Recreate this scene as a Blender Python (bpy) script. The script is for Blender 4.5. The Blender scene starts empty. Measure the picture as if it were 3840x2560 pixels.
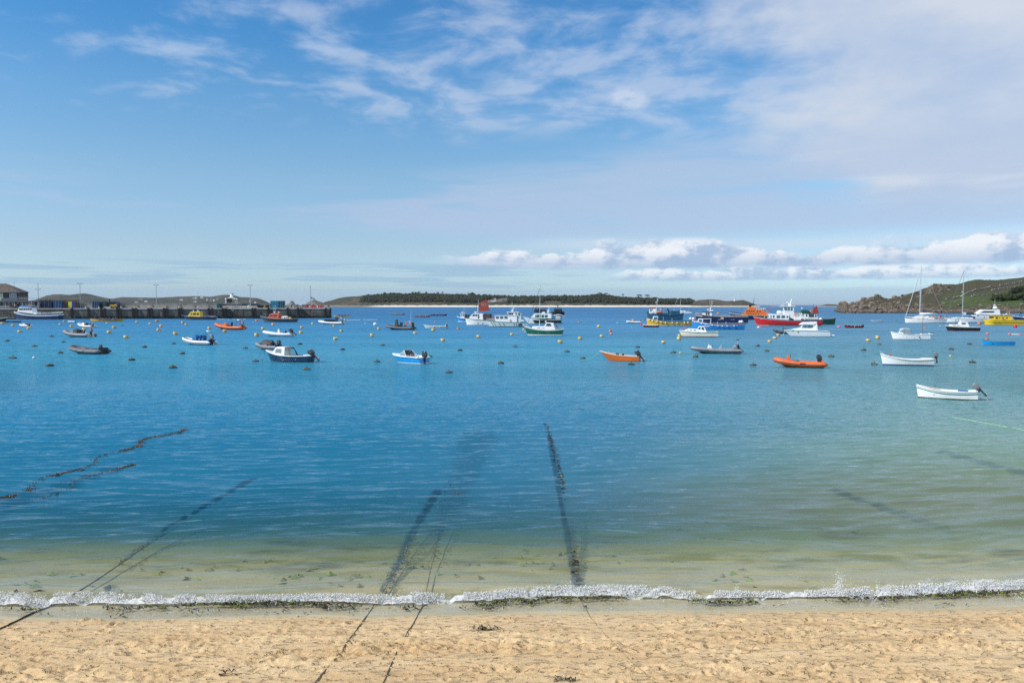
import bpy, bmesh, math, random
import numpy as np
from mathutils import Vector, Matrix

# ------------------------------------------------------------------ camera, sky, sun, exposure
scene = bpy.context.scene
COL = scene.collection
random.seed(7)
RNG = np.random.default_rng(11)
F = 2987.0                      # focal length in photo pixels (28 mm on 36 mm, 3840 px wide)
CAMH = 5.5
PITCH = math.atan(137.0 / F)

cam_d = bpy.data.cameras.new('camera')
cam_d.sensor_width = 36.0
cam_d.lens = 28.0
cam_d.clip_start = 0.1
cam_d.clip_end = 90000.0
cam = bpy.data.objects.new('camera', cam_d)
cam.location = (0, 0, CAMH)
cam.rotation_euler = (math.pi / 2 - PITCH, 0, 0)
COL.objects.link(cam)
scene.camera = cam

SUN_EL = math.radians(38.0)
SUN_AZ = math.radians(-112.0)      # from +Y, clockwise positive: left of and a little behind the camera
sun_dir = Vector((math.sin(SUN_AZ) * math.cos(SUN_EL), math.cos(SUN_AZ) * math.cos(SUN_EL), math.sin(SUN_EL)))

class NT:
    """tiny helper to write node graphs as expressions"""
    def __init__(self, tree):
        self.t = tree
    def n(self, typ, **kw):
        nd = self.t.nodes.new(typ)
        for k, v in kw.items():
            setattr(nd, k, v)
        return nd
    def _in(self, sock, v):
        if v is None:
            return
        if isinstance(v, bpy.types.NodeSocket):
            self.t.links.new(v, sock)
        else:
            if sock.type == 'RGBA' and len(v) == 3:
                v = (*v, 1.0)
            sock.default_value = v
    def m(self, op, a, b=None, c=None, clamp=False):
        nd = self.n('ShaderNodeMath', operation=op, use_clamp=clamp)
        self._in(nd.inputs[0], a)
        self._in(nd.inputs[1], b)
        self._in(nd.inputs[2], c)
        return nd.outputs[0]
    def add(self, a, b): return self.m('ADD', a, b)
    def sub(self, a, b): return self.m('SUBTRACT', a, b)
    def mul(self, a, b): return self.m('MULTIPLY', a, b)
    def div(self, a, b): return self.m('DIVIDE', a, b)
    def sstep(self, v, a, b, lo=0.0, hi=1.0):
        nd = self.n('ShaderNodeMapRange', interpolation_type='SMOOTHSTEP')
        self._in(nd.inputs[0], v)
        for i, x in enumerate((a, b, lo, hi)):
            self._in(nd.inputs[i + 1], x)
        return nd.outputs[0]
    def lin(self, v, a, b, lo=0.0, hi=1.0):
        nd = self.n('ShaderNodeMapRange')
        self._in(nd.inputs[0], v)
        for i, x in enumerate((a, b, lo, hi)):
            self._in(nd.inputs[i + 1], x)
        return nd.outputs[0]
    def gauss(self, v, c, w):
        d = self.div(self.sub(v, c), w)
        return self.m('EXPONENT', self.mul(self.mul(d, d), -1.0))
    def xyz(self, x, y, z=0.0):
        nd = self.n('ShaderNodeCombineXYZ')
        for i, v in enumerate((x, y, z)):
            self._in(nd.inputs[i], v)
        return nd.outputs[0]
    def sep(self, v):
        nd = self.n('ShaderNodeSeparateXYZ')
        self._in(nd.inputs[0], v)
        return nd.outputs
    def noise(self, vec, scale=1.0, detail=4.0, rough=0.5, dist=0.0, color=False, lac=2.0):
        nd = self.n('ShaderNodeTexNoise')
        self._in(nd.inputs['Vector'], vec)
        nd.inputs['Scale'].default_value = scale
        nd.inputs['Detail'].default_value = detail
        nd.inputs['Roughness'].default_value = rough
        nd.inputs['Lacunarity'].default_value = lac
        nd.inputs['Distortion'].default_value = dist
        return nd.outputs['Color' if color else 'Fac']
    def mix(self, fac, a, b, blend='MIX'):
        nd = self.n('ShaderNodeMix', data_type='RGBA', blend_type=blend)
        self._in(nd.inputs['Factor'], fac)
        self._in(nd.inputs[6], a)
        self._in(nd.inputs[7], b)
        return nd.outputs[2]
    def vscale(self, vec, s):
        nd = self.n('ShaderNodeVectorMath', operation='MULTIPLY')
        self._in(nd.inputs[0], vec)
        nd.inputs[1].default_value = s
        return nd.outputs[0]
    def vadd(self, vec, s):
        nd = self.n('ShaderNodeVectorMath', operation='ADD')
        self._in(nd.inputs[0], vec)
        self._in(nd.inputs[1], s)
        return nd.outputs[0]
    def ramp(self, fac, stops, interp='LINEAR'):
        nd = self.n('ShaderNodeValToRGB')
        nd.color_ramp.interpolation = interp
        el = nd.color_ramp.elements
        while len(el) < len(stops):
            el.new(0.5)
        for e, (p, c) in zip(el, stops):
            e.position = p
            e.color = (*c, 1.0) if len(c) == 3 else c
        self._in(nd.inputs[0], fac)
        return nd.outputs[0]
    def link(self, a, b):
        self.t.links.new(a, b)

def srgb(r, g, b):
    f = lambda c: (c / 255 / 12.92) if c / 255 <= 0.04045 else ((c / 255 + 0.055) / 1.055) ** 2.4
    return (f(r), f(g), f(b))

SKY_STRENGTH = 0.10
world = bpy.data.worlds.new('World')
scene.world = world
world.use_nodes = True
wt = world.node_tree
wt.nodes.clear()
W = NT(wt)
sky = W.n('ShaderNodeTexSky', sky_type='NISHITA')
sky.sun_disc = False
sky.sun_elevation = SUN_EL
sky.sun_rotation = SUN_AZ % (2 * math.pi)
sky.altitude = 0.0
sky.air_density = 1.0
sky.dust_density = 0.6
sky.ozone_density = 2.2
tc = W.n('ShaderNodeTexCoord')
dx, dy, dz = W.sep(tc.outputs['Generated'])
DEG = 57.29578
az = W.mul(W.m('ARCTAN2', dx, dy), DEG)
el = W.mul(W.m('ARCSINE', dz), DEG)
zz = W.add(W.m('MAXIMUM', dz, 0.0), 0.085)
pl = W.xyz(W.div(dx, zz), W.div(dy, zz), 0.0)
ae = W.xyz(az, el, 0.0)
up = W.sstep(el, -0.3, 0.6)
tint = W.ramp(W.div(el, 30.0), [(0.0, (0.50, 0.66, 0.96)), (0.05, (0.50, 0.66, 0.93)), (0.133, (0.52, 0.60, 0.74)), (0.297, (0.52, 0.65, 0.72)),
                                (0.453, (0.41, 0.65, 0.77)), (0.587, (0.27, 0.60, 0.80)), (0.75, (0.22, 0.56, 0.80))])
skyc = W.mix(1.0, sky.outputs[0], W.vscale(tint, (1.92, 1.92, 1.92)), 'MULTIPLY')
K = 10.0     # sky radiance units: colours below are display-linear values times K at strength 0.1
def kc(r, g, b, s=1.0):
    c = srgb(r, g, b)
    return tuple(x * K * s for x in c)
col = skyc
# --- high altocumulus sheet, broken up, thickening to the right
def w2(vec, scale, detail, rough=0.5):
    o = W.noise(vec, scale, detail, rough)
    o.node.noise_dimensions = '2D'
    return o
wv = W.mul(W.sub(w2(pl, 1.5, 2), 0.5), 0.28)
pw = W.vadd(pl, W.xyz(wv, W.mul(wv, -0.8), 0.0))
nA = w2(W.vscale(pw, (1.5, 1.35, 1.0)), 3.3, 5, 0.55)
nA2 = w2(W.vadd(pw, (7.3, 2.1, 0.0)), 0.9, 2)
biasA = W.mul(W.sstep(az, -30.0, 4.0), 0.21)
lowfade = W.sstep(W.add(el, W.mul(W.sub(nA2, 0.5), 7.0)), 10.5, 14.5)
dA = W.add(W.add(W.mul(nA, 0.78), W.mul(nA2, 0.30)), biasA)
mA = W.mul(W.sstep(dA, 0.54, 0.90), lowfade)
mA = W.mul(mA, 0.56)
cA = W.mix(W.sstep(nA, 0.35, 0.7), kc(158, 190, 230), kc(202, 214, 235))
col = W.mix(mA, col, cA)
# a lone wisp bank to the left
wn = w2(W.vscale(ae, (0.30, 1.0, 0)), 1.5, 5, 0.6)
wn2 = w2(W.vscale(ae, (0.11, 0.5, 0)), 1.0, 2)
wel = W.add(el, W.mul(W.sub(wn2, 0.5), 1.6))
wb = W.m('MAXIMUM', W.mul(W.gauss(az, -22.8, 5.6), W.gauss(wel, 16.4, 0.65)), W.mul(W.gauss(az, -13.2, 2.8), W.gauss(wel, 17.0, 0.5)))
wb = W.m('MAXIMUM', wb, W.mul(W.mul(W.gauss(az, -15.5, 3.0), W.gauss(wel, 14.6, 0.35)), 0.75))
wb = W.m('MAXIMUM', wb, W.mul(W.mul(W.gauss(az, -18.5, 7.0), W.gauss(wel, 19.3, 0.8)), 0.72))
mW = W.mul(W.sstep(W.mul(wb, W.add(wn, 0.22)), 0.26, 0.95), 0.66)
col = W.mix(mW, col, kc(184, 205, 234))
# --- broad veil to the upper right with a diagonal soft edge
vn = w2(W.vscale(ae, (0.075, 0.17, 0)), 1.0, 5, 0.55)
vd = W.add(W.add(W.mul(az, 0.062), W.mul(W.sub(el, 10.0), 0.045)), W.mul(W.sub(vn, 0.5), 1.3))
mV = W.mul(W.sstep(vd, 1.05, 1.65), W.sstep(el, 4.6, 8.0))
cV = W.mix(W.sstep(vn, 0.3, 0.7), kc(186, 203, 228), kc(214, 221, 232))
col = W.mix(W.mul(mV, 0.88), col, cV)
# --- thin lilac-grey streaks in the middle heights
sw = W.mul(W.sub(w2(W.vscale(ae, (0.12, 0.3, 0)), 1.0, 2), 0.5), 0.5)
sn = w2(W.vadd(W.vscale(ae, (0.045, 0.50, 0)), W.xyz(sw, sw, 0.0)), 1.7, 5, 0.55)
sn2 = w2(W.vscale(ae, (0.05, 0.16, 0)), 1.0, 1)
sband = W.mul(W.sstep(W.sub(el, W.mul(W.sstep(az, -24.0, -2.0, 1.0, 0.0), 1.2)), 4.2, 5.6), W.sub(1.0, W.sstep(W.sub(el, W.sstep(az, -15.0, 18.0, 0.0, 3.0)), 6.9, 9.5)))
sbias = W.mul(W.sstep(az, -26.0, 10.0), 0.30)
mS = W.mul(W.sstep(W.add(W.add(W.mul(sn, 0.72), W.mul(sn2, 0.30)), sbias), 0.50, 0.80), sband)
col = W.mix(W.mul(mS, 0.72), col, kc(180, 199, 227))
# --- one small puff
pfn = w2(W.vscale(ae, (0.8, 1.2, 0.0)), 0.9, 4, 0.55)
puff = W.mul(W.gauss(az, 8.3, 1.7), W.gauss(el, 14.15, 0.85))
mP = W.mul(W.sstep(W.mul(puff, W.add(W.mul(pfn, 1.3), 0.05)), 0.18, 0.70), 0.75)
col = W.mix(mP, col, kc(205, 217, 237))
# --- pale bright strip above the cumulus bank
strip = W.mul(W.gauss(W.add(el, W.mul(W.sub(sn2, 0.5), 1.0)), 4.25, 0.42), W.sstep(az, -3.0, 6.0))
col = W.mix(W.mul(strip, 0.62), col, kc(206, 222, 240))
# --- cumulus bank above the horizon on the right
def cumulus(col, base, height, az0, az1, sx, seed, amp, shade):
    pv = W.vadd(W.vscale(ae, (sx, sx * 1.9, 0)), (seed, seed * 0.37, 0))
    def dens(off, big_d, fine_d):
        q = W.vadd(pv, (off[0], off[1], 0)) if off else pv
        return W.add(W.mul(w2(q, 0.8, big_d, 0.4), 0.74), W.mul(w2(q, 2.3, fine_d, 0.58), 0.52))
    d0 = dens(None, 0, 5)
    d1 = dens((-0.16, 0.24), 0, 3)
    hgt = W.div(W.sub(el, base), height)
    wob = W.mul(W.sub(w2(W.vscale(ae, (0.5, 0.0, 0)), 1.0, 2), 0.5), 0.25)
    prof = W.sub(d0, W.mul(W.m('MAXIMUM', hgt, 0.0), amp))
    ends = W.mul(W.sstep(az, az0, az0 + 5.0), W.sub(1.0, W.sstep(az, az1 - 4.0, az1)))
    thr = W.sub(0.62, W.mul(ends, 0.43))
    body = W.mul(W.sstep(prof, W.sub(thr, 0.05), W.add(thr, 0.08)), W.sstep(W.add(hgt, wob), -0.16, 0.10))
    body = W.mul(W.mul(body, ends), W.sub(1.0, W.sstep(hgt, 0.9, 1.25)))
    lit = W.sstep(W.sub(d0, d1), -0.13, 0.12, 0.1, 1.0)
    lit = W.mul(lit, W.sstep(hgt, -0.1, 0.75, 0.22, 1.0))
    cc = W.mix(lit, kc(160, 186, 219), kc(242, 246, 252))
    return W.mix(W.mul(body, shade), col, cc)
col = cumulus(col, 2.62, 1.8, -6.5, 80.0, 0.25, 3.1, 0.46, 0.93)
col = cumulus(col, 1.72, 0.8, 5.0, 60.0, 0.40, 11.7, 0.40, 0.75)
# --- low blue-grey streaks and the hazy band along the horizon
hn = w2(W.vscale(ae, (0.06, 1.3, 0)), 1.5, 4, 0.55)
hb = W.mul(W.sstep(el, 1.0, 1.35), W.sub(1.0, W.sstep(el, 2.6, 3.2)))
mH = W.mul(W.sstep(hn, 0.47, 0.60), W.mul(hb, W.sub(1.0, W.sstep(az, -2.0, 14.0))))
col = W.mix(W.mul(mH, 0.6), col, kc(150, 186, 217))
hz = W.sub(1.0, W.sstep(W.add(el, W.mul(W.sub(hn, 0.5), 0.5)), 0.95, 1.25))
col = W.mix(W.mul(hz, 0.55), col, kc(164, 194, 222))
world.cycles.sampling_method = 'MANUAL'
world.cycles.sample_map_resolution = 256
bg = W.n('ShaderNodeBackground')
W.link(col, bg.inputs[0])
bg.inputs[1].default_value = SKY_STRENGTH
wo = W.n('ShaderNodeOutputWorld')
W.link(bg.outputs[0], wo.inputs[0])

sl = bpy.data.lights.new('sun', 'SUN')
sl.energy = 4.7
sl.angle = math.radians(0.53)
sl.color = (1.0, 0.955, 0.89)
sun = bpy.data.objects.new('sun', sl)
sun.rotation_euler = (-sun_dir).to_track_quat('-Z', 'Y').to_euler()
sun.location = (-60, -30, 60)
COL.objects.link(sun)

scene.view_settings.view_transform = 'Standard'
scene.view_settings.look = 'None'
scene.view_settings.gamma = 1.0
scene.view_settings.use_curve_mapping = False
scene.view_settings.exposure = 0.0
scene.render.engine = 'CYCLES'
scene.cycles.use_denoising = False
scene.cycles.max_bounces = 5
scene.cycles.diffuse_bounces = 2
scene.cycles.glossy_bounces = 3
scene.cycles.use_adaptive_sampling = True
scene.cycles.adaptive_threshold = 0.008
scene.cycles.adaptive_min_samples = 12
scene.cycles.transparent_max_bounces = 12
scene.cycles.caustics_reflective = False
scene.cycles.caustics_refractive = False
scene.cycles.sample_clamp_indirect = 3.0
scene.cycles.sample_clamp_direct = 2.5

# ------------------------------------------------------------------ helpers
def ray(px, py):
    cx, cy = (px - 1920.0) / F, (1280.0 - py) / F
    ct, st = math.cos(PITCH), math.sin(PITCH)
    return Vector((cx, ct + cy * st, -st + cy * ct))
def onz(px, py, z=0.0):
    """point of the horizontal plane z that stands at this place of the photograph"""
    d = ray(px, py)
    k = (z - CAMH) / d.z
    return Vector((d.x * k, d.y * k, z))
def ony(px, py, Y):
    """point at distance Y in front of the camera"""
    d = ray(px, py)
    k = Y / d.y
    return Vector((d.x * k, Y, CAMH + d.z * k))
def mpp(Y):
    return Y / F

MATS = {}
def mat(name, color, rough=0.5, metal=0.0, var=0.12, scale=8.0, spec=0.5, bump=0.0, coat=0.0):
    """procedural paint or plastic: base colour with a little noise in colour and gloss"""
    if name in MATS:
        return MATS[name]
    m = bpy.data.materials.new(name)
    m.use_nodes = True
    t = NT(m.node_tree)
    b = m.node_tree.nodes['Principled BSDF']
    g = t.n('ShaderNodeTexCoord').outputs['Object']
    nz = t.noise(g, scale, 4, 0.6)
    dark = tuple(c * (1 - var) for c in color)
    lite = tuple(min(1, c * (1 + var)) for c in color)
    cc_ = t.mix(t.sstep(nz, 0.3, 0.7), dark, lite)
    if name.startswith(('boat_', 'hypalon')):
        # weathering: scum near the waterline and faint runs down the sides
        gx, gy, gz = t.sep(g)
        run = t.noise(t.vscale(g, (60.0, 4.0, 6.0)), 1.0, 4, 0.6)
        cc_ = t.mix(t.sstep(run, 0.52, 0.72, 0.0, 0.35), cc_, t.mix(1.0, cc_, (0.55, 0.50, 0.42), 'MULTIPLY'))
        scum = t.sub(1.0, t.sstep(t.add(gz, t.mul(t.sub(run, 0.5), 0.03)), 0.002, 0.026))
        cc_ = t.mix(t.mul(scum, 0.6), cc_, (0.09, 0.08, 0.045))
    t.link(cc_, b.inputs['Base Color'])
    t.link(t.lin(nz, 0.3, 0.7, max(0.02, rough - 0.08), min(1, rough + 0.08)), b.inputs['Roughness'])
    b.inputs['Metallic'].default_value = metal
    b.inputs['Specular IOR Level'].default_value = spec
    if coat:
        b.inputs['Coat Weight'].default_value = coat
    if bump:
        bn = t.n('ShaderNodeBump')
        bn.inputs['Strength'].default_value = bump
        bn.inputs['Distance'].default_value = 0.02
        t.link(nz, bn.inputs['Height'])
        t.link(bn.outputs[0], b.inputs['Normal'])
    MATS[name] = m
    return m

class MB:
    """collects faces, then becomes one mesh object"""
    def __init__(self):
        self.v, self.f, self.mi = [], [], []
    def face(self, pts, mi=0):
        i = len(self.v)
        self.v += [tuple(p) for p in pts]
        self.f.append(tuple(range(i, i + len(pts))))
        self.mi.append(mi)
    def add(self, verts, faces, mi=0):
        i = len(self.v)
        self.v += [tuple(p) for p in verts]
        self.f += [tuple(k + i for k in f) for f in faces]
        self.mi += [mi] * len(faces)
    def box(self, c, s, mi=0, rz=0.0, taper=1.0):
        x, y, z = (k / 2 for k in s)
        vs = []
        for sz in (-1, 1):
            k = taper if sz > 0 else 1.0
            for sx, sy in ((-1, -1), (1, -1), (1, 1), (-1, 1)):
                vx, vy = sx * x * k, sy * y * k
                cr, sr = math.cos(rz), math.sin(rz)
                vs.append((c[0] + vx * cr - vy * sr, c[1] + vx * sr + vy * cr, c[2] + sz * z))
        self.add(vs, [(3, 2, 1, 0), (4, 5, 6, 7), (0, 1, 5, 4), (1, 2, 6, 5), (2, 3, 7, 6), (3, 0, 4, 7)], mi)
    def tube(self, pts, r, n=6, mi=0, cap=True):
        pts = [Vector(p) for p in pts]
        rs = r if isinstance(r, (list, tuple)) else [r] * len(pts)
        rings, up0 = [], None
        for i, p in enumerate(pts):
            a = pts[max(0, i - 1)]
            b = pts[min(len(pts) - 1, i + 1)]
            t = (b - a)
            t = t.normalized() if t.length > 1e-9 else Vector((0, 0, 1))
            ref = Vector((0, 0, 1)) if abs(t.z) < 0.95 else Vector((1, 0, 0))
            s = t.cross(ref).normalized()
            u = s.cross(t)
            rings.append([p + (s * math.cos(2 * math.pi * k / n) + u * math.sin(2 * math.pi * k / n)) * rs[i] for k in range(n)])
        vs = [q for rg in rings for q in rg]
        fs = []
        for i in range(len(pts) - 1):
            for k in range(n):
                k2 = (k + 1) % n
                fs.append((i * n + k, i * n + k2, (i + 1) * n + k2, (i + 1) * n + k))
        if cap:
            fs.append(tuple(range(n - 1, -1, -1)))
            fs.append(tuple((len(pts) - 1) * n + k for k in range(n)))
        self.add(vs, fs, mi)
    def lathe(self, prof, n=16, c=(0, 0, 0), mi=0, axis='z', sq=1.0):
        vs, fs = [], []
        for (r, h) in prof:
            for k in range(n):
                a = 2 * math.pi * k / n
                if axis == 'z':
                    vs.append((c[0] + r * math.cos(a), c[1] + r * math.sin(a) * sq, c[2] + h))
                elif axis == 'x':
                    vs.append((c[0] + h, c[1] + r * math.cos(a), c[2] + r * math.sin(a)))
                else:
                    vs.append((c[0] + r * math.cos(a), c[1] + h, c[2] + r * math.sin(a)))
        m = len(prof)
        for i in range(m - 1):
            for k in range(n):
                k2 = (k + 1) % n
                fs.append((i * n + k, i * n + k2, (i + 1) * n + k2, (i + 1) * n + k))
        fs.append(tuple(range(n - 1, -1, -1)))
        fs.append(tuple((m - 1) * n + k for k in range(n)))
        self.add(vs, fs, mi)
    def ball(self, c, r, n=10, m=6, mi=0, sz=1.0):
        prof = [(max(1e-4, r * math.sin(math.pi * i / m)), -r * sz * math.cos(math.pi * i / m)) for i in range(m + 1)]
        self.lathe(prof, n, c, mi)
    def prism(self, poly, w0, w1=None, h0=None, h1=None, mi=0, y0=0.0):
        """side outline in x,z drawn out across y; half width goes from w0 at height h0 to w1 at h1"""
        w1 = w0 if w1 is None else w1
        zs = [p[1] for p in poly]
        h0 = min(zs) if h0 is None else h0
        h1 = max(zs) if h1 is None else h1
        def hw(z):
            t = 0 if h1 == h0 else (z - h0) / (h1 - h0)
            return w0 + (w1 - w0) * t
        n = len(poly)
        vs = [(x, y0 - hw(z), z) for x, z in poly] + [(x, y0 + hw(z), z) for x, z in poly]
        fs = [tuple(range(n)), tuple(range(2 * n - 1, n - 1, -1))]
        for i in range(n):
            j = (i + 1) % n
            fs.append((j, i, n + i, n + j))
        self.add(vs, fs, mi)
    def build(self, name, mats, parent=None, smooth=False, angle=None, bevel=0.0):
        me = bpy.data.meshes.new(name)
        me.from_pydata(self.v, [], self.f)
        if not isinstance(mats, (list, tuple)):
            mats = [mats]
        for m in mats:
            me.materials.append(m)
        if any(self.mi):
            me.polygons.foreach_set('material_index', self.mi)
        bm = bmesh.new()
        bm.from_mesh(me)
        bmesh.ops.remove_doubles(bm, verts=bm.verts, dist=1e-6)
        bmesh.ops.recalc_face_normals(bm, faces=bm.faces)
        if bevel:
            es = [e for e in bm.edges if len(e.link_faces) == 2 and e.calc_face_angle() > 0.6]
            bmesh.ops.bevel(bm, geom=es, offset=bevel, segments=2, affect='EDGES', profile=0.5)
        bm.to_mesh(me)
        bm.free()
        if smooth:
            me.polygons.foreach_set('use_smooth', [True] * len(me.polygons))
            if angle:
                try:
                    me.set_sharp_from_angle(angle=math.radians(angle))
                except Exception:
                    pass
        o = bpy.data.objects.new(name, me)
        COL.objects.link(o)
        if parent is not None:
            o.parent = parent
        return o

def tag(o, label=None, cat=None, group=None, kind=None):
    if label: o['label'] = label
    if cat: o['category'] = cat
    if group: o['group'] = group
    if kind: o['kind'] = kind
    return o
def empty(name, loc=(0, 0, 0), rz=0.0, scale=1.0):
    o = bpy.data.objects.new(name, None)
    o.empty_display_size = 0.2
    o.location = loc
    o.rotation_euler = (0, 0, rz)
    o.scale = (scale,) * 3
    COL.objects.link(o)
    return o
def copy_tree(o, parent=None):
    c = o.copy()
    COL.objects.link(c)
    c.parent = parent
    for ch in list(o.children):
        copy_tree(ch, c)
    return c
def grid_mesh(name, xs, ys, Z, material, smooth=True):
    """sheet from sorted x and y lines and a height array Z[len(ys), len(xs)]"""
    nx, ny = len(xs), len(ys)
    X, Y = np.meshgrid(xs, ys)
    co = np.stack([X, Y, Z], -1).reshape(-1, 3).astype(np.float32)
    idx = np.arange(nx * ny).reshape(ny, nx)
    q = np.stack([idx[:-1, :-1], idx[:-1, 1:], idx[1:, 1:], idx[1:, :-1]], -1).reshape(-1, 4)
    return quads_mesh(name, co, q, material, smooth)
def quads_mesh(name, co, q, material, smooth=True):
    me = bpy.data.meshes.new(name)
    me.vertices.add(len(co))
    me.vertices.foreach_set('co', np.asarray(co, np.float32).ravel())
    k = q.shape[1]
    me.loops.add(q.size)
    me.loops.foreach_set('vertex_index', q.ravel().astype(np.int32))
    me.polygons.add(len(q))
    me.polygons.foreach_set('loop_start', np.arange(0, q.size, k, dtype=np.int32))
    me.polygons.foreach_set('loop_total', np.full(len(q), k, np.int32))
    if smooth:
        me.polygons.foreach_set('use_smooth', np.ones(len(q), bool))
    me.update(calc_edges=True)
    me.materials.append(material)
    o = bpy.data.objects.new(name, me)
    COL.objects.link(o)
    return o
def vnoise(x, y, seed=0):
    """smooth value noise on arrays"""
    xi, yi = np.floor(x).astype(np.int64), np.floor(y).astype(np.int64)
    xf, yf = x - xi, y - yi
    u, v = xf * xf * (3 - 2 * xf), yf * yf * (3 - 2 * yf)
    def h(a, b):
        n = (a * 374761393 + b * 668265263 + seed * 1274126177) & 0x7fffffff
        n = ((n ^ (n >> 13)) * 1274126177) & 0x7fffffff
        return ((n ^ (n >> 16)) & 0xffff) / 65535.0
    return (h(xi, yi) * (1 - u) + h(xi + 1, yi) * u) * (1 - v) + (h(xi, yi + 1) * (1 - u) + h(xi + 1, yi + 1) * u) * v
def fbm(x, y, oct=4, seed=0, gain=0.5):
    s, a, t = 0, 1.0, 0
    for i in range(oct):
        s = s + a * vnoise(x * 2 ** i, y * 2 ** i, seed + i * 17)
        t += a
        a *= gain
    return s / t

# ------------------------------------------------------------------ sea, beach and sea bed
def shore_y(x):
    """where still water meets the sand: about 14.4 m out, slanting slightly away to the right"""
    return 14.02 + 0.030 * x + 0.0016 * x * x * (x > 0) + 0.05 * np.sin(x * 0.55 + 1.0) + 0.04 * np.sin(x * 1.3 + 0.3) + 0.02 * np.sin(x * 3.1)

def waves(X, Y):
    r = np.random.default_rng(5)
    z = np.zeros_like(X)
    warp = (fbm(X * 0.12, Y * 0.12, 2, 3) - 0.5) * 3.0
    for lam, amp, n in ((1.5, 0.011, 3), (0.85, 0.012, 4), (0.5, 0.0105, 6), (0.32, 0.0055, 6)):
        for i in range(n):
            a = r.normal(0.0, 0.14 if lam > 0.7 else 0.18)
            l = lam * r.uniform(0.8, 1.25)
            k = 2 * math.pi / l
            ph = r.uniform(0, 6.28)
            env = 0.35 + 1.1 * fbm(X * 0.16 / lam ** 0.5 + i * 7.7, Y * 0.35 / lam ** 0.5 + i * 3.1, 2, 40 + i + int(lam * 100))
            s = np.sin(k * (Y * math.cos(a) + X * math.sin(a) + warp * 0.5) + ph)
            z += amp / math.sqrt(n) * env ** 2 * (s + 0.25 * np.cos(2 * k * (Y * math.cos(a) + X * math.sin(a) + warp * 0.5) + 2 * ph))
    return z

def geo(a, b, d0, ratio):
    out, v, d = [], a, d0
    while v < b:
        out.append(v)
        v += d
        d *= ratio
    out.append(b)
    return np.array(out)

xs_near = np.arange(-34, 34.01, 0.16)
xr = geo(34.16, 42000, 0.5, 1.22)[0:]
sea_x = np.concatenate([-xr[::-1], xs_near, xr])
ys_near = geo(13.2, 60, 0.045, 1.0032)
yr = geo(60.6, 60000, 1.2, 1.16)
sea_y = np.concatenate([ys_near, yr])
SX, SY = np.meshgrid(sea_x, sea_y)
fade = np.clip((60 - SY) / 25, 0, 1) * np.clip((34 - np.abs(SX)) / 5, 0, 1)
dist_sh = SY - shore_y(np.clip(SX, -60, 60))
near = np.clip((dist_sh - 0.3) / 2.5, 0.10, 1)
SZ = waves(np.clip(SX, -40, 40), np.clip(SY, 0, 62)) * fade * near * 1.9
# the small swell that is about to break on the sand
crest = np.exp(-((dist_sh - 1.08 + 0.15 * np.sin(SX * 0.8)) / 0.33) ** 2)
SZ += 0.085 * crest * np.clip((34 - np.abs(SX)) / 5, 0, 1)
# the next swell behind it: a steeper face towards the beach, a long back
cr = 4.2 + 0.35 * np.sin(SX * 0.21 + 0.6) + 0.12 * np.sin(SX * 0.9)
sw = np.where(dist_sh < cr, np.exp(-(cr - dist_sh) / 0.75), np.exp(-((dist_sh - cr) / 3.2) ** 1.0))
swx = np.clip(1.0 - (SX + 2) / 16, 0.25, 1)
SZ += 0.19 * sw * swx * np.clip((34 - np.abs(SX)) / 5, 0, 1)

wm = bpy.data.materials.new('sea_water')
wm.use_nodes = True
wt_ = wm.node_tree
wt_.nodes.clear()
T = NT(wt_)
pos = T.n('ShaderNodeNewGeometry').outputs['Position']
px_, py_, pz_ = T.sep(pos)
# distance off the beach, a stand-in for depth (the bed slopes evenly)
off = T.sub(T.sub(py_, 14.35), T.mul(px_, 0.028))
patch = T.noise(T.vscale(pos, (0.016, 0.045, 0)), 1.0, 4, 0.55)
patch.node.noise_dimensions = '2D'
lo = T.m('LOGARITHM', T.m('MAXIMUM', off, 0.5), 10.0)
lo = T.add(lo, T.mul(T.sub(patch, 0.5), 0.22))
body = T.ramp(T.div(lo, 4.0), [
    (0.00, srgb(176, 166, 120)),
    (0.11, srgb(136, 138, 98)),
    (0.155, srgb(60, 112, 120)),
    (0.22, srgb(36, 102, 124)),
    (0.31, srgb(34, 108, 136)),
    (0.40, srgb(48, 128, 160)),
    (0.47, srgb(62, 146, 174)),
    (0.55, srgb(52, 130, 170)),
    (0.66, srgb(38, 106, 152)),
    (1.00, srgb(26, 92, 138))])
# the right-hand side lies over shallower, paler sand
rb = T.ramp(T.div(lo, 4.0), [
    (0.00, srgb(186, 176, 130)),
    (0.18, srgb(160, 158, 116)),
    (0.27, srgb(116, 142, 118)),
    (0.36, srgb(96, 140, 140)),
    (0.45, srgb(90, 144, 156)),
    (0.55, srgb(64, 126, 154)),
    (0.68, srgb(38, 104, 146)),
    (1.00, srgb(18, 88, 130))])
right = T.sstep(T.add(T.div(px_, T.add(T.m('MAXIMUM', py_, 1.0), 0.0)), T.mul(T.sub(patch, 0.5), 0.5)), -0.02, 0.52)
body = T.mix(right, body, rb)
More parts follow.
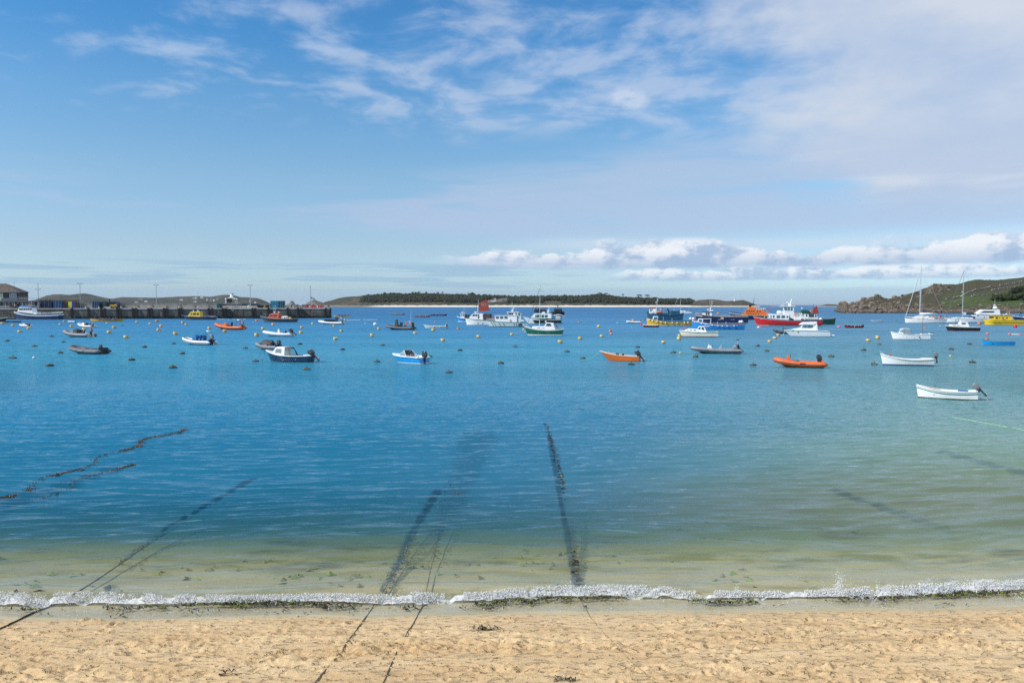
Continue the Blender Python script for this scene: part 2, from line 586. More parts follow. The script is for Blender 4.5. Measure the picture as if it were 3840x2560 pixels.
# beds of eelgrass under the mooring lines darken the water there
def streak(a, b2, w0, w1):
    ax, ay, bx_, by_ = a.x, a.y, b2.x, b2.y
    ll = (bx_ - ax) ** 2 + (by_ - ay) ** 2
    f = T.m('ADD', T.mul(T.sub(px_, ax), (bx_ - ax) / ll), T.mul(T.sub(py_, ay), (by_ - ay) / ll), clamp=True)
    ex = T.sub(px_, T.add(ax, T.mul(f, bx_ - ax)))
    ey = T.mul(T.sub(py_, T.add(ay, T.mul(f, by_ - ay))), 0.45)
    d = T.m('SQRT', T.add(T.mul(ex, ex), T.mul(ey, ey)))
    wob = T.noise(T.vscale(pos, (1.2, 0.5, 0)), 1.0, 3, 0.6)
    wob.node.noise_dimensions = '2D'
    wdt = T.add(w0, T.mul(f, w1 - w0))
    return T.sub(1.0, T.sstep(T.add(T.div(d, wdt), T.mul(T.sub(wob, 0.5), 0.9)), 0.35, 1.15))
st = T.mul(streak(onz(1430, 2225), onz(1640, 1850), 0.06, 0.20), 0.75)
st = T.m('MAXIMUM', st, T.mul(streak(onz(1640, 2020), onz(1800, 1640), 0.35, 1.0), 0.28))
st = T.m('MAXIMUM', st, T.mul(streak(onz(2160, 2215), onz(2060, 1640), 0.07, 0.13), 0.75))
st = T.m('MAXIMUM', st, T.mul(streak(onz(600, 2010), onz(940, 1800), 0.07, 0.22), 0.7))
st = T.m('MAXIMUM', st, T.mul(streak(onz(3150, 1850), onz(3520, 1980), 0.3, 0.25), 0.45))
st = T.m('MAXIMUM', st, T.mul(streak(onz(3560, 1700), onz(3900, 1790), 0.4, 0.4), 0.35))
st = T.m('MAXIMUM', st, T.mul(streak(onz(0, 1905), onz(420, 1760), 0.9, 0.5), 0.45))
body = T.mix(st, body, srgb(4, 54, 74))
dif = T.n('ShaderNodeBsdfDiffuse')
T.link(body, dif.inputs[0])
tr = T.n('ShaderNodeBsdfTransparent')
T.link(T.ramp(T.div(off, 14.0), [(0.0, (0.97, 0.98, 0.97)), (0.22, (0.80, 0.88, 0.82)), (0.34, (0.40, 0.64, 0.68)), (1.0, (0.12, 0.42, 0.54))]), tr.inputs[0])
opac0 = T.sstep(T.m('POWER', T.m('MAXIMUM', T.div(off, T.sstep(right, 0.0, 1.0, 12.0, 20.0)), 0.0), 0.8), 0.0, 1.0, 0.04, 0.93)
opac = T.m('MAXIMUM', opac0, T.mul(st, 0.85))
und = T.n('ShaderNodeMixShader')
T.link(opac, und.inputs[0])
T.link(tr.outputs[0], und.inputs[1])
T.link(dif.outputs[0], und.inputs[2])
# ripples: short wavelets near by, longer ones further out so that they stay visible
def n2d(sx, sy, det, ro=0.6, off=0.0):
    o = T.noise(T.vadd(T.vscale(pos, (sx, sy, 0.0)), (off, off * 1.7, 0.0)), 1.0, det, ro)
    o.node.noise_dimensions = '2D'
    return o
n1 = n2d(0.50, 1.7, 3)
n2 = n2d(1.7, 5.0, 3)
n3 = n2d(0.16, 0.42, 3, 0.62, 3.0)
n4 = n2d(0.05, 0.11, 3, 0.62, 9.0)
gust = n2d(0.012, 0.05, 3, 0.6, 5.0)
hgt = T.add(T.add(T.mul(n1, T.sstep(py_, 20.0, 60.0, 0.02, 0.34)), T.mul(n2, T.sstep(py_, 15.0, 60.0, 0.014, 0.09))),
            T.add(T.mul(n3, T.sstep(py_, 30.0, 110.0, 0.0, 1.1)), T.mul(n4, T.sstep(py_, 100.0, 420.0, 0.0, 3.6))))
hgt = T.mul(hgt, T.sstep(gust, 0.3, 0.7, 0.7, 1.3))
bmp = T.n('ShaderNodeBump')
bmp.inputs['Strength'].default_value = 1.0
bmp.inputs['Distance'].default_value = 1.0
T.link(hgt, bmp.inputs['Height'])
gl = T.n('ShaderNodeBsdfGlossy')
gl.inputs['Color'].default_value = (0.86, 0.96, 1.0, 1)
T.link(T.sstep(py_, 25.0, 200.0, 0.05, 0.30), gl.inputs['Roughness'])
T.link(bmp.outputs[0], gl.inputs['Normal'])
fr = T.n('ShaderNodeFresnel')
fr.inputs['IOR'].default_value = 1.33
T.link(bmp.outputs[0], fr.inputs['Normal'])
T.link(bmp.outputs[0], dif.inputs['Normal'])
# sea waves hide their own far slopes at a grazing view, so the mirror share saturates
frc = T.m('MINIMUM', T.mul(fr.outputs[0], 0.85), T.sstep(py_, 24.0, 105.0, 0.95, 0.36))
bf = T.n('ShaderNodeNewGeometry').outputs['Backfacing']
frc = T.add(T.mul(frc, T.sub(1.0, bf)), T.mul(bf, 0.05))    # light coming up from the bed leaves through the surface
ms = T.n('ShaderNodeMixShader')
T.link(frc, ms.inputs[0])
T.link(und.outputs[0], ms.inputs[1])
T.link(gl.outputs[0], ms.inputs[2])
wout = T.n('ShaderNodeOutputMaterial')
T.link(ms.outputs[0], wout.inputs[0])
sea = grid_mesh('sea', sea_x, sea_y, SZ, wm)
tag(sea, kind='structure')

# beach and bed in one sloping sheet
bx_near = np.arange(-13.0, 13.01, 0.024)
bxr = geo(13.1, 400, 0.4, 1.2)
b_x = np.concatenate([-bxr[::-1], bx_near, bxr])
b_y = np.concatenate([np.linspace(-30, 8.6, 24), np.arange(8.7, 15.4, 0.024), geo(15.45, 700, 0.10, 1.05)])
BX, BY = np.meshgrid(b_x, b_y)
bd = BY - shore_y(np.clip(BX, -60, 60))
slope = np.where(bd < 0, -bd * 0.062, -bd * 0.055)
slope = np.where(bd > 40, -2.2 - (bd - 40) * 0.03, slope)
slope = np.maximum(slope, -14)
BZ = slope.copy()
dry = np.clip((-bd - 0.15) / 1.4, 0, 1)
# long low ridges drawn along the beach, scuffs and old footprints
lines = np.abs(fbm(BX * 0.7, BY * 5.5 + 0.12 * BX, 4, 21, 0.6) - 0.5) * 2
BZ += dry * 0.075 * lines ** 0.6 * (0.35 + fbm(BX * 0.4, BY * 0.9, 2, 9))
patchy = np.clip((fbm(BX * 0.55, BY * 2.2, 3, 51) - 0.42) * 5, 0, 1)
scuff = np.abs(fbm(BX * 3.0, BY * 8.0, 4, 33, 0.62) - 0.5) * 2
BZ += dry * (0.018 + 0.12 * patchy) * (scuff ** 0.7 - 0.4)
rp = np.random.default_rng(3)
for i in range(420):
    cx_, cy_ = rp.uniform(-14, 14), rp.uniform(8.9, 13.7)
    if rp.random() < 0.35:
        cx_, cy_ = rp.uniform(2, 14), rp.uniform(9.5, 13.9)
    sx_, sy_ = rp.uniform(0.035, 0.11), rp.uniform(0.025, 0.055)
    dpt = rp.uniform(0.02, 0.07) * (1.6 if rp.random() < 0.12 else 1.0)
    ix = np.searchsorted(b_x, [cx_ - 0.6, cx_ + 0.6])
    iy = np.searchsorted(b_y, [cy_ - 0.4, cy_ + 0.4])
    sl_ = (slice(iy[0], iy[1]), slice(ix[0], ix[1]))
    q = ((BX[sl_] - cx_) / sx_) ** 2 + ((BY[sl_] - cy_) / sy_) ** 2
    BZ[sl_] += -dpt * np.exp(-q) + dpt * 0.55 * np.exp(-((np.sqrt(q) - 1.6) / 0.5) ** 2)
# rows of tyre marks
for (ty, x0, x1, tilt) in ((9.95, -4.2, 3.4, 0.012), (9.55, -6.0, 0.2, -0.01), (9.72, 0.5, 6.2, 0.02), (10.25, -9.5, -4.5, 0.015), (9.25, -7.0, -1.0, 0.01)):
    xx = x0
    while xx < x1:
        for dyy in (0.0, 0.07):
            cx_, cy_ = xx + (0.045 if dyy else 0), ty + tilt * (xx - x0) + dyy
            ix = np.searchsorted(b_x, [cx_ - 0.12, cx_ + 0.12])
            iy = np.searchsorted(b_y, [cy_ - 0.12, cy_ + 0.12])
            sl_ = (slice(iy[0], iy[1]), slice(ix[0], ix[1]))
            q = ((BX[sl_] - cx_) / 0.028) ** 2 + ((BY[sl_] - cy_) / 0.034) ** 2
            BZ[sl_] -= 0.020 * np.exp(-q)
        xx += 0.105
BZ += np.where(bd > 0.5, 0.03 * (fbm(BX * 0.9, BY * 0.9, 3, 71) - 0.5), 0)

sm = bpy.data.materials.new('beach_sand')
sm.use_nodes = True
S = NT(sm.node_tree)
sb = sm.node_tree.nodes['Principled BSDF']
pos = S.n('ShaderNodeNewGeometry').outputs['Position']
sx_, sy_, sz_ = S.sep(pos)
soff = S.sub(S.sub(sy_, 14.35), S.mul(sx_, 0.028))
shn = S.noise(S.vscale(pos, (0.6, 0.6, 0)), 1.0, 3, 0.5)
spk = S.noise(pos, 90.0, 2, 0.6)
big = S.noise(S.vscale(pos, (0.35, 1.6, 1.0)), 1.0, 4, 0.6)
dryc = S.mix(S.sstep(big, 0.32, 0.68), (0.60, 0.40, 0.195), (0.71, 0.505, 0.27))
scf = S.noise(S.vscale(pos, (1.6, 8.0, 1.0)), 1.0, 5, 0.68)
dryc = S.mix(S.sstep(scf, 0.56, 0.72, 0.0, 0.85), dryc, (0.30, 0.175, 0.08))  # shadows of the scuffs put into the sand colour
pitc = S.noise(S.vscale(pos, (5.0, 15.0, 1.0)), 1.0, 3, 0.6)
dryc = S.mix(S.sstep(pitc, 0.60, 0.68, 0.0, 0.45), dryc, (0.30, 0.175, 0.08))  # bump pits get the same painted shadow tone
dryc = S.mix(S.sstep(spk, 0.35, 0.7, 0.0, 0.30), dryc, (0.40, 0.25, 0.125))
wetc = S.mix(S.sstep(big, 0.3, 0.7), (0.42, 0.345, 0.20), (0.52, 0.43, 0.26))
wet = S.sstep(S.add(soff, S.mul(S.sub(shn, 0.5), 0.25)), -0.62, -0.36)
c = S.mix(wet, dryc, wetc)
# bed: pale sand with green algae and dark weed patches in bands along the shore
wn1 = S.noise(S.vscale(pos, (0.55, 1.5, 0)), 1.0, 5, 0.62)
wn2 = S.noise(S.vscale(pos, (0.22, 0.55, 0)), 1.3, 4, 0.6)
wband = S.m('MAXIMUM', S.gauss(soff, 3.0, 1.0), S.mul(S.gauss(soff, 0.9, 0.6), 0.8))
wband = S.m('MAXIMUM', wband, S.mul(S.sstep(soff, 4.0, 9.0), 0.75))
alg = S.mul(S.sstep(wn1, 0.44, 0.62), S.mul(wband, S.sstep(soff, 0.15, 0.5)))
c = S.mix(S.mul(alg, 0.75), c, (0.16, 0.165, 0.045))
drk = S.mul(S.sstep(wn2, 0.55, 0.70), S.mul(S.sstep(soff, 1.2, 3.0), 0.85))
c = S.mix(drk, c, (0.075, 0.085, 0.05))
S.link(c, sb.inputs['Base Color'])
S.link(S.m('ADD', S.sstep(soff, -0.45, -0.10, 0.92, 0.22), S.sstep(soff, 0.1, 0.5, 0.0, 0.7)), sb.inputs['Roughness'])
sbm = S.n('ShaderNodeBump')
sbm.inputs['Strength'].default_value = 0.9
sbm.inputs['Distance'].default_value = 0.02
pit = S.noise(S.vscale(pos, (5.0, 15.0, 1.0)), 1.0, 3, 0.6)
S.link(S.mul(S.add(S.sub(S.noise(pos, 26.0, 4, 0.65), S.mul(S.sstep(pit, 0.57, 0.64), 2.2)), S.mul(spk, 0.4)), S.sub(1.0, S.mul(wet, 0.85))), sbm.inputs['Height'])
S.link(sbm.outputs[0], sb.inputs['Normal'])
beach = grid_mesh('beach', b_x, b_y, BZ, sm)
tag(beach, kind='structure')
def ground_z(x, y):
    ix = int(np.clip(np.searchsorted(b_x, x), 0, len(b_x) - 1))
    iy = int(np.clip(np.searchsorted(b_y, y), 0, len(b_y) - 1))
    return float(BZ[iy, ix])

# ------------------------------------------------------------------ far islands
def interp(pts, v):
    return float(np.interp(v, [p[0] for p in pts], [p[1] for p in pts]))

def land_mat(name, cols, sand=None, sand_h=2.0, scale=0.02, rock=None, rock_amt=0.0):
    m = bpy.data.materials.new(name)
    m.use_nodes = True
    t = NT(m.node_tree)
    b = m.node_tree.nodes['Principled BSDF']
    p = t.n('ShaderNodeNewGeometry').outputs['Position']
    x, y, z = t.sep(p)
    n1 = t.noise(t.vscale(p, (1, 0.5, 1.5)), scale, 5, 0.6)
    n2 = t.noise(t.vscale(p, (1, 0.5, 2.0)), scale * 7, 4, 0.6)
    c = t.ramp(n1, [(0.30, cols[0]), (0.45, cols[1]), (0.56, cols[2]), (0.70, cols[0])])
    c = t.mix(t.sstep(n2, 0.35, 0.7), c, t.mix(1.0, c, (0.5, 0.5, 0.5), 'MULTIPLY'))
    if rock:
        c = t.mix(t.mul(t.sstep(n2, 0.58, 0.70), rock_amt), c, rock)
    if sand:
        zz = t.add(z, t.mul(t.sub(n2, 0.5), sand_h * 0.9))
        sc_ = t.mix(t.sstep(x, -380.0, -320.0), (0.22, 0.19, 0.15), sand) if name == 'island_ground' else sand
        c = t.mix(t.sstep(zz, sand_h * 0.8, sand_h * 1.25), sc_, c)
        c = t.mix(t.sub(1.0, t.sstep(t.add(z, t.mul(t.sub(n1, 0.5), 1.2)), 0.15, 0.5)), c, (0.10, 0.09, 0.07))
    t.link(c, b.inputs['Base Color'])
    b.inputs['Roughness'].default_value = 0.95
    b.inputs['Specular IOR Level'].default_value = 0.15
    return m

def land(name, prof, Y0, Yr, Yb, material, step=4, rough=1.0, gpow=0.8, beach=0.0, seed=1, xn=0.02):
    p0, p1 = prof[0][0], prof[-1][0]
    cols = np.arange(p0, p1 + step, step)
    ts = np.concatenate([np.linspace(0, 1, 18), np.linspace(1.08, 2, 8)])
    co = np.zeros((len(ts), len(cols), 3))
    for j, px in enumerate(cols):
        ztop = ony(px, interp(prof, px), Yr).z
        for i, t in enumerate(ts):
            Y = Y0 + (Yr - Y0) * t if t <= 1 else Yr + (Yb - Yr) * (t - 1)
            if t <= 1:
                g = t ** gpow
                z = -0.6 + (ztop + 0.6) * g
                if beach and t < 0.35:
                    z = min(z, -0.5 + beach * t / 0.35)
            else:
                z = ztop * (1 - (t - 1) ** 1.5) - 1.5 * (t - 1)
            x = (px - 1920) / F * Y
            co[i, j] = (x, Y, z)
    X, Yy = co[..., 0], co[..., 1]
    nz = (fbm(X * xn, Yy * xn * 0.5, 4, seed) - 0.5) * rough
    w = np.clip(np.sin(np.clip(ts, 0, 2) / 2 * math.pi), 0, 1)[:, None]
    co[..., 2] += nz * w * np.where(ts[:, None] == 1.0, 0.35, 1.0)
    ny, nx = co.shape[:2]
    idx = np.arange(nx * ny).reshape(ny, nx)
    q = np.stack([idx[:-1, :-1], idx[:-1, 1:], idx[1:, 1:], idx[1:, :-1]], -1).reshape(-1, 4)
    o = quads_mesh(name, co.reshape(-1, 3), q, material)
    tag(o, kind='structure')
    return o

heath_far = land_mat('far_heath', [(0.075, 0.072, 0.056), (0.048, 0.058, 0.042), (0.10, 0.088, 0.066)], scale=0.012, rock=(0.24, 0.23, 0.21), rock_amt=0.35)
hill_a = [(40, 1140), (120, 1131), (155, 1116), (175, 1109), (200, 1104), (230, 1103), (262, 1105), (300, 1101), (322, 1100), (345, 1104),
          (370, 1110), (400, 1117), (430, 1121), (470, 1128), (520, 1140)]
land('far_hill', hill_a, 2900, 3150, 3700, heath_far, seed=3, rough=5)
hill_b = [(380, 1140), (405, 1122), (430, 1118), (460, 1114), (520, 1115), (580, 1116), (640, 1114), (690, 1111), (725, 1110), (790, 1112), (815, 1109), (835, 1106),
          (852, 1105), (880, 1108), (900, 1113), (920, 1114), (945, 1116), (962, 1116), (980, 1121), (1000, 1130), (1016, 1139), (1030, 1146)]
land('far_hill', hill_b, 2900, 3300, 3900, heath_far, seed=9, rough=6)
islet_m = land_mat('islet_rock', [(0.19, 0.17, 0.14), (0.12, 0.115, 0.09), (0.22, 0.20, 0.17)], scale=0.06, rock=(0.27, 0.25, 0.22), rock_amt=0.6)
land('rocky_islet', [(1064, 1148), (1078, 1141), (1086, 1137), (1091, 1128), (1096, 1127), (1103, 1132), (1108, 1140), (1118, 1149)], 2350, 2420, 2480, islet_m, step=1.5, rough=4, seed=5, xn=0.08)
land('rocky_islet', [(1130, 1149), (1145, 1141), (1155, 1133), (1166, 1129), (1174, 1124), (1182, 1123), (1190, 1127), (1198, 1130), (1210, 1134), (1226, 1142), (1240, 1149)],
     2300, 2360, 2450, islet_m, step=1.5, rough=4, seed=6, xn=0.08)

# main wooded island: ground only, the trees come after
sandc = (0.74, 0.66, 0.54)
isl_m = land_mat('island_ground', [(0.085, 0.08, 0.045), (0.12, 0.10, 0.065), (0.06, 0.065, 0.035)], sand=sandc, sand_h=4.2, scale=0.012)
ground = [(1180, 1149), (1205, 1138), (1222, 1131), (1245, 1126), (1270, 1118), (1290, 1114), (1312, 1112), (1335, 1111), (1360, 1109), (1400, 1112), (1500, 1111), (1600, 1112),
          (1700, 1114), (1800, 1119), (1900, 1119), (2000, 1119), (2100, 1117), (2250, 1116), (2350, 1120), (2450, 1124), (2520, 1127), (2580, 1128), (2602, 1130), (2625, 1136), (2650, 1149)]
land('wooded_island', ground, 1960, 2260, 2700, isl_m, seed=12, rough=2.0, gpow=0.95, beach=5.0)
west_m = land_mat('island_heath', [(0.10, 0.083, 0.062), (0.075, 0.07, 0.045), (0.13, 0.105, 0.08)], sand=(0.55, 0.48, 0.38), sand_h=3.2, scale=0.015, rock=(0.26, 0.24, 0.21), rock_amt=0.5)
land('heath_island', [(2585, 1149), (2600, 1129), (2622, 1125), (2650, 1123), (2672, 1122), (2692, 1124), (2718, 1129), (2735, 1129), (2755, 1127), (2768, 1126), (2785, 1125), (2800, 1129), (2815, 1135), (2832, 1141), (2850, 1149)],
     1990, 2120, 2350, west_m, step=2, seed=15, rough=3.5, gpow=0.7, beach=3.4, xn=0.05)
low_m = land_mat('low_islands', [(0.085, 0.09, 0.055), (0.12, 0.11, 0.07), (0.07, 0.08, 0.05)], sand=(0.55, 0.48, 0.38), sand_h=1.4, scale=0.02)
land('low_island', [(2870, 1150), (2890, 1148.5), (2925, 1147.5), (2950, 1147), (2975, 1148), (2995, 1150)], 2400, 2480, 2600, low_m, step=3, seed=21, rough=1.5)
land('low_island', [(3040, 1149.5), (3058, 1148), (3075, 1146), (3090, 1141.5), (3105, 1140), (3135, 1141.5), (3160, 1144), (3180, 1149)], 2500, 2600, 2800, low_m, step=3, seed=22, rough=1.5, beach=1.5)

# ------------------------------------------------------------------ trees
def leaf_mat(name, a, b_):
    m = bpy.data.materials.new(name)
    m.use_nodes = True
    t = NT(m.node_tree)
    b = m.node_tree.nodes['Principled BSDF']
    p = t.n('ShaderNodeNewGeometry').outputs['Position']
    n = t.noise(p, 0.05, 4, 0.6)
    n2 = t.noise(p, 0.9, 3, 0.6)
    c = t.mix(t.sstep(n, 0.38, 0.64), a, b_)
    c = t.mix(t.sstep(n2, 0.35, 0.7), t.mix(1.0, c, (0.55, 0.55, 0.55), 'MULTIPLY'), c)
    t.link(c, b.inputs['Base Color'])
    b.inputs['Roughness'].default_value = 0.9
    b.inputs['Specular IOR Level'].default_value = 0.1
    return m
wood_m = leaf_mat('woodland_leaves', (0.030, 0.042, 0.024), (0.062, 0.062, 0.036))
pine_m = leaf_mat('pine_needles', (0.026, 0.036, 0.024), (0.042, 0.054, 0.030))
bark_m = mat('pine_bark', (0.075, 0.058, 0.045), 0.9, var=0.3, scale=2.0)

ICO_V, ICO_F = None, None
def ico():
    global ICO_V, ICO_F
    if ICO_V is None:
        bm = bmesh.new()
        bmesh.ops.create_icosphere(bm, subdivisions=1, radius=1.0)
        ICO_V = np.array([v.co[:] for v in bm.verts])
        ICO_F = np.array([[v.index for v in f.verts] for f in bm.faces])
        bm.free()
    return ICO_V, ICO_F
def lumps(centres, radii, squash, seed, jitter=0.28, fv=None):
    V, Fc = ico()
    r = np.random.default_rng(seed)
    n = len(centres)
    rr = 1 + r.uniform(-jitter, jitter, (n, len(V), 1))
    co = V[None] * rr * np.asarray(radii)[:, None, None]
    co[..., 2] *= squash
    co = co + np.asarray(centres)[:, None, :]
    q = Fc[None] + (np.arange(n) * len(V))[:, None, None]
    return co.reshape(-1, 3), q.reshape(-1, 3)

skyline = [(1352, 1110), (1365, 1105), (1400, 1102), (1430, 1101), (1460, 1097), (1490, 1098), (1520, 1100), (1560, 1097), (1600, 1098), (1640, 1099), (1680, 1100),
           (1730, 1101), (1755, 1103), (1770, 1099), (1785, 1102), (1815, 1106), (1825, 1104), (1850, 1104), (1880, 1105), (1925, 1109), (1980, 1108), (2050, 1106), (2100, 1106),
           (2150, 1107), (2200, 1106), (2230, 1102), (2250, 1099), (2290, 1105), (2310, 1110), (2335, 1111), (2360, 1114), (2400, 1115), (2445, 1115), (2470, 1116), (2500, 1120),
           (2520, 1117), (2540, 1119), (2575, 1119), (2598, 1123), (2606, 1132)]
r = np.random.default_rng(17)
cen, rad = [], []
for i in range(5200):
    px = r.uniform(1352, 2606)
    t = r.uniform(0, 1) ** 0.8
    top = interp(skyline, px)
    Y = 2075 + 230 * t
    py_top = 1130.5 + (top - 1130.5) * t ** 0.55 + r.normal(0, 1.0) - (r.random() < 0.06) * r.uniform(0.5, 2.5)
    if 2036 < px < 2104 and t < 0.62 and py_top > 1117:      # the green field
        continue
    if 1812 < px < 1905 and t < 0.45:                        # the house clearing
        continue
    p = ony(px, py_top, Y)
    R = r.uniform(2.2, 4.6)
    for k in range(3):
        cen.append((p.x + r.normal(0, 1.6), p.y + r.normal(0, 2), p.z - R * 0.8 - k * r.uniform(1.0, 2.6)))
        rad.append(R * r.uniform(0.7, 1.1))
co, q = lumps(cen, rad, 0.8, 4)
wood = quads_mesh('woodland', co, q, wood_m, smooth=False)
tag(wood, 'dark evergreen woodland covering the long island on the horizon', 'woodland', kind='stuff')

def pine(px, py_top, Y, h, spread, label, seed, stems=1):
    r = np.random.default_rng(seed)
    p = ony(px, py_top, Y)
    root = empty('pine_tree', (p.x, p.y, p.z - h))
    tag(root, label, 'tree', 'pines standing out above the wood')
    mb = MB()
    for s in range(stems):
        ox = (s - (stems - 1) / 2) * spread * 0.55
        mb.tube([(ox * 0.4, 0, 0), (ox * 0.8 + r.normal(0, .3), 0, h * 0.5), (ox + r.normal(0, .4), 0, h * 0.9)], [0.55, 0.42, 0.2], 6)
        for k in range(4):
            a = r.uniform(0, 6.28)
            mb.tube([(ox * 0.85, 0, h * 0.6 + k * h * 0.06), (ox + math.cos(a) * spread * 0.4, math.sin(a) * spread * 0.4, h * 0.82)], [0.2, 0.1], 4)
    mb.build('trunk', bark_m, root, smooth=True)
    c, rr = [], []
    n = int(26 * max(1, spread / 5))
    for k in range(n):
        a, d = r.uniform(0, 6.28), math.sqrt(r.random()) * spread
        c.append((math.cos(a) * d, math.sin(a) * d * 0.8, h * 0.86 + (1 - (d / spread) ** 2) * h * 0.12 + r.normal(0, 0.4)))
        rr.append(r.uniform(0.8, 1.7))
    cc, qq = lumps(c, rr, 0.55, seed + 1)
    o = quads_mesh('crown', cc, qq, pine_m, smooth=False)
    o.parent = root
pine_list = [(1547, 1095, 9, 2.6, 'stunted lone pine on the wood crest, first from the bare western end'),
             (1572, 1094, 10, 4.2, 'broad pine rising above the wood behind the open gigs'),
             (1599, 1095, 10, 2.6, 'small bent pine on the wood crest beside the broad one'),
             (1641, 1095, 9, 3.2, 'flat topped pine on the crest above the two meeting gigs'),
             (1660, 1095, 9, 2.4, 'thin pine on the crest just before the small blue fishing boat'),
             (1756, 1099, 9, 3.0, 'leaning pine on the crest above the red sail'),
             (1771, 1097, 12, 5.0, 'large bushy pine on the crest above the red sail'),
             (1818, 1103, 10, 5.5, 'dense pine beside the island houses'),
             (2336, 1103, 12, 3.2, 'slender umbrella pine standing alone on the eastern wood'),
             (2248, 1097, 13, 6.5, 'highest dome shaped pine of the eastern wood'),
             (2272, 1099, 12, 5.5, 'rounded pine beside the highest dome')]
for k, (px, py, h, sp, lb) in enumerate(pine_list):
    pine(px, py, 2290, h, sp, lb, 100 + k)
pine(2398, 1105, 2290, 16, 8.5, 'wide clump of umbrella pines with sky between trunks, western half', 131, stems=3)
pine(2428, 1105, 2285, 17, 8.0, 'wide clump of umbrella pines with sky between trunks, eastern half', 132, stems=3)
pine(2582, 1118, 2250, 15, 9.0, 'spreading pine at the far eastern tip of the wooded island', 133, stems=2)

# grass field among the trees
fld = MB()
fm = land_mat('island_meadow', [(0.11, 0.17, 0.045), (0.09, 0.14, 0.04), (0.13, 0.18, 0.05)], scale=0.02)
fp = [(2036, 1135), (2060, 1125), (2104, 1125), (2106, 1134)]
fld.face([ony(2026, 1138, 2070), ony(2112, 1138, 2070), ony(2104, 1124, 2200), ony(2050, 1124, 2200)])
tag(fld.build('meadow', fm), kind='structure')

# ------------------------------------------------------------------ island houses and lighthouse
wall_white = mat('white_render', (0.72, 0.70, 0.66), 0.85, var=0.08, scale=0.5)
wall_grey = mat('granite_wall', (0.36, 0.32, 0.27), 0.9, var=0.25, scale=1.2)
slate = mat('slate_roof', (0.15, 0.15, 0.16), 0.7, var=0.2, scale=1.0)
glass = mat('dark_glass', (0.02, 0.03, 0.04), 0.08, var=0.1, spec=0.7)
def house(px, py_base, Y, w, h, roof_h, wallm, label, rz=0.0, grp='houses on the far islands', dep=6.0, roofm=None):
    p = ony(px, py_base, Y)
    root = empty('house', (p.x, p.y, p.z - 0.5), rz)
    tag(root, label, 'house', grp)
    mb = MB()
    mb.prism([(-w / 2, 0), (w / 2, 0), (w / 2, h), (-w / 2, h)], dep / 2)
    mb.build('wall', wallm, root)
    mb = MB()
    e = 0.3
    vs = [(-w / 2 - e, -dep / 2 - e, h), (w / 2 + e, -dep / 2 - e, h), (w / 2 + e, dep / 2 + e, h), (-w / 2 - e, dep / 2 + e, h), (-w / 2 - e, 0, h + roof_h), (w / 2 + e, 0, h + roof_h)]
    mb.add(vs, [(0, 1, 5, 4), (2, 3, 4, 5), (1, 2, 5), (3, 0, 4), (3, 2, 1, 0)])
    ro = mb.build('roof', roofm or slate, root)
    mb = MB()
    mb.box((w * 0.36, 0, h + roof_h + 0.2), (0.9, 0.8, 1.6))
    mb.build('chimney', wallm, ro)
    for k in range(max(2, int(w / 3.5))):
        mb = MB()
        mb.box((-w / 2 + (k + 0.5) * w / max(2, int(w / 3.5)), -dep / 2 - 0.02, h * 0.55), (1.1, 0.08, 1.3))
        mb.build('window', glass, root)
for k, (px, py, Y, w, h, rh, wm_, lb) in enumerate([
        (1836, 1132, 2090, 9, 3.2, 2.5, wall_grey, 'low grey cottage at the western end of the island hamlet'),
        (1848, 1131, 2085, 10, 3.4, 3.0, wall_white, 'white cottage with steep gable in the island hamlet'),
        (1856, 1129, 2100, 6, 5.5, 3.0, wall_white, 'tall narrow white house in the island hamlet'),
        (1866, 1130, 2095, 9, 3.5, 2.5, wall_grey, 'grey cottage in the middle of the island hamlet'),
        (1878, 1128, 2105, 8, 4.0, 2.0, wall_grey, 'grey house below the square building in the hamlet'),
        (1893, 1127, 2110, 12, 6.0, 1.0, wall_grey, 'broad brown building at the eastern end of the hamlet')]):
    house(px, py, Y, w, h, rh, wm_, lb, 0.2 * math.sin(k * 3))
for k, (px, py, w, h, wm_, lb) in enumerate([
        (680, 1126, 12, 4, wall_white, 'pale long house low on the far hill, furthest west'),
        (727, 1120, 10, 4, wall_white, 'pale house high on the far hill, left of the pair'),
        (735, 1119, 8, 4, wall_white, 'pale house high on the far hill, second of the upper row'),
        (757, 1117, 10, 5, wall_white, 'pinkish white house highest on the far hill'),
        (728, 1134, 7, 4, wall_white, 'small white house just above the parapet wall'),
        (734, 1133, 6, 4, wall_white, 'bright white house just above the parapet wall'),
        (777, 1126, 5, 5, wall_white, 'small bright white house in the middle of the far village'),
        (790, 1129, 5, 5, wall_white, 'narrow white house in the far village'),
        (803, 1129, 5, 6, wall_white, 'narrow tall white house in the far village'),
        (815, 1124, 9, 4, wall_grey, 'grey house in the far village, near the ferry funnel'),
        (527, 1124, 14, 3, wall_white, 'long low pale building on the far hill behind the parapet'),
        (548, 1131, 12, 3, wall_white, 'low pale building near the shore behind the parapet'),
        (512, 1134, 12, 3, wall_white, 'low white building nearest the shore behind the parapet'),
        (937, 1131, 6, 6, wall_white, 'white house on the far hill behind the tall lamp'),
        (958, 1136, 6, 4, wall_white, 'small white house at the foot of the far hill')]):
    house(px, py, 2990, w, h, 2.0, wm_, lb, 0.3 * math.sin(k * 2.1))

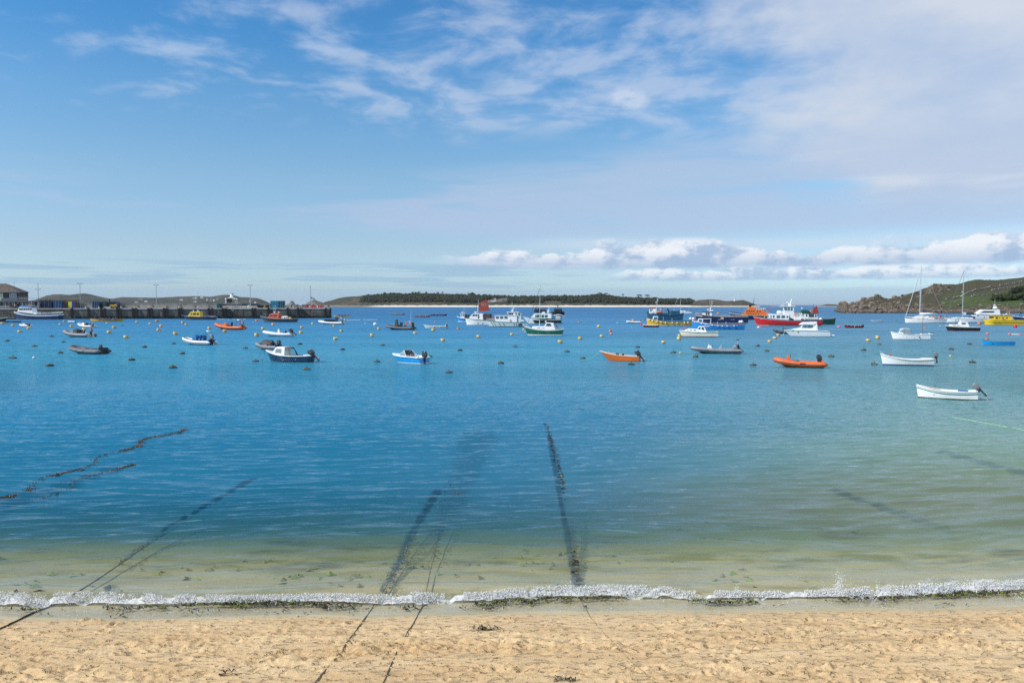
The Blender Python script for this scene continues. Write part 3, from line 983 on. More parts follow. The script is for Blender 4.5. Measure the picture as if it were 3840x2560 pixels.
p = ony(2755, 1127.5, 2105)
lh = empty('lighthouse', (p.x, p.y, p.z - 1.0))
tag(lh, 'small white lighthouse on the heath covered island', 'lighthouse')
mb = MB()
mb.lathe([(2.3, 0), (2.1, 1.5), (1.55, 7.0), (1.5, 7.6)], 16)
mb.build('tower', wall_white, lh, smooth=True, angle=40)
mb = MB()
mb.lathe([(1.5, 7.6), (2.1, 7.75), (2.1, 8.0), (1.3, 8.02)], 16)
mb.build('gallery', mat('grey_paint', (0.5, 0.5, 0.5), 0.6), lh)
mb = MB()
mb.lathe([(1.15, 8.0), (1.15, 9.7)], 12)
mb.build('lantern', mat('lantern_glass', (0.35, 0.4, 0.42), 0.15), lh, smooth=True, angle=40)
mb = MB()
mb.lathe([(1.4, 9.7), (1.2, 10.2), (0.5, 10.8), (0.08, 11.0), (0.06, 11.8)], 12)
mb.build('cupola', wall_white, lh, smooth=True, angle=50)

# ------------------------------------------------------------------ headland on the right
hp = [(3128, 1168), (3134, 1158), (3142, 1142), (3148, 1135), (3160, 1134), (3174, 1135), (3182, 1143), (3192, 1140), (3205, 1134), (3220, 1133), (3228, 1122), (3240, 1120), (3252, 1120),
      (3266, 1113), (3282, 1110), (3296, 1110), (3312, 1116), (3332, 1119), (3352, 1113), (3380, 1107), (3410, 1102), (3440, 1093), (3460, 1083), (3480, 1074), (3496, 1066), (3512, 1065),
      (3560, 1065), (3582, 1067), (3602, 1063), (3626, 1054), (3656, 1048), (3740, 1050), (3780, 1046), (3812, 1042), (3840, 1038), (3950, 1030), (4300, 1020), (4800, 1030)]
h_cols = np.concatenate([np.arange(3126, 3860, 2.5), np.arange(3862, 4800, 12)])
h_ts = np.concatenate([np.linspace(0, 1, 90), np.linspace(1.04, 2, 14)])
def head_Y(px, t):
    y0 = 528 + max(0, (3165 - px)) * 3.4
    yr = y0 + 26 + interp([(3126, 4), (3300, 40), (3450, 90), (3600, 150), (3840, 190), (4800, 220)], px)
    return (y0 + (yr - y0) * t) if t <= 1 else yr + (t - 1) * 160
def head_z(px, t):
    zt = ony(px, interp(hp, px), head_Y(px, 1.0)).z
    if t > 1:
        return zt * (1 - (t - 1) ** 1.6 * 0.8)
    low = interp([(3126, 0.6), (3300, 0.5), (3450, 0.30), (3600, 0.20), (3840, 0.16), (4800, 0.15)], px)
    # a rocky foot, a bench, then the open slope
    g = low * min(1, t / 0.16) ** 0.7 + (1 - low) * max(0, (t - 0.16) / 0.84) ** interp([(3126, 0.8), (3440, 1.0), (3600, 0.95), (4800, 0.9)], px)
    return -0.7 + (zt + 0.7) * g
def head_pt(px, t, dz=0.0):
    Y = head_Y(px, t)
    return Vector(((px - 1920) / F * Y, Y, head_z(px, t) + dz))
hc = np.zeros((len(h_ts), len(h_cols), 3))
for j, px in enumerate(h_cols):
    for i, t in enumerate(h_ts):
        hc[i, j] = head_pt(px, t)
HX, HY = hc[..., 0], hc[..., 1]
rk = np.clip(np.interp(h_cols, [3126, 3430, 3560, 3700, 4800], [1, 0.8, 0.35, 0.3, 0.3])[None, :] * np.interp(h_ts, [0, 0.02, 0.2, 0.3, 1, 1.2], [0.2, 1, 1, 0.35, 0.22, 0.1])[:, None]
             + np.exp(-((h_cols[None, :] - 3495) / 38) ** 2 - ((h_ts[:, None] - 0.8) / 0.22) ** 2), 0, 1)
bl = np.abs(fbm(HX * 0.22, HY * 0.22, 4, 61, 0.6) - 0.5) * 2
hc[..., 2] += rk * (bl * 4.2 - 1.1) + (fbm(HX * 0.05, HY * 0.05, 3, 62) - 0.5) * 1.4
hc[..., 2] += (1 - rk) * (fbm(HX * 0.6, HY * 0.4, 3, 63) - 0.5) * 0.8
ny, nx = hc.shape[:2]
idx = np.arange(nx * ny).reshape(ny, nx)
q = np.stack([idx[:-1, :-1], idx[:-1, 1:], idx[1:, 1:], idx[1:, :-1]], -1).reshape(-1, 4)
def rock_nodes(t, p):
    n = t.noise(p, 0.25, 5, 0.65)
    v = t.n('ShaderNodeTexVoronoi', feature='DISTANCE_TO_EDGE')
    t._in(v.inputs['Vector'], t.vscale(p, (0.55, 0.4, 1.1)))
    v.inputs['Scale'].default_value = 1.0
    c = t.ramp(n, [(0.3, (0.065, 0.050, 0.038)), (0.45, (0.145, 0.108, 0.075)), (0.55, (0.21, 0.165, 0.125)), (0.7, (0.115, 0.098, 0.08))])
    return t.mix(t.sub(1.0, t.sstep(v.outputs['Distance'], 0.01, 0.09)), c, (0.05, 0.042, 0.034))
hm = bpy.data.materials.new('headland_ground')
hm.use_nodes = True
t = NT(hm.node_tree)
b = hm.node_tree.nodes['Principled BSDF']
gm = t.n('ShaderNodeNewGeometry')
p = gm.outputs['Position']
x, y, z = t.sep(p)
nn = t.sep(gm.outputs['True Normal'])[2]
rockc = rock_nodes(t, p)
rockc = t.mix(t.sub(1.0, t.sstep(t.add(z, t.mul(t.noise(p, 0.3, 3), 1.0)), 0.9, 1.7)), rockc, (0.045, 0.038, 0.028))
g1 = t.noise(p, 0.035, 4, 0.6)
g2 = t.noise(t.vscale(p, (1, 0.6, 1.6)), 0.30, 5, 0.65)
heath = t.ramp(t.add(t.mul(g1, 0.5), t.mul(g2, 0.5)), [(0.36, (0.036, 0.034, 0.018)), (0.46, (0.074, 0.056, 0.034)), (0.54, (0.046, 0.050, 0.020)), (0.66, (0.094, 0.068, 0.044))])
grass = t.mix(t.sstep(g2, 0.35, 0.65), (0.046, 0.070, 0.018), (0.075, 0.095, 0.026))
# fields lie on the lower right slope
fldm = t.mul(t.sstep(t.sub(x, t.mul(z, 4.2)), 268.0, 280.0), t.sstep(z, 3.2, 4.6))
fldm = t.mul(fldm, t.sub(1.0, t.sstep(t.add(z, t.mul(t.sub(g1, 0.5), 6.0)), 11.0, 16.0, 0.0, 0.85)))
veg = t.mix(fldm, heath, grass)
steep = t.sub(1.0, t.sstep(t.add(nn, t.mul(t.sub(g2, 0.5), 0.5)), 0.62, 0.82))
tipd = t.sub(1.0, t.sstep(x, 232.0, 262.0))
rm = t.m('MAXIMUM', steep, t.sub(1.0, t.sstep(t.add(z, t.mul(t.sub(g2, 0.5), 5.0)), t.add(2.3, t.mul(tipd, 3.5)), t.add(3.6, t.mul(tipd, 4.5)))))
t.link(t.mix(rm, veg, rockc), b.inputs['Base Color'])
b.inputs['Roughness'].default_value = 0.92
b.inputs['Specular IOR Level'].default_value = 0.2
headland = quads_mesh('headland', hc.reshape(-1, 3), q, hm, smooth=False)
tag(headland, kind='structure')
# boulders lying on the headland, each a piece of its own
bm_ = bpy.data.materials.new('granite_boulder')
bm_.use_nodes = True
t = NT(bm_.node_tree)
b = bm_.node_tree.nodes['Principled BSDF']
p = t.n('ShaderNodeNewGeometry').outputs['Position']
c = rock_nodes(t, p)
oi = t.n('ShaderNodeObjectInfo')
c = t.mix(t.lin(oi.outputs['Random'], 0, 1, 0.0, 0.55), c, (0.21, 0.17, 0.13))
t.link(c, b.inputs['Base Color'])
b.inputs['Roughness'].default_value = 0.9
V, Fc = ico()
bmeshes = []
rb_ = np.random.default_rng(8)
for k in range(7):
    v = V * (1 + rb_.uniform(-0.25, 0.25, (len(V), 1))) * np.array([1.0, 0.8, rb_.uniform(0.55, 0.9)])
    v = np.round(v * 1.8) / 1.8 * 0.75 + v * 0.25
    me = bpy.data.meshes.new('boulder')
    me.from_pydata(v.tolist(), [], Fc.tolist())
    me.materials.append(bm_)
    bmeshes.append(me)
def hsurf(px, t):
    j = int(np.clip(np.searchsorted(h_cols, px), 0, len(h_cols) - 1))
    i = int(np.clip(np.searchsorted(h_ts, t), 0, len(h_ts) - 1))
    return hc[i, j]
for k in range(290):
    if k < 150:
        px, t_ = rb_.uniform(3150, 3850), rb_.uniform(0.0, 0.22)
        s = rb_.uniform(0.6, 2.0)
    elif k < 225:
        px, t_ = rb_.uniform(3140, 3440), rb_.uniform(0.1, 0.98)
        s = rb_.uniform(0.7, 2.6)
    elif k < 270:
        px, t_ = rb_.normal(3492, 26), rb_.uniform(0.62, 0.98)
        s = rb_.uniform(0.9, 2.8)
    else:
        px, t_ = rb_.uniform(3540, 3840), rb_.uniform(0.22, 0.4)
        s = rb_.uniform(0.4, 1.2)
    o = bpy.data.objects.new('boulder', bmeshes[k % 7])
    c_ = hsurf(px, t_)
    o.location = (c_[0], c_[1], c_[2] + 0.15 * s)
    o.rotation_euler = (rb_.normal(0, .2), rb_.normal(0, .2), rb_.uniform(0, 6.28))
    s *= 0.62
    o.scale = (s * rb_.uniform(0.9, 2.2), s, s * rb_.uniform(0.6, 1.1))
    COL.objects.link(o)
    o.parent = headland
# skyline stacks of the tip
for (px, t_, s) in ((3150, 0.9, 2.2), (3163, 0.9, 2.0), (3172, 0.92, 1.8), (3194, 0.9, 1.6), (3214, 0.92, 2.0), (3232, 0.9, 2.6), (3240, 0.92, 2.4), (3282, 0.95, 2.2), (3294, 0.95, 2.2), (3352, 0.96, 2.0)):
    o = bpy.data.objects.new('boulder', bmeshes[int(px) % 7])
    c_ = hsurf(px, t_)
    o.location = (c_[0], c_[1], c_[2])
    o.scale = (s, s, s * 1.1)
    o.rotation_euler = (0, 0, px)
    COL.objects.link(o)
    o.parent = headland
# dry stone walls between the fields
stone_m = mat('dry_stone', (0.27, 0.25, 0.21), 0.95, var=0.35, scale=0.8)
def stone_wall(pts, label):
    mb = MB()
    P = []
    for (a, b2) in zip(pts[:-1], pts[1:]):
        for k in range(14):
            u = k / 14
            P.append(hsurf(a[0] + (b2[0] - a[0]) * u, a[1] + (b2[1] - a[1]) * u))
    rr = np.random.default_rng(int(pts[0][0]))
    for a, b2 in zip(P[:-1], P[1:]):
        m_ = (np.array(a) + np.array(b2)) / 2
        L = float(np.linalg.norm(np.array(b2) - np.array(a)))
        mb.box((m_[0], m_[1], m_[2] + 0.35), (L * 1.05, 0.8, rr.uniform(0.9, 1.3)), rz=math.atan2(b2[1] - a[1], b2[0] - a[0]))
    tag(mb.build('stone_wall', stone_m), label, 'wall', 'dry stone walls on the headland')
stone_wall([(3545, 0.36), (3600, 0.46), (3660, 0.60), (3730, 0.72), (3840, 0.83)], 'dry stone wall climbing the headland between heath and field')
stone_wall([(3640, 0.40), (3690, 0.43), (3760, 0.48)], 'broken pale dry stone wall crossing the lower green field')
stone_wall([(3715, 0.60), (3760, 0.63), (3850, 0.70)], 'dry stone wall crossing the upper field near the picture edge')
hedge_m = leaf_mat('hedge_leaves', (0.030, 0.044, 0.016), (0.05, 0.065, 0.022))
def hedge(a, b2, n, R, label, seed):
    rr = np.random.default_rng(seed)
    c, s = [], []
    for k in range(n):
        u = rr.random()
        base = hsurf(a[0] + (b2[0] - a[0]) * u, a[1] + (b2[1] - a[1]) * u + rr.normal(0, 0.012))
        c.append((base[0], base[1] + rr.normal(0, 1), base[2] + abs(rr.normal(0.5, 0.5)) * R))
        s.append(R * rr.uniform(0.35, 0.7))
    co, qq = lumps(c, s, 0.9, seed)
    tag(quads_mesh('hedge', co, qq, hedge_m, smooth=False), label, 'hedge', 'hedges on the headland')
hedge((3722, 0.30), (3860, 0.30), 260, 2.6, 'dark shrub hedge along the foot of the headland field', 3)
hedge((3780, 0.46), (3850, 0.56), 120, 2.2, 'dark shrubs climbing the field above the lower hedge', 4)

# ------------------------------------------------------------------ people (small figures, one continuous body each)
def skin_person(name, joints, edges, radii):
    me = bpy.data.meshes.new(name)
    me.from_pydata(joints, edges, [])
    o = bpy.data.objects.new(name, me)
    COL.objects.link(o)
    md = o.modifiers.new('skin', 'SKIN')
    o.modifiers.new('sub', 'SUBSURF').levels = 1
    for i, rr in enumerate(radii):
        me.skin_vertices[0].data[i].radius = (rr, rr)
    me.skin_vertices[0].data[0].use_root = True
    dg = bpy.context.evaluated_depsgraph_get()
    out = bpy.data.meshes.new_from_object(o.evaluated_get(dg))
    bpy.data.objects.remove(o)
    return out
skin_m = mat('skin', (0.50, 0.32, 0.23), 0.6)
trouser_m = mat('dark_trousers', (0.035, 0.04, 0.055), 0.8)
hair_m = mat('hair_dark', (0.045, 0.032, 0.022), 0.7)
shirt_m = bpy.data.materials.new('clothing')
shirt_m.use_nodes = True
t = NT(shirt_m.node_tree)
oi = t.n('ShaderNodeObjectInfo')
nz = t.noise(t.n('ShaderNodeTexCoord').outputs['Object'], 9.0, 3)
t.link(t.mix(t.sstep(nz, 0.3, 0.7, 0.0, 0.4), oi.outputs['Color'], (0.02, 0.02, 0.02)), shirt_m.node_tree.nodes['Principled BSDF'].inputs['Base Color'])
shirt_m.node_tree.nodes['Principled BSDF'].inputs['Roughness'].default_value = 0.85
def person_mesh(kind):
    if kind == 'stand':
        J = [(0, 0, .95), (0, 0, 1.15), (0, 0, 1.38), (0, 0, 1.50), (0, .02, 1.62), (0, .02, 1.74),
             (.19, 0, 1.40), (.25, .02, 1.13), (.24, .10, .88), (-.19, 0, 1.40), (-.25, .02, 1.13), (-.22, .12, .90),
             (.10, 0, .90), (.11, .02, .50), (.12, 0, .08), (.13, .16, .04), (-.10, 0, .90), (-.12, -.02, .50), (-.13, -.04, .08), (-.14, .12, .04)]
    elif kind == 'walk':
        J = [(0, 0, .95), (0, .02, 1.15), (0, .03, 1.38), (0, .04, 1.50), (0, .07, 1.62), (0, .07, 1.74),
             (.19, .03, 1.40), (.26, -.12, 1.15), (.24, -.10, .90), (-.19, .03, 1.40), (-.25, .18, 1.16), (-.20, .34, 1.02),
             (.10, 0, .90), (.11, .22, .52), (.12, .26, .08), (.13, .42, .05), (-.10, 0, .90), (-.12, -.14, .50), (-.13, -.36, .12), (-.14, -.24, .05)]
    else:   # seated, arms out to an oar, facing +y
        J = [(0, 0, .12), (0, -.03, .36), (0, -.02, .60), (0, 0, .72), (0, .05, .84), (0, .06, .96),
             (.19, 0, .62), (.25, .22, .44), (.14, .48, .42), (-.19, 0, .62), (-.25, .22, .44), (-.14, .48, .42),
             (.10, .05, .12), (.13, .45, .20), (.13, .75, -.12), (.13, .88, -.08), (-.10, .05, .12), (-.13, .45, .20), (-.13, .75, -.12), (-.13, .88, -.08)]
    E = [(0, 1), (1, 2), (2, 3), (3, 4), (4, 5), (2, 6), (6, 7), (7, 8), (2, 9), (9, 10), (10, 11), (0, 12), (12, 13), (13, 14), (14, 15), (0, 16), (16, 17), (17, 18), (18, 19)]
    R = [.15, .145, .16, .062, .092, .075, .075, .052, .040, .075, .052, .040, .095, .068, .048, .04, .095, .068, .048, .04]
    me = skin_person('person_' + kind, J, E, R)
    for m_ in (shirt_m, trouser_m, skin_m, hair_m):
        me.materials.append(m_)
    zc = 0.92 if kind != 'sit' else 0.22
    zh = 1.50 if kind != 'sit' else 0.72
    for p_ in me.polygons:
        c = p_.center
        if c.z > zh + 0.20 or (c.z > zh + 0.08 and c.y < 0.02):
            p_.material_index = 3
        elif c.z > zh:
            p_.material_index = 2
        elif kind != 'sit' and abs(c.x) > .18 and c.z < 0.98:
            p_.material_index = 2
        elif kind == 'sit' and c.y > .38 and c.z > .3:
            p_.material_index = 2
        elif c.z < zc and not (kind == 'sit' and c.y < .05 and c.z > .15):
            p_.material_index = 1
        p_.use_smooth = True
    return me
PERSON = {k: person_mesh(k) for k in ('stand', 'walk', 'sit')}
def person(loc, rz, colour, kind, label, group, s=1.0):
    o = bpy.data.objects.new('person', PERSON[kind])
    o.location = loc
    o.rotation_euler = (0, 0, rz)
    o.scale = (s, s, s)
    o.color = (*colour, 1)
    COL.objects.link(o)
    tag(o, label, 'person', group)
    return o

# ------------------------------------------------------------------ quay
QA = onz(0, 1196.5)
QB = onz(1243, 1192.5)
qdir = (QB - QA).normalized()
QROT = math.atan2(qdir.y, qdir.x)
QLEN = (QB - QA).length
QBACK = Vector((-qdir.y, qdir.x, 0))
DECK = 4.15
def qu(px, v=0.0):
    """metres along the quay for a photo column, on a line v metres behind the front face"""
    k = (px - 1920) / F
    o = QA + QBACK * v
    # o.x + qdir.x*u = k*(o.y + qdir.y*u)  (depth axis taken along y)
    return (k * o.y - o.x) / (qdir.x - k * qdir.y)
def qz(px, py, v=0.0):
    P = QA + QBACK * v + qdir * qu(px, v)
    return ony(px, py, P.y).z
def QP(u, v, z):
    P = QA + qdir * u + QBACK * v
    return Vector((P.x, P.y, z))
quay = empty('quay', QA, QROT)
tag(quay, 'long stone and concrete harbour quay with dark timber fender piles', 'quay')
cm = bpy.data.materials.new('quay_concrete')
cm.use_nodes = True
t = NT(cm.node_tree)
b = cm.node_tree.nodes['Principled BSDF']
p = t.n('ShaderNodeNewGeometry').outputs['Position']
x, y, z = t.sep(p)
n1 = t.noise(t.vscale(p, (1.0, 1.0, 0.08)), 1.1, 5, 0.65)
n2 = t.noise(p, 0.35, 4, 0.6)
c = t.mix(t.sstep(n2, 0.3, 0.7), (0.115, 0.10, 0.075), (0.215, 0.19, 0.15))
c = t.mix(t.sstep(n1, 0.50, 0.68, 0.0, 0.75), c, (0.045, 0.038, 0.03))
zz = t.add(z, t.mul(t.sub(n1, 0.5), 1.6))
c = t.mix(t.sub(1.0, t.sstep(zz, 0.5, 1.6)), c, (0.026, 0.026, 0.014))
t.link(c, b.inputs['Base Color'])
b.inputs['Roughness'].default_value = 0.9
cope_m = mat('pale_concrete', (0.42, 0.39, 0.34), 0.9, var=0.2, scale=0.6)
par_m = mat('parapet_concrete', (0.33, 0.31, 0.28), 0.92, var=0.22, scale=0.4)
timber_m = mat('tarred_timber', (0.014, 0.013, 0.012), 0.75, var=0.4, scale=2.0)
granite_m = mat('quay_granite', (0.155, 0.12, 0.085), 0.92, var=0.45, scale=0.7)
core_m = mat('quay_core', (0.06, 0.052, 0.042), 0.95)
U0 = -60.0
mb = MB()
mb.box(((U0 + QLEN) / 2, 7.2, (DECK - 0.45 - 3) / 2), (QLEN - U0 - 0.6, 13.8, DECK - 0.45 + 3))
mb.build('core', core_m, quay)
mb = MB()
mb.box(((U0 + QLEN) / 2, 7.0, DECK - 0.23), (QLEN - U0, 14.6, 0.46))
mb.build('coping', cope_m, quay, bevel=0.05)
u_stone = qu(270)
# stone blocks on the old part
rq = np.random.default_rng(2)
rows_ = [(-1.0, 0.2), (0.25, 1.15), (1.2, 2.0), (2.05, 2.85), (2.9, 3.66)]
for (z0, z1) in rows_:
    u = max(U0, qu(0) - 6)
    while u < u_stone:
        w = rq.uniform(1.1, 2.3)
        mb = MB()
        mb.box((u + w / 2, 0.12 + rq.uniform(-0.05, 0.05), (z0 + z1) / 2), (w - 0.07, 0.55, z1 - z0))
        o = mb.build('stone_block', granite_m if z0 > 0.2 else cm, quay)
        u += w
u = u_stone
while u < QLEN - 1:
    w = min(4.6, QLEN - u)
    for (z0, z1) in ((-1.0, 1.98), (2.04, 3.66)):
        mb = MB()
        mb.box((u + w / 2, 0.12 + rq.uniform(-0.03, 0.03), (z0 + z1) / 2), (w - 0.07, 0.5, z1 - z0))
        mb.build('panel', cm, quay)
    u += w
for px in [272, 334, 382, 395, 442, 453, 500, 512, 559, 570, 616, 627, 672, 682, 784, 797, 836, 846, 948, 958, 1008, 1080, 1118, 1222, 1240]:
    mb = MB()
    mb.box((qu(px), -0.38, 1.0 + rq.uniform(-.05, .05)), (0.72, 0.5, 6.5))
    mb.build('fender_pile', timber_m, quay)
for (pa, pb) in ((848, 902), (1126, 1164)):
    ua, ub = qu(pa), qu(pb)
    n = 16
    for k in range(n):
        f = (k + 0.5) / n
        mb = MB()
        mb.box((ua + (ub - ua) * f, -0.55, DECK - 0.15 - f * 4.3), ((ub - ua) / n * 1.1, 1.1, 0.30))
        mb.build('step', core_m, quay)
    mb = MB()
    mb.tube([(ua, -1.15, DECK + 0.75), (ub, -1.15, 0.55)], 0.10, 6)
    mb.tube([(ua, -1.15, DECK + 0.1), (ub, -1.15, -0.1)], 0.10, 6)
    mb.build('stair_rail', timber_m, quay)
# parapet
par_v = 10.5
ua, ub = qu(292, par_v), qu(815, par_v)
u = ua
k = 0
while u < ub:
    w = min(5.5, ub - u)
    mb = MB()
    mb.box((u + w / 2, par_v + 0.45 + (k % 2) * 0.02, DECK + 0.92), (w - 0.05, 0.9, 1.84))
    mb.box((u + w / 2, par_v + 0.42, DECK + 1.88), (w - 0.05, 1.1, 0.16))
    mb.build('parapet_panel', par_m, quay)
    if k % 1 == 0:
        mb = MB()
        mb.tube([(u + 1, par_v - 0.06, DECK + 1.0)] + [(u + 1 + 0.32 * math.cos(a), par_v - 0.08, DECK + 0.75 + 0.32 * math.sin(a)) for a in np.linspace(1.2, 7.2, 10)], 0.06, 5)
        mb.build('hanging_ring', timber_m, quay)
    u += w
    k += 1
ua, ub = qu(815, par_v), qu(1225, par_v)
mb = MB()
mb.box(((ua + ub) / 2, par_v + 0.4, DECK + 0.55), (ub - ua, 0.8, 1.1))
mb.build('low_parapet', par_m, quay)
# railings at the quay head
rail_m = mat('galvanised_rail', (0.45, 0.46, 0.46), 0.5, metal=0.4)
def railing(u0, u1, v, z, h, parent, n=None, name='railing', m=None):
    n = n or max(2, int(abs(u1 - u0) / 1.6))
    mb = MB()
    for zz in (h * 0.5, h):
        mb.tube([(u0, v, z + zz), (u1, v, z + zz)], 0.045, 5)
    for k in range(n + 1):
        uu = u0 + (u1 - u0) * k / n
        mb.tube([(uu, v, z), (uu, v, z + h)], 0.04, 5)
    return mb.build(name, m or rail_m, parent)
railing(qu(1068), qu(1142), 0.8, DECK, 1.15, quay)
railing(qu(1216), qu(1242), 0.6, DECK, 1.25, quay)
railing(qu(852, 6), qu(905, 6), 6, DECK, 1.5, quay)
for px in (322, 372, 455, 505, 560, 672, 742, 1102):
    mb = MB()
    mb.lathe([(0.26, 0), (0.2, 0.12), (0.17, 0.45), (0.3, 0.55), (0.28, 0.68), (0.1, 0.74)], 10, (qu(px, 0.7), 0.7, DECK))
    mb.build('bollard', mat('bollard_cream', (0.55, 0.50, 0.38), 0.7) if px != 1102 else mat('bollard_yellow', (0.7, 0.45, 0.03), 0.6), quay, smooth=True)
sign_m = mat('blue_sign', (0.10, 0.28, 0.50), 0.5)
mb = MB()
mb.box((qu(873), -0.22, 3.2), (1.0, 0.06, 0.6))
mb.build('sign_plate', sign_m, quay)

# ------------------------------------------------------------------ harbour building
def qroot(name, px, v, rz=0.0, z=DECK):
    o = empty(name, QP(qu(px, v), v, z), QROT + rz)
    return o
def W_(px0, px1, v):
    return qu(px1, v) - qu(px0, v)
bv = 6.0
brown_wall = mat('brown_cladding', (0.085, 0.068, 0.06), 0.85, var=0.2)
cream_wall = mat('cream_render', (0.60, 0.55, 0.40), 0.85)
roof_m = mat('brown_tile_roof', (0.10, 0.078, 0.06), 0.85, var=0.3, scale=1.2)
bluegrey = mat('blue_grey_boards', (0.13, 0.15, 0.17), 0.7, var=0.15)
white_p = mat('white_gloss', (0.80, 0.80, 0.78), 0.35, var=0.04)
offwhite = mat('grey_white_render', (0.33, 0.33, 0.32), 0.8)
hb = qroot('harbour_building', 0, bv)
tag(hb, 'brown harbour building with hipped tiled roof and terrace at the quay root', 'building')
sc = 0.106
def bx_(px): return qu(px, bv) - qu(0, bv)
def bz_(py): return qz(30, py, bv) - DECK
z1, z2, zr = bz_(1127), bz_(1095), bz_(1062)
mb = MB(); mb.box(((bx_(-160) + bx_(73)) / 2, 5.0, (z1 + z2) / 2), (bx_(73) - bx_(-160), 9, z2 - z1)); mb.build('upper_wall', brown_wall, hb)
mb = MB(); mb.box(((bx_(-160) + bx_(13)) / 2, 0.43, (z1 + z2) / 2 + 0.02), (bx_(13) - bx_(-160), 0.22, z2 - z1 - 0.1)); mb.build('cream_bay', cream_wall, hb)
mb = MB()
e0, e1 = bx_(-170), bx_(78)
vs = [(e0, 0.0, z2), (e1, 0.0, z2), (e1, 10.2, z2), (e0, 10.2, z2), (bx_(-90), 5.1, zr), (bx_(8), 5.1, zr)]
mb.add(vs, [(0, 1, 5, 4), (2, 3, 4, 5), (1, 2, 5), (3, 0, 4), (3, 2, 1, 0)])
ro = mb.build('roof', roof_m, hb)
mb = MB(); mb.box(((e0 + e1) / 2, -0.04, z2 - 0.12), (e1 - e0, 0.14, 0.24)); mb.build('gutter', bluegrey, ro)
# window with glazing bars
wx0, wx1, wz0, wz1 = bx_(38), bx_(62), bz_(1124), bz_(1100)
wn_ = MB(); wn_.box(((wx0 + wx1) / 2, 0.46, (wz0 + wz1) / 2), (wx1 - wx0, 0.10, wz1 - wz0)); win = wn_.build('window', glass, hb)
mb = MB()
for k in range(7):
    xx = wx0 + (wx1 - wx0) * k / 6
    mb.box((xx, 0.38, (wz0 + wz1) / 2), (0.16 if k in (0, 2, 4, 6) else 0.07, 0.12, wz1 - wz0 + 0.1))
for k in range(5):
    zz_ = wz0 + (wz1 - wz0) * k / 4
    mb.box(((wx0 + wx1) / 2, 0.372, zz_), (wx1 - wx0 + 0.1, 0.12, 0.18 if k in (0, 4) else 0.07))
mb.build('frame', white_p, win)
mb = MB(); mb.box(((wx0 + wx1) / 2, 0.28, wz0 - 0.16), (wx1 - wx0 + 0.4, 0.3, 0.14)); mb.build('sill', white_p, win)
# terrace and ground floor
mb = MB(); mb.box(((bx_(-160) + bx_(150)) / 2, 2.6, z1 - 0.15), (bx_(150) - bx_(-160), 8.4, 0.5)); mb.build('terrace_slab', bluegrey, hb)
mb = MB(); mb.box(((bx_(-160) + bx_(150)) / 2, 3.4, (z1 - 0.4) / 2), (bx_(150) - bx_(-160), 6.0, z1 - 0.42)); mb.build('ground_floor_wall', offwhite, hb)
mb = MB(); mb.box(((bx_(13) + bx_(73)) / 2, -1.45, z1 + 0.55), (bx_(73) - bx_(13), 0.08, 0.9)); mb.build('balustrade_board', bluegrey, hb)
for (a, b2) in ((-2, 14), (14, 31), (31, 48), (62, 80), (80, 95)):
    mb = MB(); mb.box(((bx_(a + 2) + bx_(b2 - 2)) / 2, 0.36, 1.55), (bx_(b2 - 2) - bx_(a + 2), 0.10, 1.5)); mb.build('shopfront_window', glass, hb)
for px in (56, 136):
    mb = MB(); mb.box((bx_(px), 0.36, 1.2), (0.95, 0.10, 2.4)); mb.build('door', mat('dark_door', (0.03, 0.035, 0.05), 0.5), hb)
for px in (0, 27, 61, 92, 118, 149):
    mb = MB(); mb.box((bx_(px), -1.3, (z1 - 0.4) / 2), (0.24, 0.24, z1 - 0.42)); mb.build('column', offwhite, hb)
for px in (4, 18, 38, 51, 72, 84):
    mb = MB(); mb.ball((bx_(px), -0.6, z1 - 0.85), 0.19); mb.build('globe_light', white_p, hb, smooth=True)
railing(bx_(74), bx_(150), -1.3, z1 + 0.1, 1.1, hb, 12)
railing(bx_(0), bx_(50), -3.0, 0, 1.0, hb, 9)
railing(bx_(118), bx_(155), -3.0, 0, 1.0, hb, 6)
person(QP(qu(80, bv), bv - 0.6, DECK + z1 + 0.1), 2.0, (0.03, 0.02, 0.03), 'stand', 'person in dark clothes standing on the harbour building terrace', 'people on the quay')
for px, c_, lb in ((38, (0.04, 0.08, 0.15), 'person in dark blue standing under the terrace near the columns'),
                   (49, (0.25, 0.04, 0.05), 'person in dark red walking under the terrace'),
                   (57, (0.55, 0.55, 0.5), 'person in pale top seated near the moored motor launch')):
    person(QP(qu(px, 3.5), 3.5, DECK), px, c_, 'walk' if px == 49 else 'stand', lb, 'people on the quay')

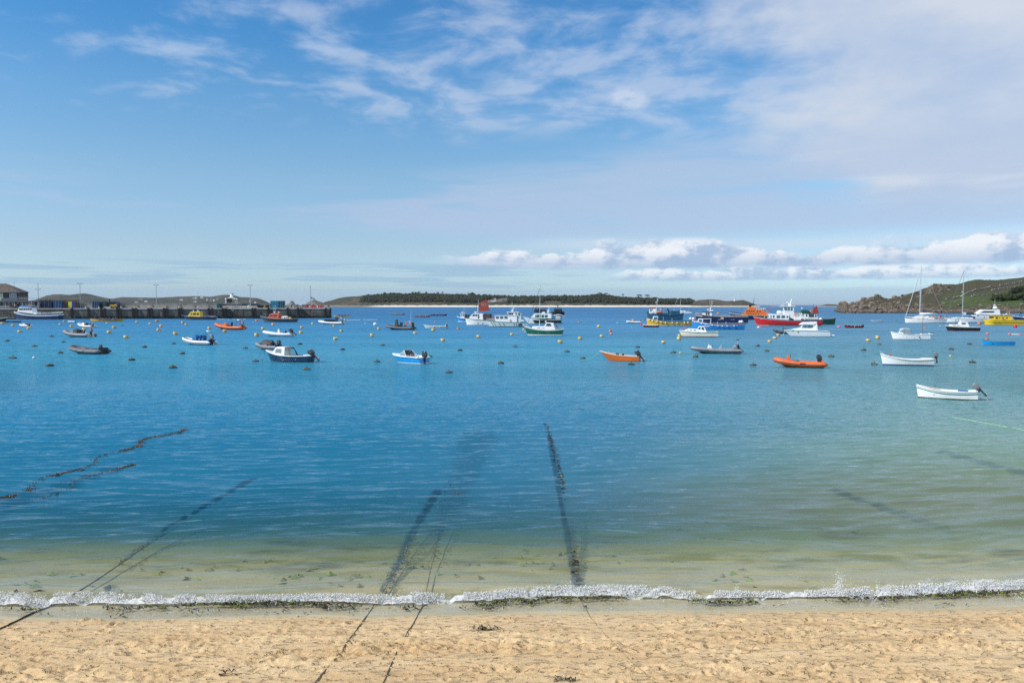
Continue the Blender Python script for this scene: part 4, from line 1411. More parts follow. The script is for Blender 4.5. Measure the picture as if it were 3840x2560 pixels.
# stone store with coloured doors
sv = 8.0
st = qroot('stone_store', 150, sv)
tag(st, 'rough stone store on the quay with red, green, yellow and blue doors', 'building')
def sx2(px): return qu(px, sv) - qu(150, sv)
hS = qz(220, 1123.5, sv) - DECK
rs_ = np.random.default_rng(12)
mb = MB(); mb.box((sx2(220), 1.6, hS / 2 - 0.05), (sx2(290) - sx2(150), 3.0, hS - 0.1)); mb.build('wall', granite_m, st)
for row in range(2):
    u = sx2(150)
    while u < sx2(289):
        w = rs_.uniform(0.5, 1.0)
        mb = MB(); mb.box((u + w / 2, 0.05, hS - 0.28 - row * 0.5), (w - 0.06, 0.3, 0.44)); mb.build('stone_block', granite_m, st)
        u += w
for (a, b2, cc, ht, lb) in ((234, 246, (0.30, 0.018, 0.03), 2.35, 'dark red door'), (246, 258.5, (0.01, 0.065, 0.05), 2.35, 'dark green door'), (259, 273, (0.62, 0.58, 0.03), 2.55, 'yellow door'), (273.5, 287, (0.02, 0.03, 0.25), 2.45, 'blue door')):
    mb = MB(); mb.box(((sx2(a) + sx2(b2)) / 2, -0.35, ht / 2 + 0.1), (sx2(b2) - sx2(a) - 0.05, 0.5, ht)); o = mb.build('door', mat('door_' + lb.replace(' ', '_'), cc, 0.5), st)
    o['label'] = lb
    mb = MB(); mb.box(((sx2(a) + sx2(b2)) / 2 + 0.35, -0.62, ht * 0.5), (0.08, 0.06, 0.25)); mb.build('handle', rail_m, o)

def container(px0, px1, v, h, colour, label, rz=0.0, depth=2.4, grp='shipping containers on the quay'):
    w = W_(px0, px1, v)
    root = qroot('shipping_container', px0, v, rz)
    tag(root, label, 'container', grp)
    m = mat('container_%d' % px0, colour, 0.55, var=0.18, scale=1.2)
    mb = MB()
    mb.box((w / 2, depth / 2, h / 2 + 0.05), (w - 0.1, depth - 0.1, h - 0.1))
    mb.build('body', m, root)
    mb = MB()
    n = max(4, int(w / 0.30))
    for k in range(n):
        mb.box(((k + 0.5) * w / n, 0.02, h / 2 + 0.05), (w / n * 0.55, 0.08, h - 0.4))
    mb.build('corrugated_side', m, root)
    for xx in (0.08, w - 0.08):
        for yy in (0.06, depth - 0.06):
            mb = MB(); mb.box((xx, yy, h / 2 + 0.05), (0.16, 0.16, h)); mb.build('corner_post', m, root)
    mb = MB(); mb.box((w / 2, 0.05, h), (w, 0.14, 0.16)); mb.box((w / 2, 0.05, 0.12), (w, 0.14, 0.18)); mb.build('rail', m, root)
    for fx in (0.32, 0.68):
        mb = MB(); mb.tube([(w * fx, -0.06, 0.2), (w * fx, -0.06, h - 0.1)], 0.03, 5); mb.build('lock_bar', rail_m, root)
    return root
container(157, 195, 5.6, 2.75, (0.012, 0.03, 0.085), 'dark navy container in front of the stone store, beside the terrace')
container(200, 233, 5.8, 2.75, (0.015, 0.085, 0.20), 'mid blue container in front of the stone store beside the red door')
container(348, 373, 4.2, 2.65, (0.012, 0.065, 0.14), 'blue container end-on standing alone on the quay', depth=6)
container(384, 401, 5.0, 2.6, (0.015, 0.05, 0.055), 'dark green container behind the forklift mast', depth=6)
container(416, 437, 5.0, 2.6, (0.02, 0.06, 0.17), 'blue container behind the yellow forklift', depth=6)
teal = container(1015, 1045, 3.4, 2.95, (0.02, 0.25, 0.36), 'bright teal container near the quay head, panel side to the harbour')
container(1046, 1067, 3.2, 2.95, (0.01, 0.085, 0.12), 'closed door end of the teal container near the quay head, shaded in colour', depth=5)  # end face of the teal container as a second box, shade in its colour

# forklift
fk = qroot('forklift', 398, 3.0)
tag(fk, 'yellow forklift truck parked before containers on the quay', 'forklift')
yel = mat('plant_yellow', (0.62, 0.34, 0.02), 0.5)
blk = mat('black_rubber', (0.015, 0.015, 0.016), 0.7)
mb = MB(); mb.box((2.6, 0.8, 0.95), (2.4, 1.3, 0.9)); mb.box((3.4, 0.8, 1.25), (0.9, 1.3, 0.7), taper=0.85); mb.build('body', yel, fk, bevel=0.08)
for xx in (1.75, 3.35):
    for yy in (0.1, 1.5):
        mb = MB(); mb.lathe([(0.2, -0.16), (0.45, -0.15), (0.48, 0), (0.45, 0.15), (0.2, 0.16)], 12, (xx, yy, 0.48), axis='y'); w_ = mb.build('wheel', blk, fk, smooth=True, angle=40)
        mb = MB(); mb.lathe([(0.2, -0.18), (0.2, 0.18)], 10, (xx, yy, 0.48), axis='y'); mb.build('rim', yel, w_)
mb = MB()
for yy in (0.3, 1.3):
    mb.box((1.2, yy, 1.9), (0.18, 0.14, 3.4))
mb.box((1.2, 0.8, 3.5), (0.18, 1.1, 0.12)); mb.box((1.2, 0.8, 0.6), (0.18, 1.1, 0.3))
mb.build('mast', timber_m, fk)
for yy in (0.45, 1.15):
    mb = MB(); mb.box((0.55, yy, 0.45), (1.2, 0.12, 0.07)); mb.build('fork', timber_m, fk)
mb = MB()
for xx in (1.9, 3.0):
    for yy in (0.25, 1.35):
        mb.tube([(xx, yy, 1.3), (xx + 0.1, yy, 2.5)], 0.05, 5)
mb.box((2.5, 0.8, 2.55), (1.4, 1.25, 0.08))
mb.build('overhead_guard', timber_m, fk)
mb = MB(); mb.box((2.6, 0.8, 1.6), (0.5, 0.6, 0.5)); mb.build('seat', blk, fk)
mb = MB(); mb.box((0, 0, 0.35), (2.4, 1.0, 0.6))
o = mb.build('concrete_block', cope_m); o.location = QP(qu(404, 1.4), 1.4, DECK); o.rotation_euler = (0, 0, QROT)
tag(o, 'pale concrete block on the quay edge before the forklift', 'block')

# lamps and flagpole
pole_m = mat('grey_steel_pole', (0.22, 0.24, 0.26), 0.5, metal=0.3)
def lamp(px, py_top, v, label, cross=None):
    root = qroot('quay_lamp', px, v)
    tag(root, label, 'lamp post', 'lamp posts along the quay')
    h = qz(px, py_top, v) - DECK
    mb = MB(); mb.lathe([(0.2, 0), (0.2, 0.8), (0.13, 0.9), (0.085, h)], 8); mb.build('pole', pole_m, root, smooth=True, angle=40)
    hc_ = h if cross is None else qz(px, cross, v) - DECK
    mb = MB(); mb.tube([(-0.75, 0, hc_), (0.75, 0, hc_)], 0.05, 5); mb.build('crossarm', pole_m, root)
    for xx in (-0.72, 0.72):
        mb = MB(); mb.box((xx, -0.05, hc_ + 0.02), (0.55, 0.45, 0.22), taper=0.7); mb.build('lamp_head', timber_m, root, bevel=0.03)
lamp(146, 1061, 5.0, 'thin lamp mast rising above the terrace railing', cross=1085)
lamp(303, 1063, 9.0, 'tall twin-headed lamp post beside the stone store')
lamp(588, 1068, 9.0, 'tall twin-headed lamp post behind the long parapet')
lamp(940, 1069, 9.0, 'tall twin-headed lamp post near the ferry')
for px, top, lb in ((57, 1053, 'thin aerial pole behind the hipped roof'),):
    root = qroot('aerial_pole', px, 12.0)
    mb = MB(); mb.lathe([(0.09, 0), (0.07, qz(px, 1080, 12) - DECK), (0.04, qz(px, top, 12) - DECK)], 6)
    mb.build('pole', pole_m, root)
    tag(root, lb, 'pole')
fp_ = qroot('flagpole', 1166, 7.0)
tag(fp_, 'grey flagpole with a blue and white flag near the quay head', 'flagpole')
hF = qz(1166, 1074, 7.0) - DECK
mb = MB(); mb.lathe([(0.14, 0), (0.12, 1), (0.09, hF)], 8); mb.build('pole', pole_m, fp_, smooth=True, angle=40)
mb = MB(); mb.box((0, 0, hF + 0.08), (0.35, 0.35, 0.14)); mb.build('pole_cap', timber_m, fp_)
fz0 = qz(1166, 1112, 7.0) - DECK
flag_m = bpy.data.materials.new('blue_white_flag')
flag_m.use_nodes = True
t = NT(flag_m.node_tree)
tcx = t.sep(t.n('ShaderNodeTexCoord').outputs['Object'])
stripe = t.m('GREATER_THAN', t.m('SINE', t.add(t.mul(tcx[2], 14.0), t.mul(tcx[0], 6.0))), 0.0)
t.link(t.mix(stripe, (0.06, 0.10, 0.30), (0.55, 0.58, 0.65)), flag_m.node_tree.nodes['Principled BSDF'].inputs['Base Color'])
mb = MB()
for k in range(8):
    a, b2 = k / 8, (k + 1) / 8
    f_ = lambda s: (0.1 + s * 1.6, 0.12 * math.sin(s * 7), fz0 - 0.75 * s)
    A_, B_ = f_(a), f_(b2)
    mb.face([A_, B_, (B_[0], B_[1], B_[2] - 0.75), (A_[0], A_[1], A_[2] - 0.75)])
o = mb.build('flag', flag_m, fp_, smooth=True)
sol = o.modifiers.new('cloth', 'SOLIDIFY'); sol.thickness = 0.01

# ship moored at the outer side: only its upper works rise over the quay
sh = qroot('ferry', 812, 18.0, z=0.0)
tag(sh, 'ferry moored behind the quay, upper works with flared white funnel showing', 'ship')
def sx3(px): return qu(px, 18.0) - qu(812, 18.0)
def sz3(py): return qz(850, py, 18.0)
navy_hull = mat('ship_navy', (0.012, 0.02, 0.045), 0.5)
mb = MB(); mb.prism([(sx3(790), -1), (sx3(960), -1), (sx3(968), sz3(1140)), (sx3(780), sz3(1140))], 4.0, y0=4.5); mb.build('hull', navy_hull, sh)
mb = MB(); mb.box((sx3(857), 4, (sz3(1137) + sz3(1120)) / 2), (sx3(866) - sx3(847), 4, sz3(1120) - sz3(1137))); mb.build('deckhouse', mat('ship_black', (0.012, 0.012, 0.013), 0.5), sh)
mb = MB(); mb.box((sx3(873), 4, (sz3(1137) + sz3(1120)) / 2), (sx3(878) - sx3(867), 3, sz3(1120) - sz3(1137))); mb.build('winch_house', mat('ship_buff', (0.42, 0.36, 0.15), 0.6), sh)
mb = MB(); mb.lathe([(1.25, sz3(1115)), (0.75, sz3(1113)), (0.55, sz3(1107)), (0.62, sz3(1102))], 14, (sx3(865), 4, 0)); fn = mb.build('funnel', white_p, sh, smooth=True)
mb = MB(); mb.box((sx3(867), 4, sz3(1100.6)), (1.5, 1.1, 0.22)); mb.build('funnel_cap', timber_m, fn)
mb = MB(); mb.box((sx3(863), 4, sz3(1116)), (2.6, 2.4, 0.5)); mb.build('funnel_deck', white_p, sh)
for px, w_ in ((846, 0.55), (879, 0.5), (885, 0.5)):
    mb = MB(); mb.lathe([(w_ * 0.6, sz3(1138)), (w_ * 0.6, sz3(1124)), (w_, sz3(1123)), (w_, sz3(1119)), (w_ * 0.3, sz3(1118))], 10, (sx3(px), 3, 0)); mb.build('ventilator', white_p, sh, smooth=True, angle=40)
mb = MB()
for k in range(12):
    mb.tube([(sx3(842 + k * 5), 0.6, sz3(1141)), (sx3(842 + k * 5), 0.6, sz3(1134))], 0.04, 4)
for py in (1134, 1137.5):
    mb.tube([(sx3(842), 0.6, sz3(py)), (sx3(900), 0.6, sz3(py))], 0.04, 4)
mb.build('deck_rail', rail_m, sh)
for (px0, px1, v, h, cc, lb) in ((813, 822, 5.0, 1.9, (0.012, 0.14, 0.18), 'teal cargo crate beside the ferry gangway'), (824, 834, 5.2, 1.6, (0.02, 0.045, 0.06), 'dark blue cargo crate beside the ferry gangway')):
    root = qroot('cargo_crate', px0, v)
    w_ = W_(px0, px1, v)
    m_ = mat('crate_%d' % px0, cc, 0.6, var=0.2)
    mb = MB(); mb.box((w_ / 2, 0.6, h / 2), (w_ - 0.06, 1.1, h)); mb.build('body', m_, root, bevel=0.03)
    mb = MB()
    for k in range(4):
        mb.box((w_ * (k + 0.5) / 4, 0.0, h / 2), (0.1, 0.08, h - 0.1))
    mb.build('ribs', m_, root)
    tag(root, lb, 'crate', 'cargo crates on the quay')
for k, px in enumerate((915, 921, 934, 945)):
    root = qroot('cargo_bag', px, 3.2)
    mb = MB(); mb.box((0, 0, 0.4), (0.9, 0.8, 0.8), taper=0.8); o = mb.build('sack', mat('cargo_sack', (0.42, 0.40, 0.36), 0.9), root, bevel=0.12)
    tag(root, ('grey cargo bag on the quay under the tall lamp', 'second grey cargo bag beside the tall lamp', 'grey cargo bag right against the tall lamp base', 'grey cargo bag next to the dark skip')[k], 'bag', 'cargo bags on the quay')
mb = MB(); mb.tube([(0.45 * math.cos(a), 0, 0.5 + 0.45 * math.sin(a)) for a in np.linspace(0, 6.28, 15)], 0.13, 6)
o = mb.build('lifebuoy', white_p, smooth=True); o.location = QP(qu(934, 1.2), 1.2, DECK + 0.2); o.rotation_euler = (0, 0, QROT)
tag(o, 'white lifebuoy on the quay edge below the tall lamp', 'lifebuoy')
for px0, px1, cc, lb in ((965, 989, (0.02, 0.018, 0.014), 'dark waste skip on the quay, wider of two'), (996, 1009, (0.012, 0.02, 0.035), 'dark blue waste skip beside the yellow bin')):
    root = qroot('waste_skip', px0, 2.0)
    w_ = W_(px0, px1, 2.0)
    mb = MB(); mb.prism([(w_ * 0.15, 0.05), (w_ * 0.85, 0.05), (w_, 0.75), (w_, 1.15), (0, 1.15), (0, 0.75)], 0.85, y0=0.9); mb.build('body', mat('skip_%d' % px0, cc, 0.7), root)
    mb = MB(); mb.box((w_ / 2, 0.03, 1.15), (w_, 0.12, 0.12)); mb.build('rim', timber_m, root)
    tag(root, lb, 'skip', 'skips on the quay')
root = qroot('wheeled_bin', 990, 2.2)
mb = MB(); mb.box((0.4, 0.4, 0.6), (0.7, 0.7, 1.0), taper=1.12); mb.build('body', yel, root, bevel=0.05)
mb = MB(); mb.box((0.4, 0.4, 1.14), (0.85, 0.85, 0.08)); mb.build('lid', yel, root)
tag(root, 'yellow bin between the two dark skips', 'bin')
# red barriers
red_m = mat('barrier_red', (0.60, 0.03, 0.05), 0.5)
for k, px in enumerate(np.linspace(1144, 1208, 10)):
    root = qroot('barrier', float(px), 1.6, rz=0.15 * math.sin(k))
    mb = MB(); mb.box((0.4, 0, 0.75), (0.62, 0.08, 0.5)); mb.box((0.4, 0, 0.32), (0.62, 0.08, 0.2)); mb.build('panel', red_m if k % 4 != 2 else white_p, root, bevel=0.02)
    for xx in (0.08, 0.72):
        mb = MB(); mb.box((xx, 0, 0.55), (0.07, 0.09, 1.1)); mb.build('post', red_m, root)
        mb = MB(); mb.box((xx, 0, 0.03), (0.08, 0.5, 0.06)); mb.build('foot', red_m, root)
    tag(root, ['first', 'second', 'third', 'fourth', 'fifth', 'sixth', 'seventh', 'eighth', 'ninth', 'tenth'][k] + (' red' if k % 4 != 2 else ' red and white') + ' crowd barrier from the landward end of the row', 'barrier', 'red barriers at the quay head')
rp_ = random.Random(4)
cols_ = [(0.03, 0.03, 0.05), (0.02, 0.02, 0.025), (0.05, 0.08, 0.2), (0.02, 0.09, 0.10), (0.35, 0.35, 0.36), (0.15, 0.02, 0.03), (0.03, 0.03, 0.04), (0.06, 0.06, 0.03)]
for k, px in enumerate([1093, 1095, 1101, 1104, 1107, 1110, 1114, 1117, 1121, 1136, 1139, 1143, 1147, 1150, 1155, 1160, 1163, 1172, 1176, 1181, 1186, 1192, 1205]):
    v = rp_.uniform(3.0, 7.5)
    person(QP(qu(px, v), v, DECK), rp_.uniform(0, 6.28), cols_[k % 8], ('stand', 'walk')[k % 3 == 1], ('onlooker in %s, %s from the left in the crowd on the quay head' % (['dark navy', 'black', 'blue', 'dark teal', 'pale grey', 'dark red', 'charcoal', 'olive'][k % 8], ['first', 'second', 'third', 'fourth', 'fifth', 'sixth', 'seventh', 'eighth', 'ninth', 'tenth', 'eleventh', 'twelfth', 'thirteenth', 'fourteenth', 'fifteenth', 'sixteenth', 'seventeenth', 'eighteenth', 'nineteenth', 'twentieth', 'twenty-first', 'twenty-second', 'twenty-third'][k])), 'crowd on the quay head')
person(QP(qu(1235, 1.5), 1.5, DECK), 3.0, (0.25, 0.03, 0.05), 'stand', 'person in dark red at the very tip of the quay', 'people on the quay')
person(QP(qu(1231, 2.0), 2.0, DECK), 1.0, (0.03, 0.03, 0.04), 'stand', 'person in black at the tip of the quay, beside the one in red', 'people on the quay')
# low pontoon at the foot of the old wall
pt = empty('pontoon', onz(20, 1209, 0), QROT)
tag(pt, 'low dark wooden pontoon at the foot of the stone quay', 'pontoon')
mb = MB(); mb.box((-2.5, 0, 0.28), (13.5, 2.0, 0.3)); mb.build('deck', mat('old_planks', (0.06, 0.055, 0.05), 0.85, var=0.3), pt)
for xx in (-7, -3.5, 0, 3.2):
    mb = MB(); mb.box((xx, 0, 0.02), (1.6, 1.6, 0.4)); mb.build('float', timber_m, pt)

# ------------------------------------------------------------------ boat building kit (unit length: bow at x=-0.5, stern at x=+0.5)
PW = mat('boat_white', (0.80, 0.80, 0.77), 0.28, var=0.04, scale=5, coat=0.3)
PCREAM = mat('boat_cream', (0.72, 0.67, 0.54), 0.32, var=0.05, scale=5, coat=0.2)
PPALE = mat('boat_pale_green', (0.56, 0.66, 0.61), 0.35, var=0.06, scale=5)
PGREY = mat('hypalon_grey', (0.22, 0.24, 0.26), 0.6, var=0.12, scale=6)
PDGREY = mat('hypalon_dark_grey', (0.085, 0.09, 0.10), 0.55, var=0.15, scale=6)
PBLACK = mat('boat_black', (0.012, 0.012, 0.014), 0.45, var=0.2, scale=6)
PRUB = mat('rubbing_strake', (0.02, 0.02, 0.022), 0.6, var=0.2, scale=9)
PNAVY = mat('boat_navy', (0.010, 0.020, 0.075), 0.3, var=0.12, scale=5, coat=0.3)
PDBLUE = mat('boat_dark_blue', (0.012, 0.045, 0.105), 0.3, var=0.15, scale=5, coat=0.3)
PBLUE = mat('boat_bright_blue', (0.01, 0.22, 0.56), 0.3, var=0.08, scale=5, coat=0.3)
PCYAN = mat('boat_sky_blue', (0.01, 0.30, 0.66), 0.28, var=0.08, scale=5, coat=0.3)
PGREEN = mat('boat_green', (0.005, 0.105, 0.060), 0.28, var=0.1, scale=5, coat=0.3)
PDGREEN = mat('boat_dark_green', (0.006, 0.060, 0.035), 0.35, var=0.15, scale=5)
PRED = mat('boat_red', (0.60, 0.015, 0.018), 0.28, var=0.08, scale=5, coat=0.3)
PDRED = mat('boat_maroon', (0.17, 0.012, 0.018), 0.35, var=0.15, scale=5)
PYEL = mat('boat_yellow', (0.72, 0.40, 0.012), 0.3, var=0.1, scale=5, coat=0.2)
PYEL2 = mat('boat_bright_yellow', (0.80, 0.52, 0.008), 0.3, var=0.06, scale=5, coat=0.3)
PORG = mat('boat_orange', (0.74, 0.155, 0.012), 0.35, var=0.08, scale=5, coat=0.2)
PRORG = mat('hypalon_orange', (0.70, 0.13, 0.025), 0.5, var=0.1, scale=6)
PORED = mat('cabin_orange_red', (0.58, 0.085, 0.02), 0.4, var=0.08, scale=6)
PTEAL = mat('boat_teal', (0.012, 0.075, 0.13), 0.4, var=0.15, scale=5)
PANTI = mat('antifoul_red', (0.22, 0.035, 0.025), 0.6, var=0.2, scale=7)
PANTB = mat('antifoul_blue', (0.015, 0.04, 0.16), 0.6, var=0.2, scale=7)
PWOOD = mat('varnished_wood', (0.27, 0.13, 0.05), 0.45, var=0.25, scale=12)
PTEAK = mat('teak_deck', (0.36, 0.26, 0.16), 0.7, var=0.2, scale=14)
PDECK = mat('deck_grey', (0.42, 0.42, 0.40), 0.7, var=0.12, scale=9)
PALU = mat('aluminium', (0.62, 0.63, 0.65), 0.35, metal=0.6, var=0.05)
PSTEEL = mat('stainless_tube', (0.70, 0.71, 0.72), 0.25, metal=0.7, var=0.05)
PGLASS = mat('cabin_glass', (0.025, 0.04, 0.05), 0.06, var=0.2, spec=0.8)
PGLASSB = mat('blue_tinted_glass', (0.04, 0.12, 0.17), 0.06, var=0.2, spec=0.8)
PGLASSL = mat('pale_plastic_glass', (0.20, 0.24, 0.27), 0.10, var=0.2, spec=0.8)
PTARP = mat('tarpaulin', (0.055, 0.052, 0.050), 0.75, var=0.35, scale=14, bump=0.5)
PCANB = mat('blue_canvas', (0.01, 0.13, 0.34), 0.7, var=0.2, scale=10)
PCANG = mat('green_canvas', (0.004, 0.075, 0.05), 0.75, var=0.2, scale=10)
PSAIL = mat('tan_sail', (0.30, 0.050, 0.030), 0.8, var=0.18, scale=10)
PFEND = mat('white_fender', (0.72, 0.70, 0.68), 0.45, var=0.08, scale=20)
PLIFE = mat('lifering_orange', (0.72, 0.16, 0.04), 0.5)
PROPE = mat('mooring_rope', (0.45, 0.42, 0.34), 0.9, var=0.3, scale=30)
PROPEG = mat('green_rope', (0.30, 0.55, 0.33), 0.8, var=0.2, scale=30)
PCOWL = mat('outboard_cowl', (0.028, 0.032, 0.036), 0.25, var=0.1, scale=10, coat=0.4)
PCOWLG = mat('outboard_grey', (0.16, 0.17, 0.18), 0.3, var=0.1, scale=10)

BOATS = []
def boat(name, label, cat, px0, px1, py, rz_deg, B, group=None, extra=0.0):
    """an Empty at the waterline scaled so that the hull spans px0..px1 in the photograph"""
    rz = math.radians(rz_deg)
    p = onz((px0 + px1) / 2, py)
    Wm = (px1 - px0) * p.y / F
    L = Wm / (abs(math.cos(rz)) + B * abs(math.sin(rz)) * 0.8 + extra)
    off = 0.5 * L * (B * abs(math.cos(rz)) * 0.85 + abs(math.sin(rz)) * 0.95)
    k = (p.y + off) / p.y
    root = empty(name, (p.x * k, p.y + off, 0), rz, L)
    # keep the on-screen width once the boat is pushed back to its own distance
    root.scale = (L * k,) * 3
    tag(root, label, cat, group)
    BOATS.append((root, label, (px0 + px1) / 2, py, cat))
    return root

class Hull:
    def __init__(s, B, bow, mid, stern, um=0.5, p=0.75, tr=0.75, rb=0.10, rs=0.02, wl=0.82, um2=0.62, draft=0.035):
        s.__dict__.update(B=B, bow=bow, mid=mid, stern=stern, um=um, p=p, tr=tr, rb=rb, rs=rs, wl=wl, um2=um2, draft=draft)
    def sheer(s, u):
        if u < s.um2:
            return s.mid + (s.bow - s.mid) * ((s.um2 - u) / s.um2) ** 2
        return s.mid + (s.stern - s.mid) * ((u - s.um2) / (1 - s.um2)) ** 2
    def plan(s, u):
        if u < s.um:
            return max(0.012, math.sin(math.pi / 2 * u / s.um) ** s.p)
        return 1 - (1 - s.tr) * ((u - s.um) / (1 - s.um)) ** 2
    def pt(s, u, z, side, out=0.0):
        sh = s.sheer(u)
        tt = max(0.0, min(1.0, z / sh))
        w = s.wl + (1 - s.wl) * tt ** 0.8
        if z < 0:
            w = s.wl * (1 + z / s.draft * 0.35)
        x = (-0.5 + s.rb * (1 - tt)) * (1 - u) + (0.5 - s.rs * (1 - tt)) * u
        return Vector((x, side * (s.plan(u) * s.B / 2 * w + out), z))
    def band(s, za, zb, nz=4, nu=26, out=0.0, u0=0.0, u1=1.0, transom=True):
        """strip of hull side between two heights; a height is absolute, or ('s', k): k below/above the sheer"""
        mb = MB()
        f = lambda a, u: (s.sheer(u) + a[1]) if isinstance(a, tuple) else min(a, s.sheer(u))
        us = [u0 + (u1 - u0) * (i / nu) ** 1.25 for i in range(nu + 1)]
        g = {}
        for side in (-1, 1):
            for i, u in enumerate(us):
                for j in range(nz + 1):
                    a, b2 = f(za, u), f(zb, u)
                    g[side, i, j] = s.pt(u, a + (b2 - a) * j / nz, side, out)
            for i in range(nu):
                for j in range(nz):
                    mb.face([g[side, i, j], g[side, i + 1, j], g[side, i + 1, j + 1], g[side, i, j + 1]])
        if transom and u1 == 1.0:
            for j in range(nz):
                mb.face([g[-1, nu, j], g[1, nu, j], g[1, nu, j + 1], g[-1, nu, j + 1]])
        for j in range(nz):
            if u0 == 0.0:
                mb.face([g[-1, 0, j], g[1, 0, j], g[1, 0, j + 1], g[-1, 0, j + 1]])
        return mb

def std_hull(root, H, top, boot=None, boot_h=0.012, bottom=None, rail=None, rail_r=0.006, deck=None, deck_drop=0.004, stripe=None, transom_m=None, open_from=None, inner=None, floor=0.35):
    """hull sides, boot stripe, sheer stripe, gunwale and deck or open well"""
    bottom = bottom or PANTI
    H.band(-H.draft, 0.0 + 0.002, 2).build('bottom', bottom, root, smooth=True, angle=50)
    z0 = 0.002
    if boot:
        H.band(z0, boot_h, 1).build('boot_stripe', boot, root, smooth=True, angle=50)
        z0 = boot_h
    top_lim = ('s', 0.0)
    if stripe:
        H.band(('s', -stripe[0]), ('s', 0.0), 1).build('sheer_stripe', stripe[1], root, smooth=True, angle=50)
        top_lim = ('s', -stripe[0])
    hu = H.band(z0, top_lim, 5).build('hull', top, root, smooth=True, angle=50)
    us = [(i / 28) ** 1.2 for i in range(29)]
    if rail:
        mb = MB()
        for side in (-1, 1):
            mb.tube([H.pt(u, H.sheer(u), side) + Vector((0, side * rail_r * 0.4, 0)) for u in us], rail_r, 6)
        mb.tube([H.pt(1, H.sheer(1), -1), H.pt(1, H.sheer(1), 1)], rail_r, 6)
        mb.build('gunwale', rail, root, smooth=True)
    if deck is not None:
        mb = MB()
        uend = open_from if open_from else 1.0
        ud = [uend * (i / 18) ** 1.1 for i in range(19)]
        for a, b2 in zip(ud[:-1], ud[1:]):
            A, A2 = H.pt(a, H.sheer(a), -1), H.pt(a, H.sheer(a), 1)
            Bq, B2 = H.pt(b2, H.sheer(b2), -1), H.pt(b2, H.sheer(b2), 1)
            d = Vector((0, 0, -deck_drop))
            cA, cB = (A + A2) / 2 + Vector((0, 0, 0.006)), (Bq + B2) / 2 + Vector((0, 0, 0.006))
            mb.face([A + d, Bq + d, cB, cA])
            mb.face([cA, cB, B2 + d, A2 + d])
        mb.build('deck', deck, root, smooth=True)
    if open_from is not None:
        mb = MB()
        ud = [open_from + (0.985 - open_from) * i / 16 for i in range(17)]
        fl = lambda u: H.sheer(0.6) * floor
        def ins(u, z, side):
            q = H.pt(u, z, side)
            q.y = side * max(0.004, abs(q.y) - 0.012)
            return q
        for a, b2 in zip(ud[:-1], ud[1:]):
            for side in (-1, 1):
                mb.face([ins(a, H.sheer(a) - 0.001, side), ins(b2, H.sheer(b2) - 0.001, side), ins(b2, fl(b2), side), ins(a, fl(a), side)])
            mb.face([ins(a, fl(a), -1), ins(b2, fl(b2), -1), ins(b2, fl(b2), 1), ins(a, fl(a), 1)])
        u = ud[-1]
        mb.face([ins(u, fl(u), -1), ins(u, fl(u), 1), ins(u, H.sheer(u) - 0.003, 1), ins(u, H.sheer(u) - 0.003, -1)])
        u = ud[0]
        mb.face([ins(u, fl(u), -1), ins(u, fl(u), 1), ins(u, H.sheer(u) - 0.003, 1), ins(u, H.sheer(u) - 0.003, -1)])
        mb.build('inside', inner or PDECK, root)
    return hu

def cab(root, poly, w0, w1, m, wins=(), gm=None, name='cabin', front=None, bev=0.006, roof=None, nfront=3, back=None):
    """cabin from a side outline given as (u, h) with u from bow 0 to stern 1"""
    P = [(u - 0.5, h) for u, h in poly]
    mb = MB()
    mb.prism(P, w0, w1)
    o = mb.build(name, m, root, bevel=bev)
    zs = [q[1] for q in P]
    z0, z1 = min(zs), max(zs)
    hw = lambda z: w0 + (w1 - w0) * (z - z0) / (z1 - z0)
    for w in wins:
        w = [(u - 0.5, h) for u, h in w]
        for side in (-1, 1):
            mb = MB()
            a = [(x, side * (hw(z) + 0.0028), z) for x, z in w]
            b2 = [(x, side * (hw(z) - 0.004), z) for x, z in w]
            n = len(w)
            mb.add(a + b2, [tuple(range(n))] + [(i, (i + 1) % n, n + (i + 1) % n, n + i) for i in range(n)])
            mb.build('window', gm or PGLASS, o)
    for fr_ in ((front,) if front else ()) + ((back,) if back else ()):
        (ua, ha), (ub, hb_) = fr_
        d = Vector((ub - ua, 0, hb_ - ha)).normalized()
        nrm = Vector((-d.z, 0, d.x)) if fr_ is front else Vector((d.z, 0, -d.x))
        for k in range(nfront):
            y0, y1 = -1 + 2 * (k + 0.08) / nfront, -1 + 2 * (k + 0.92) / nfront
            A, Bq = hw(ha) * 0.92, hw(hb_) * 0.92
            pts = [Vector((ua - 0.5, A * y0, ha)), Vector((ua - 0.5, A * y1, ha)), Vector((ub - 0.5, Bq * y1, hb_)), Vector((ub - 0.5, Bq * y0, hb_))]
            mb = MB()
            a = [q + nrm * 0.003 for q in pts]
            b2 = [q - nrm * 0.004 for q in pts]
            mb.add(a + b2, [(0, 1, 2, 3)] + [(i, (i + 1) % 4, 4 + (i + 1) % 4, 4 + i) for i in range(4)])
            mb.build('windscreen', gm or PGLASS, o)
    if roof:
        (ua, ub, h, ww, th, rm) = roof
        mb = MB()
        mb.box(((ua + ub) / 2 - 0.5, 0, h), (ub - ua, ww * 2, th))
        mb.build('roof', rm, o, bevel=th * 0.3)
    return o

def rect(u0, u1, h0, h1, sl=0.0):
    return [(u0 - sl, h0), (u1, h0), (u1, h1), (u0, h1)]

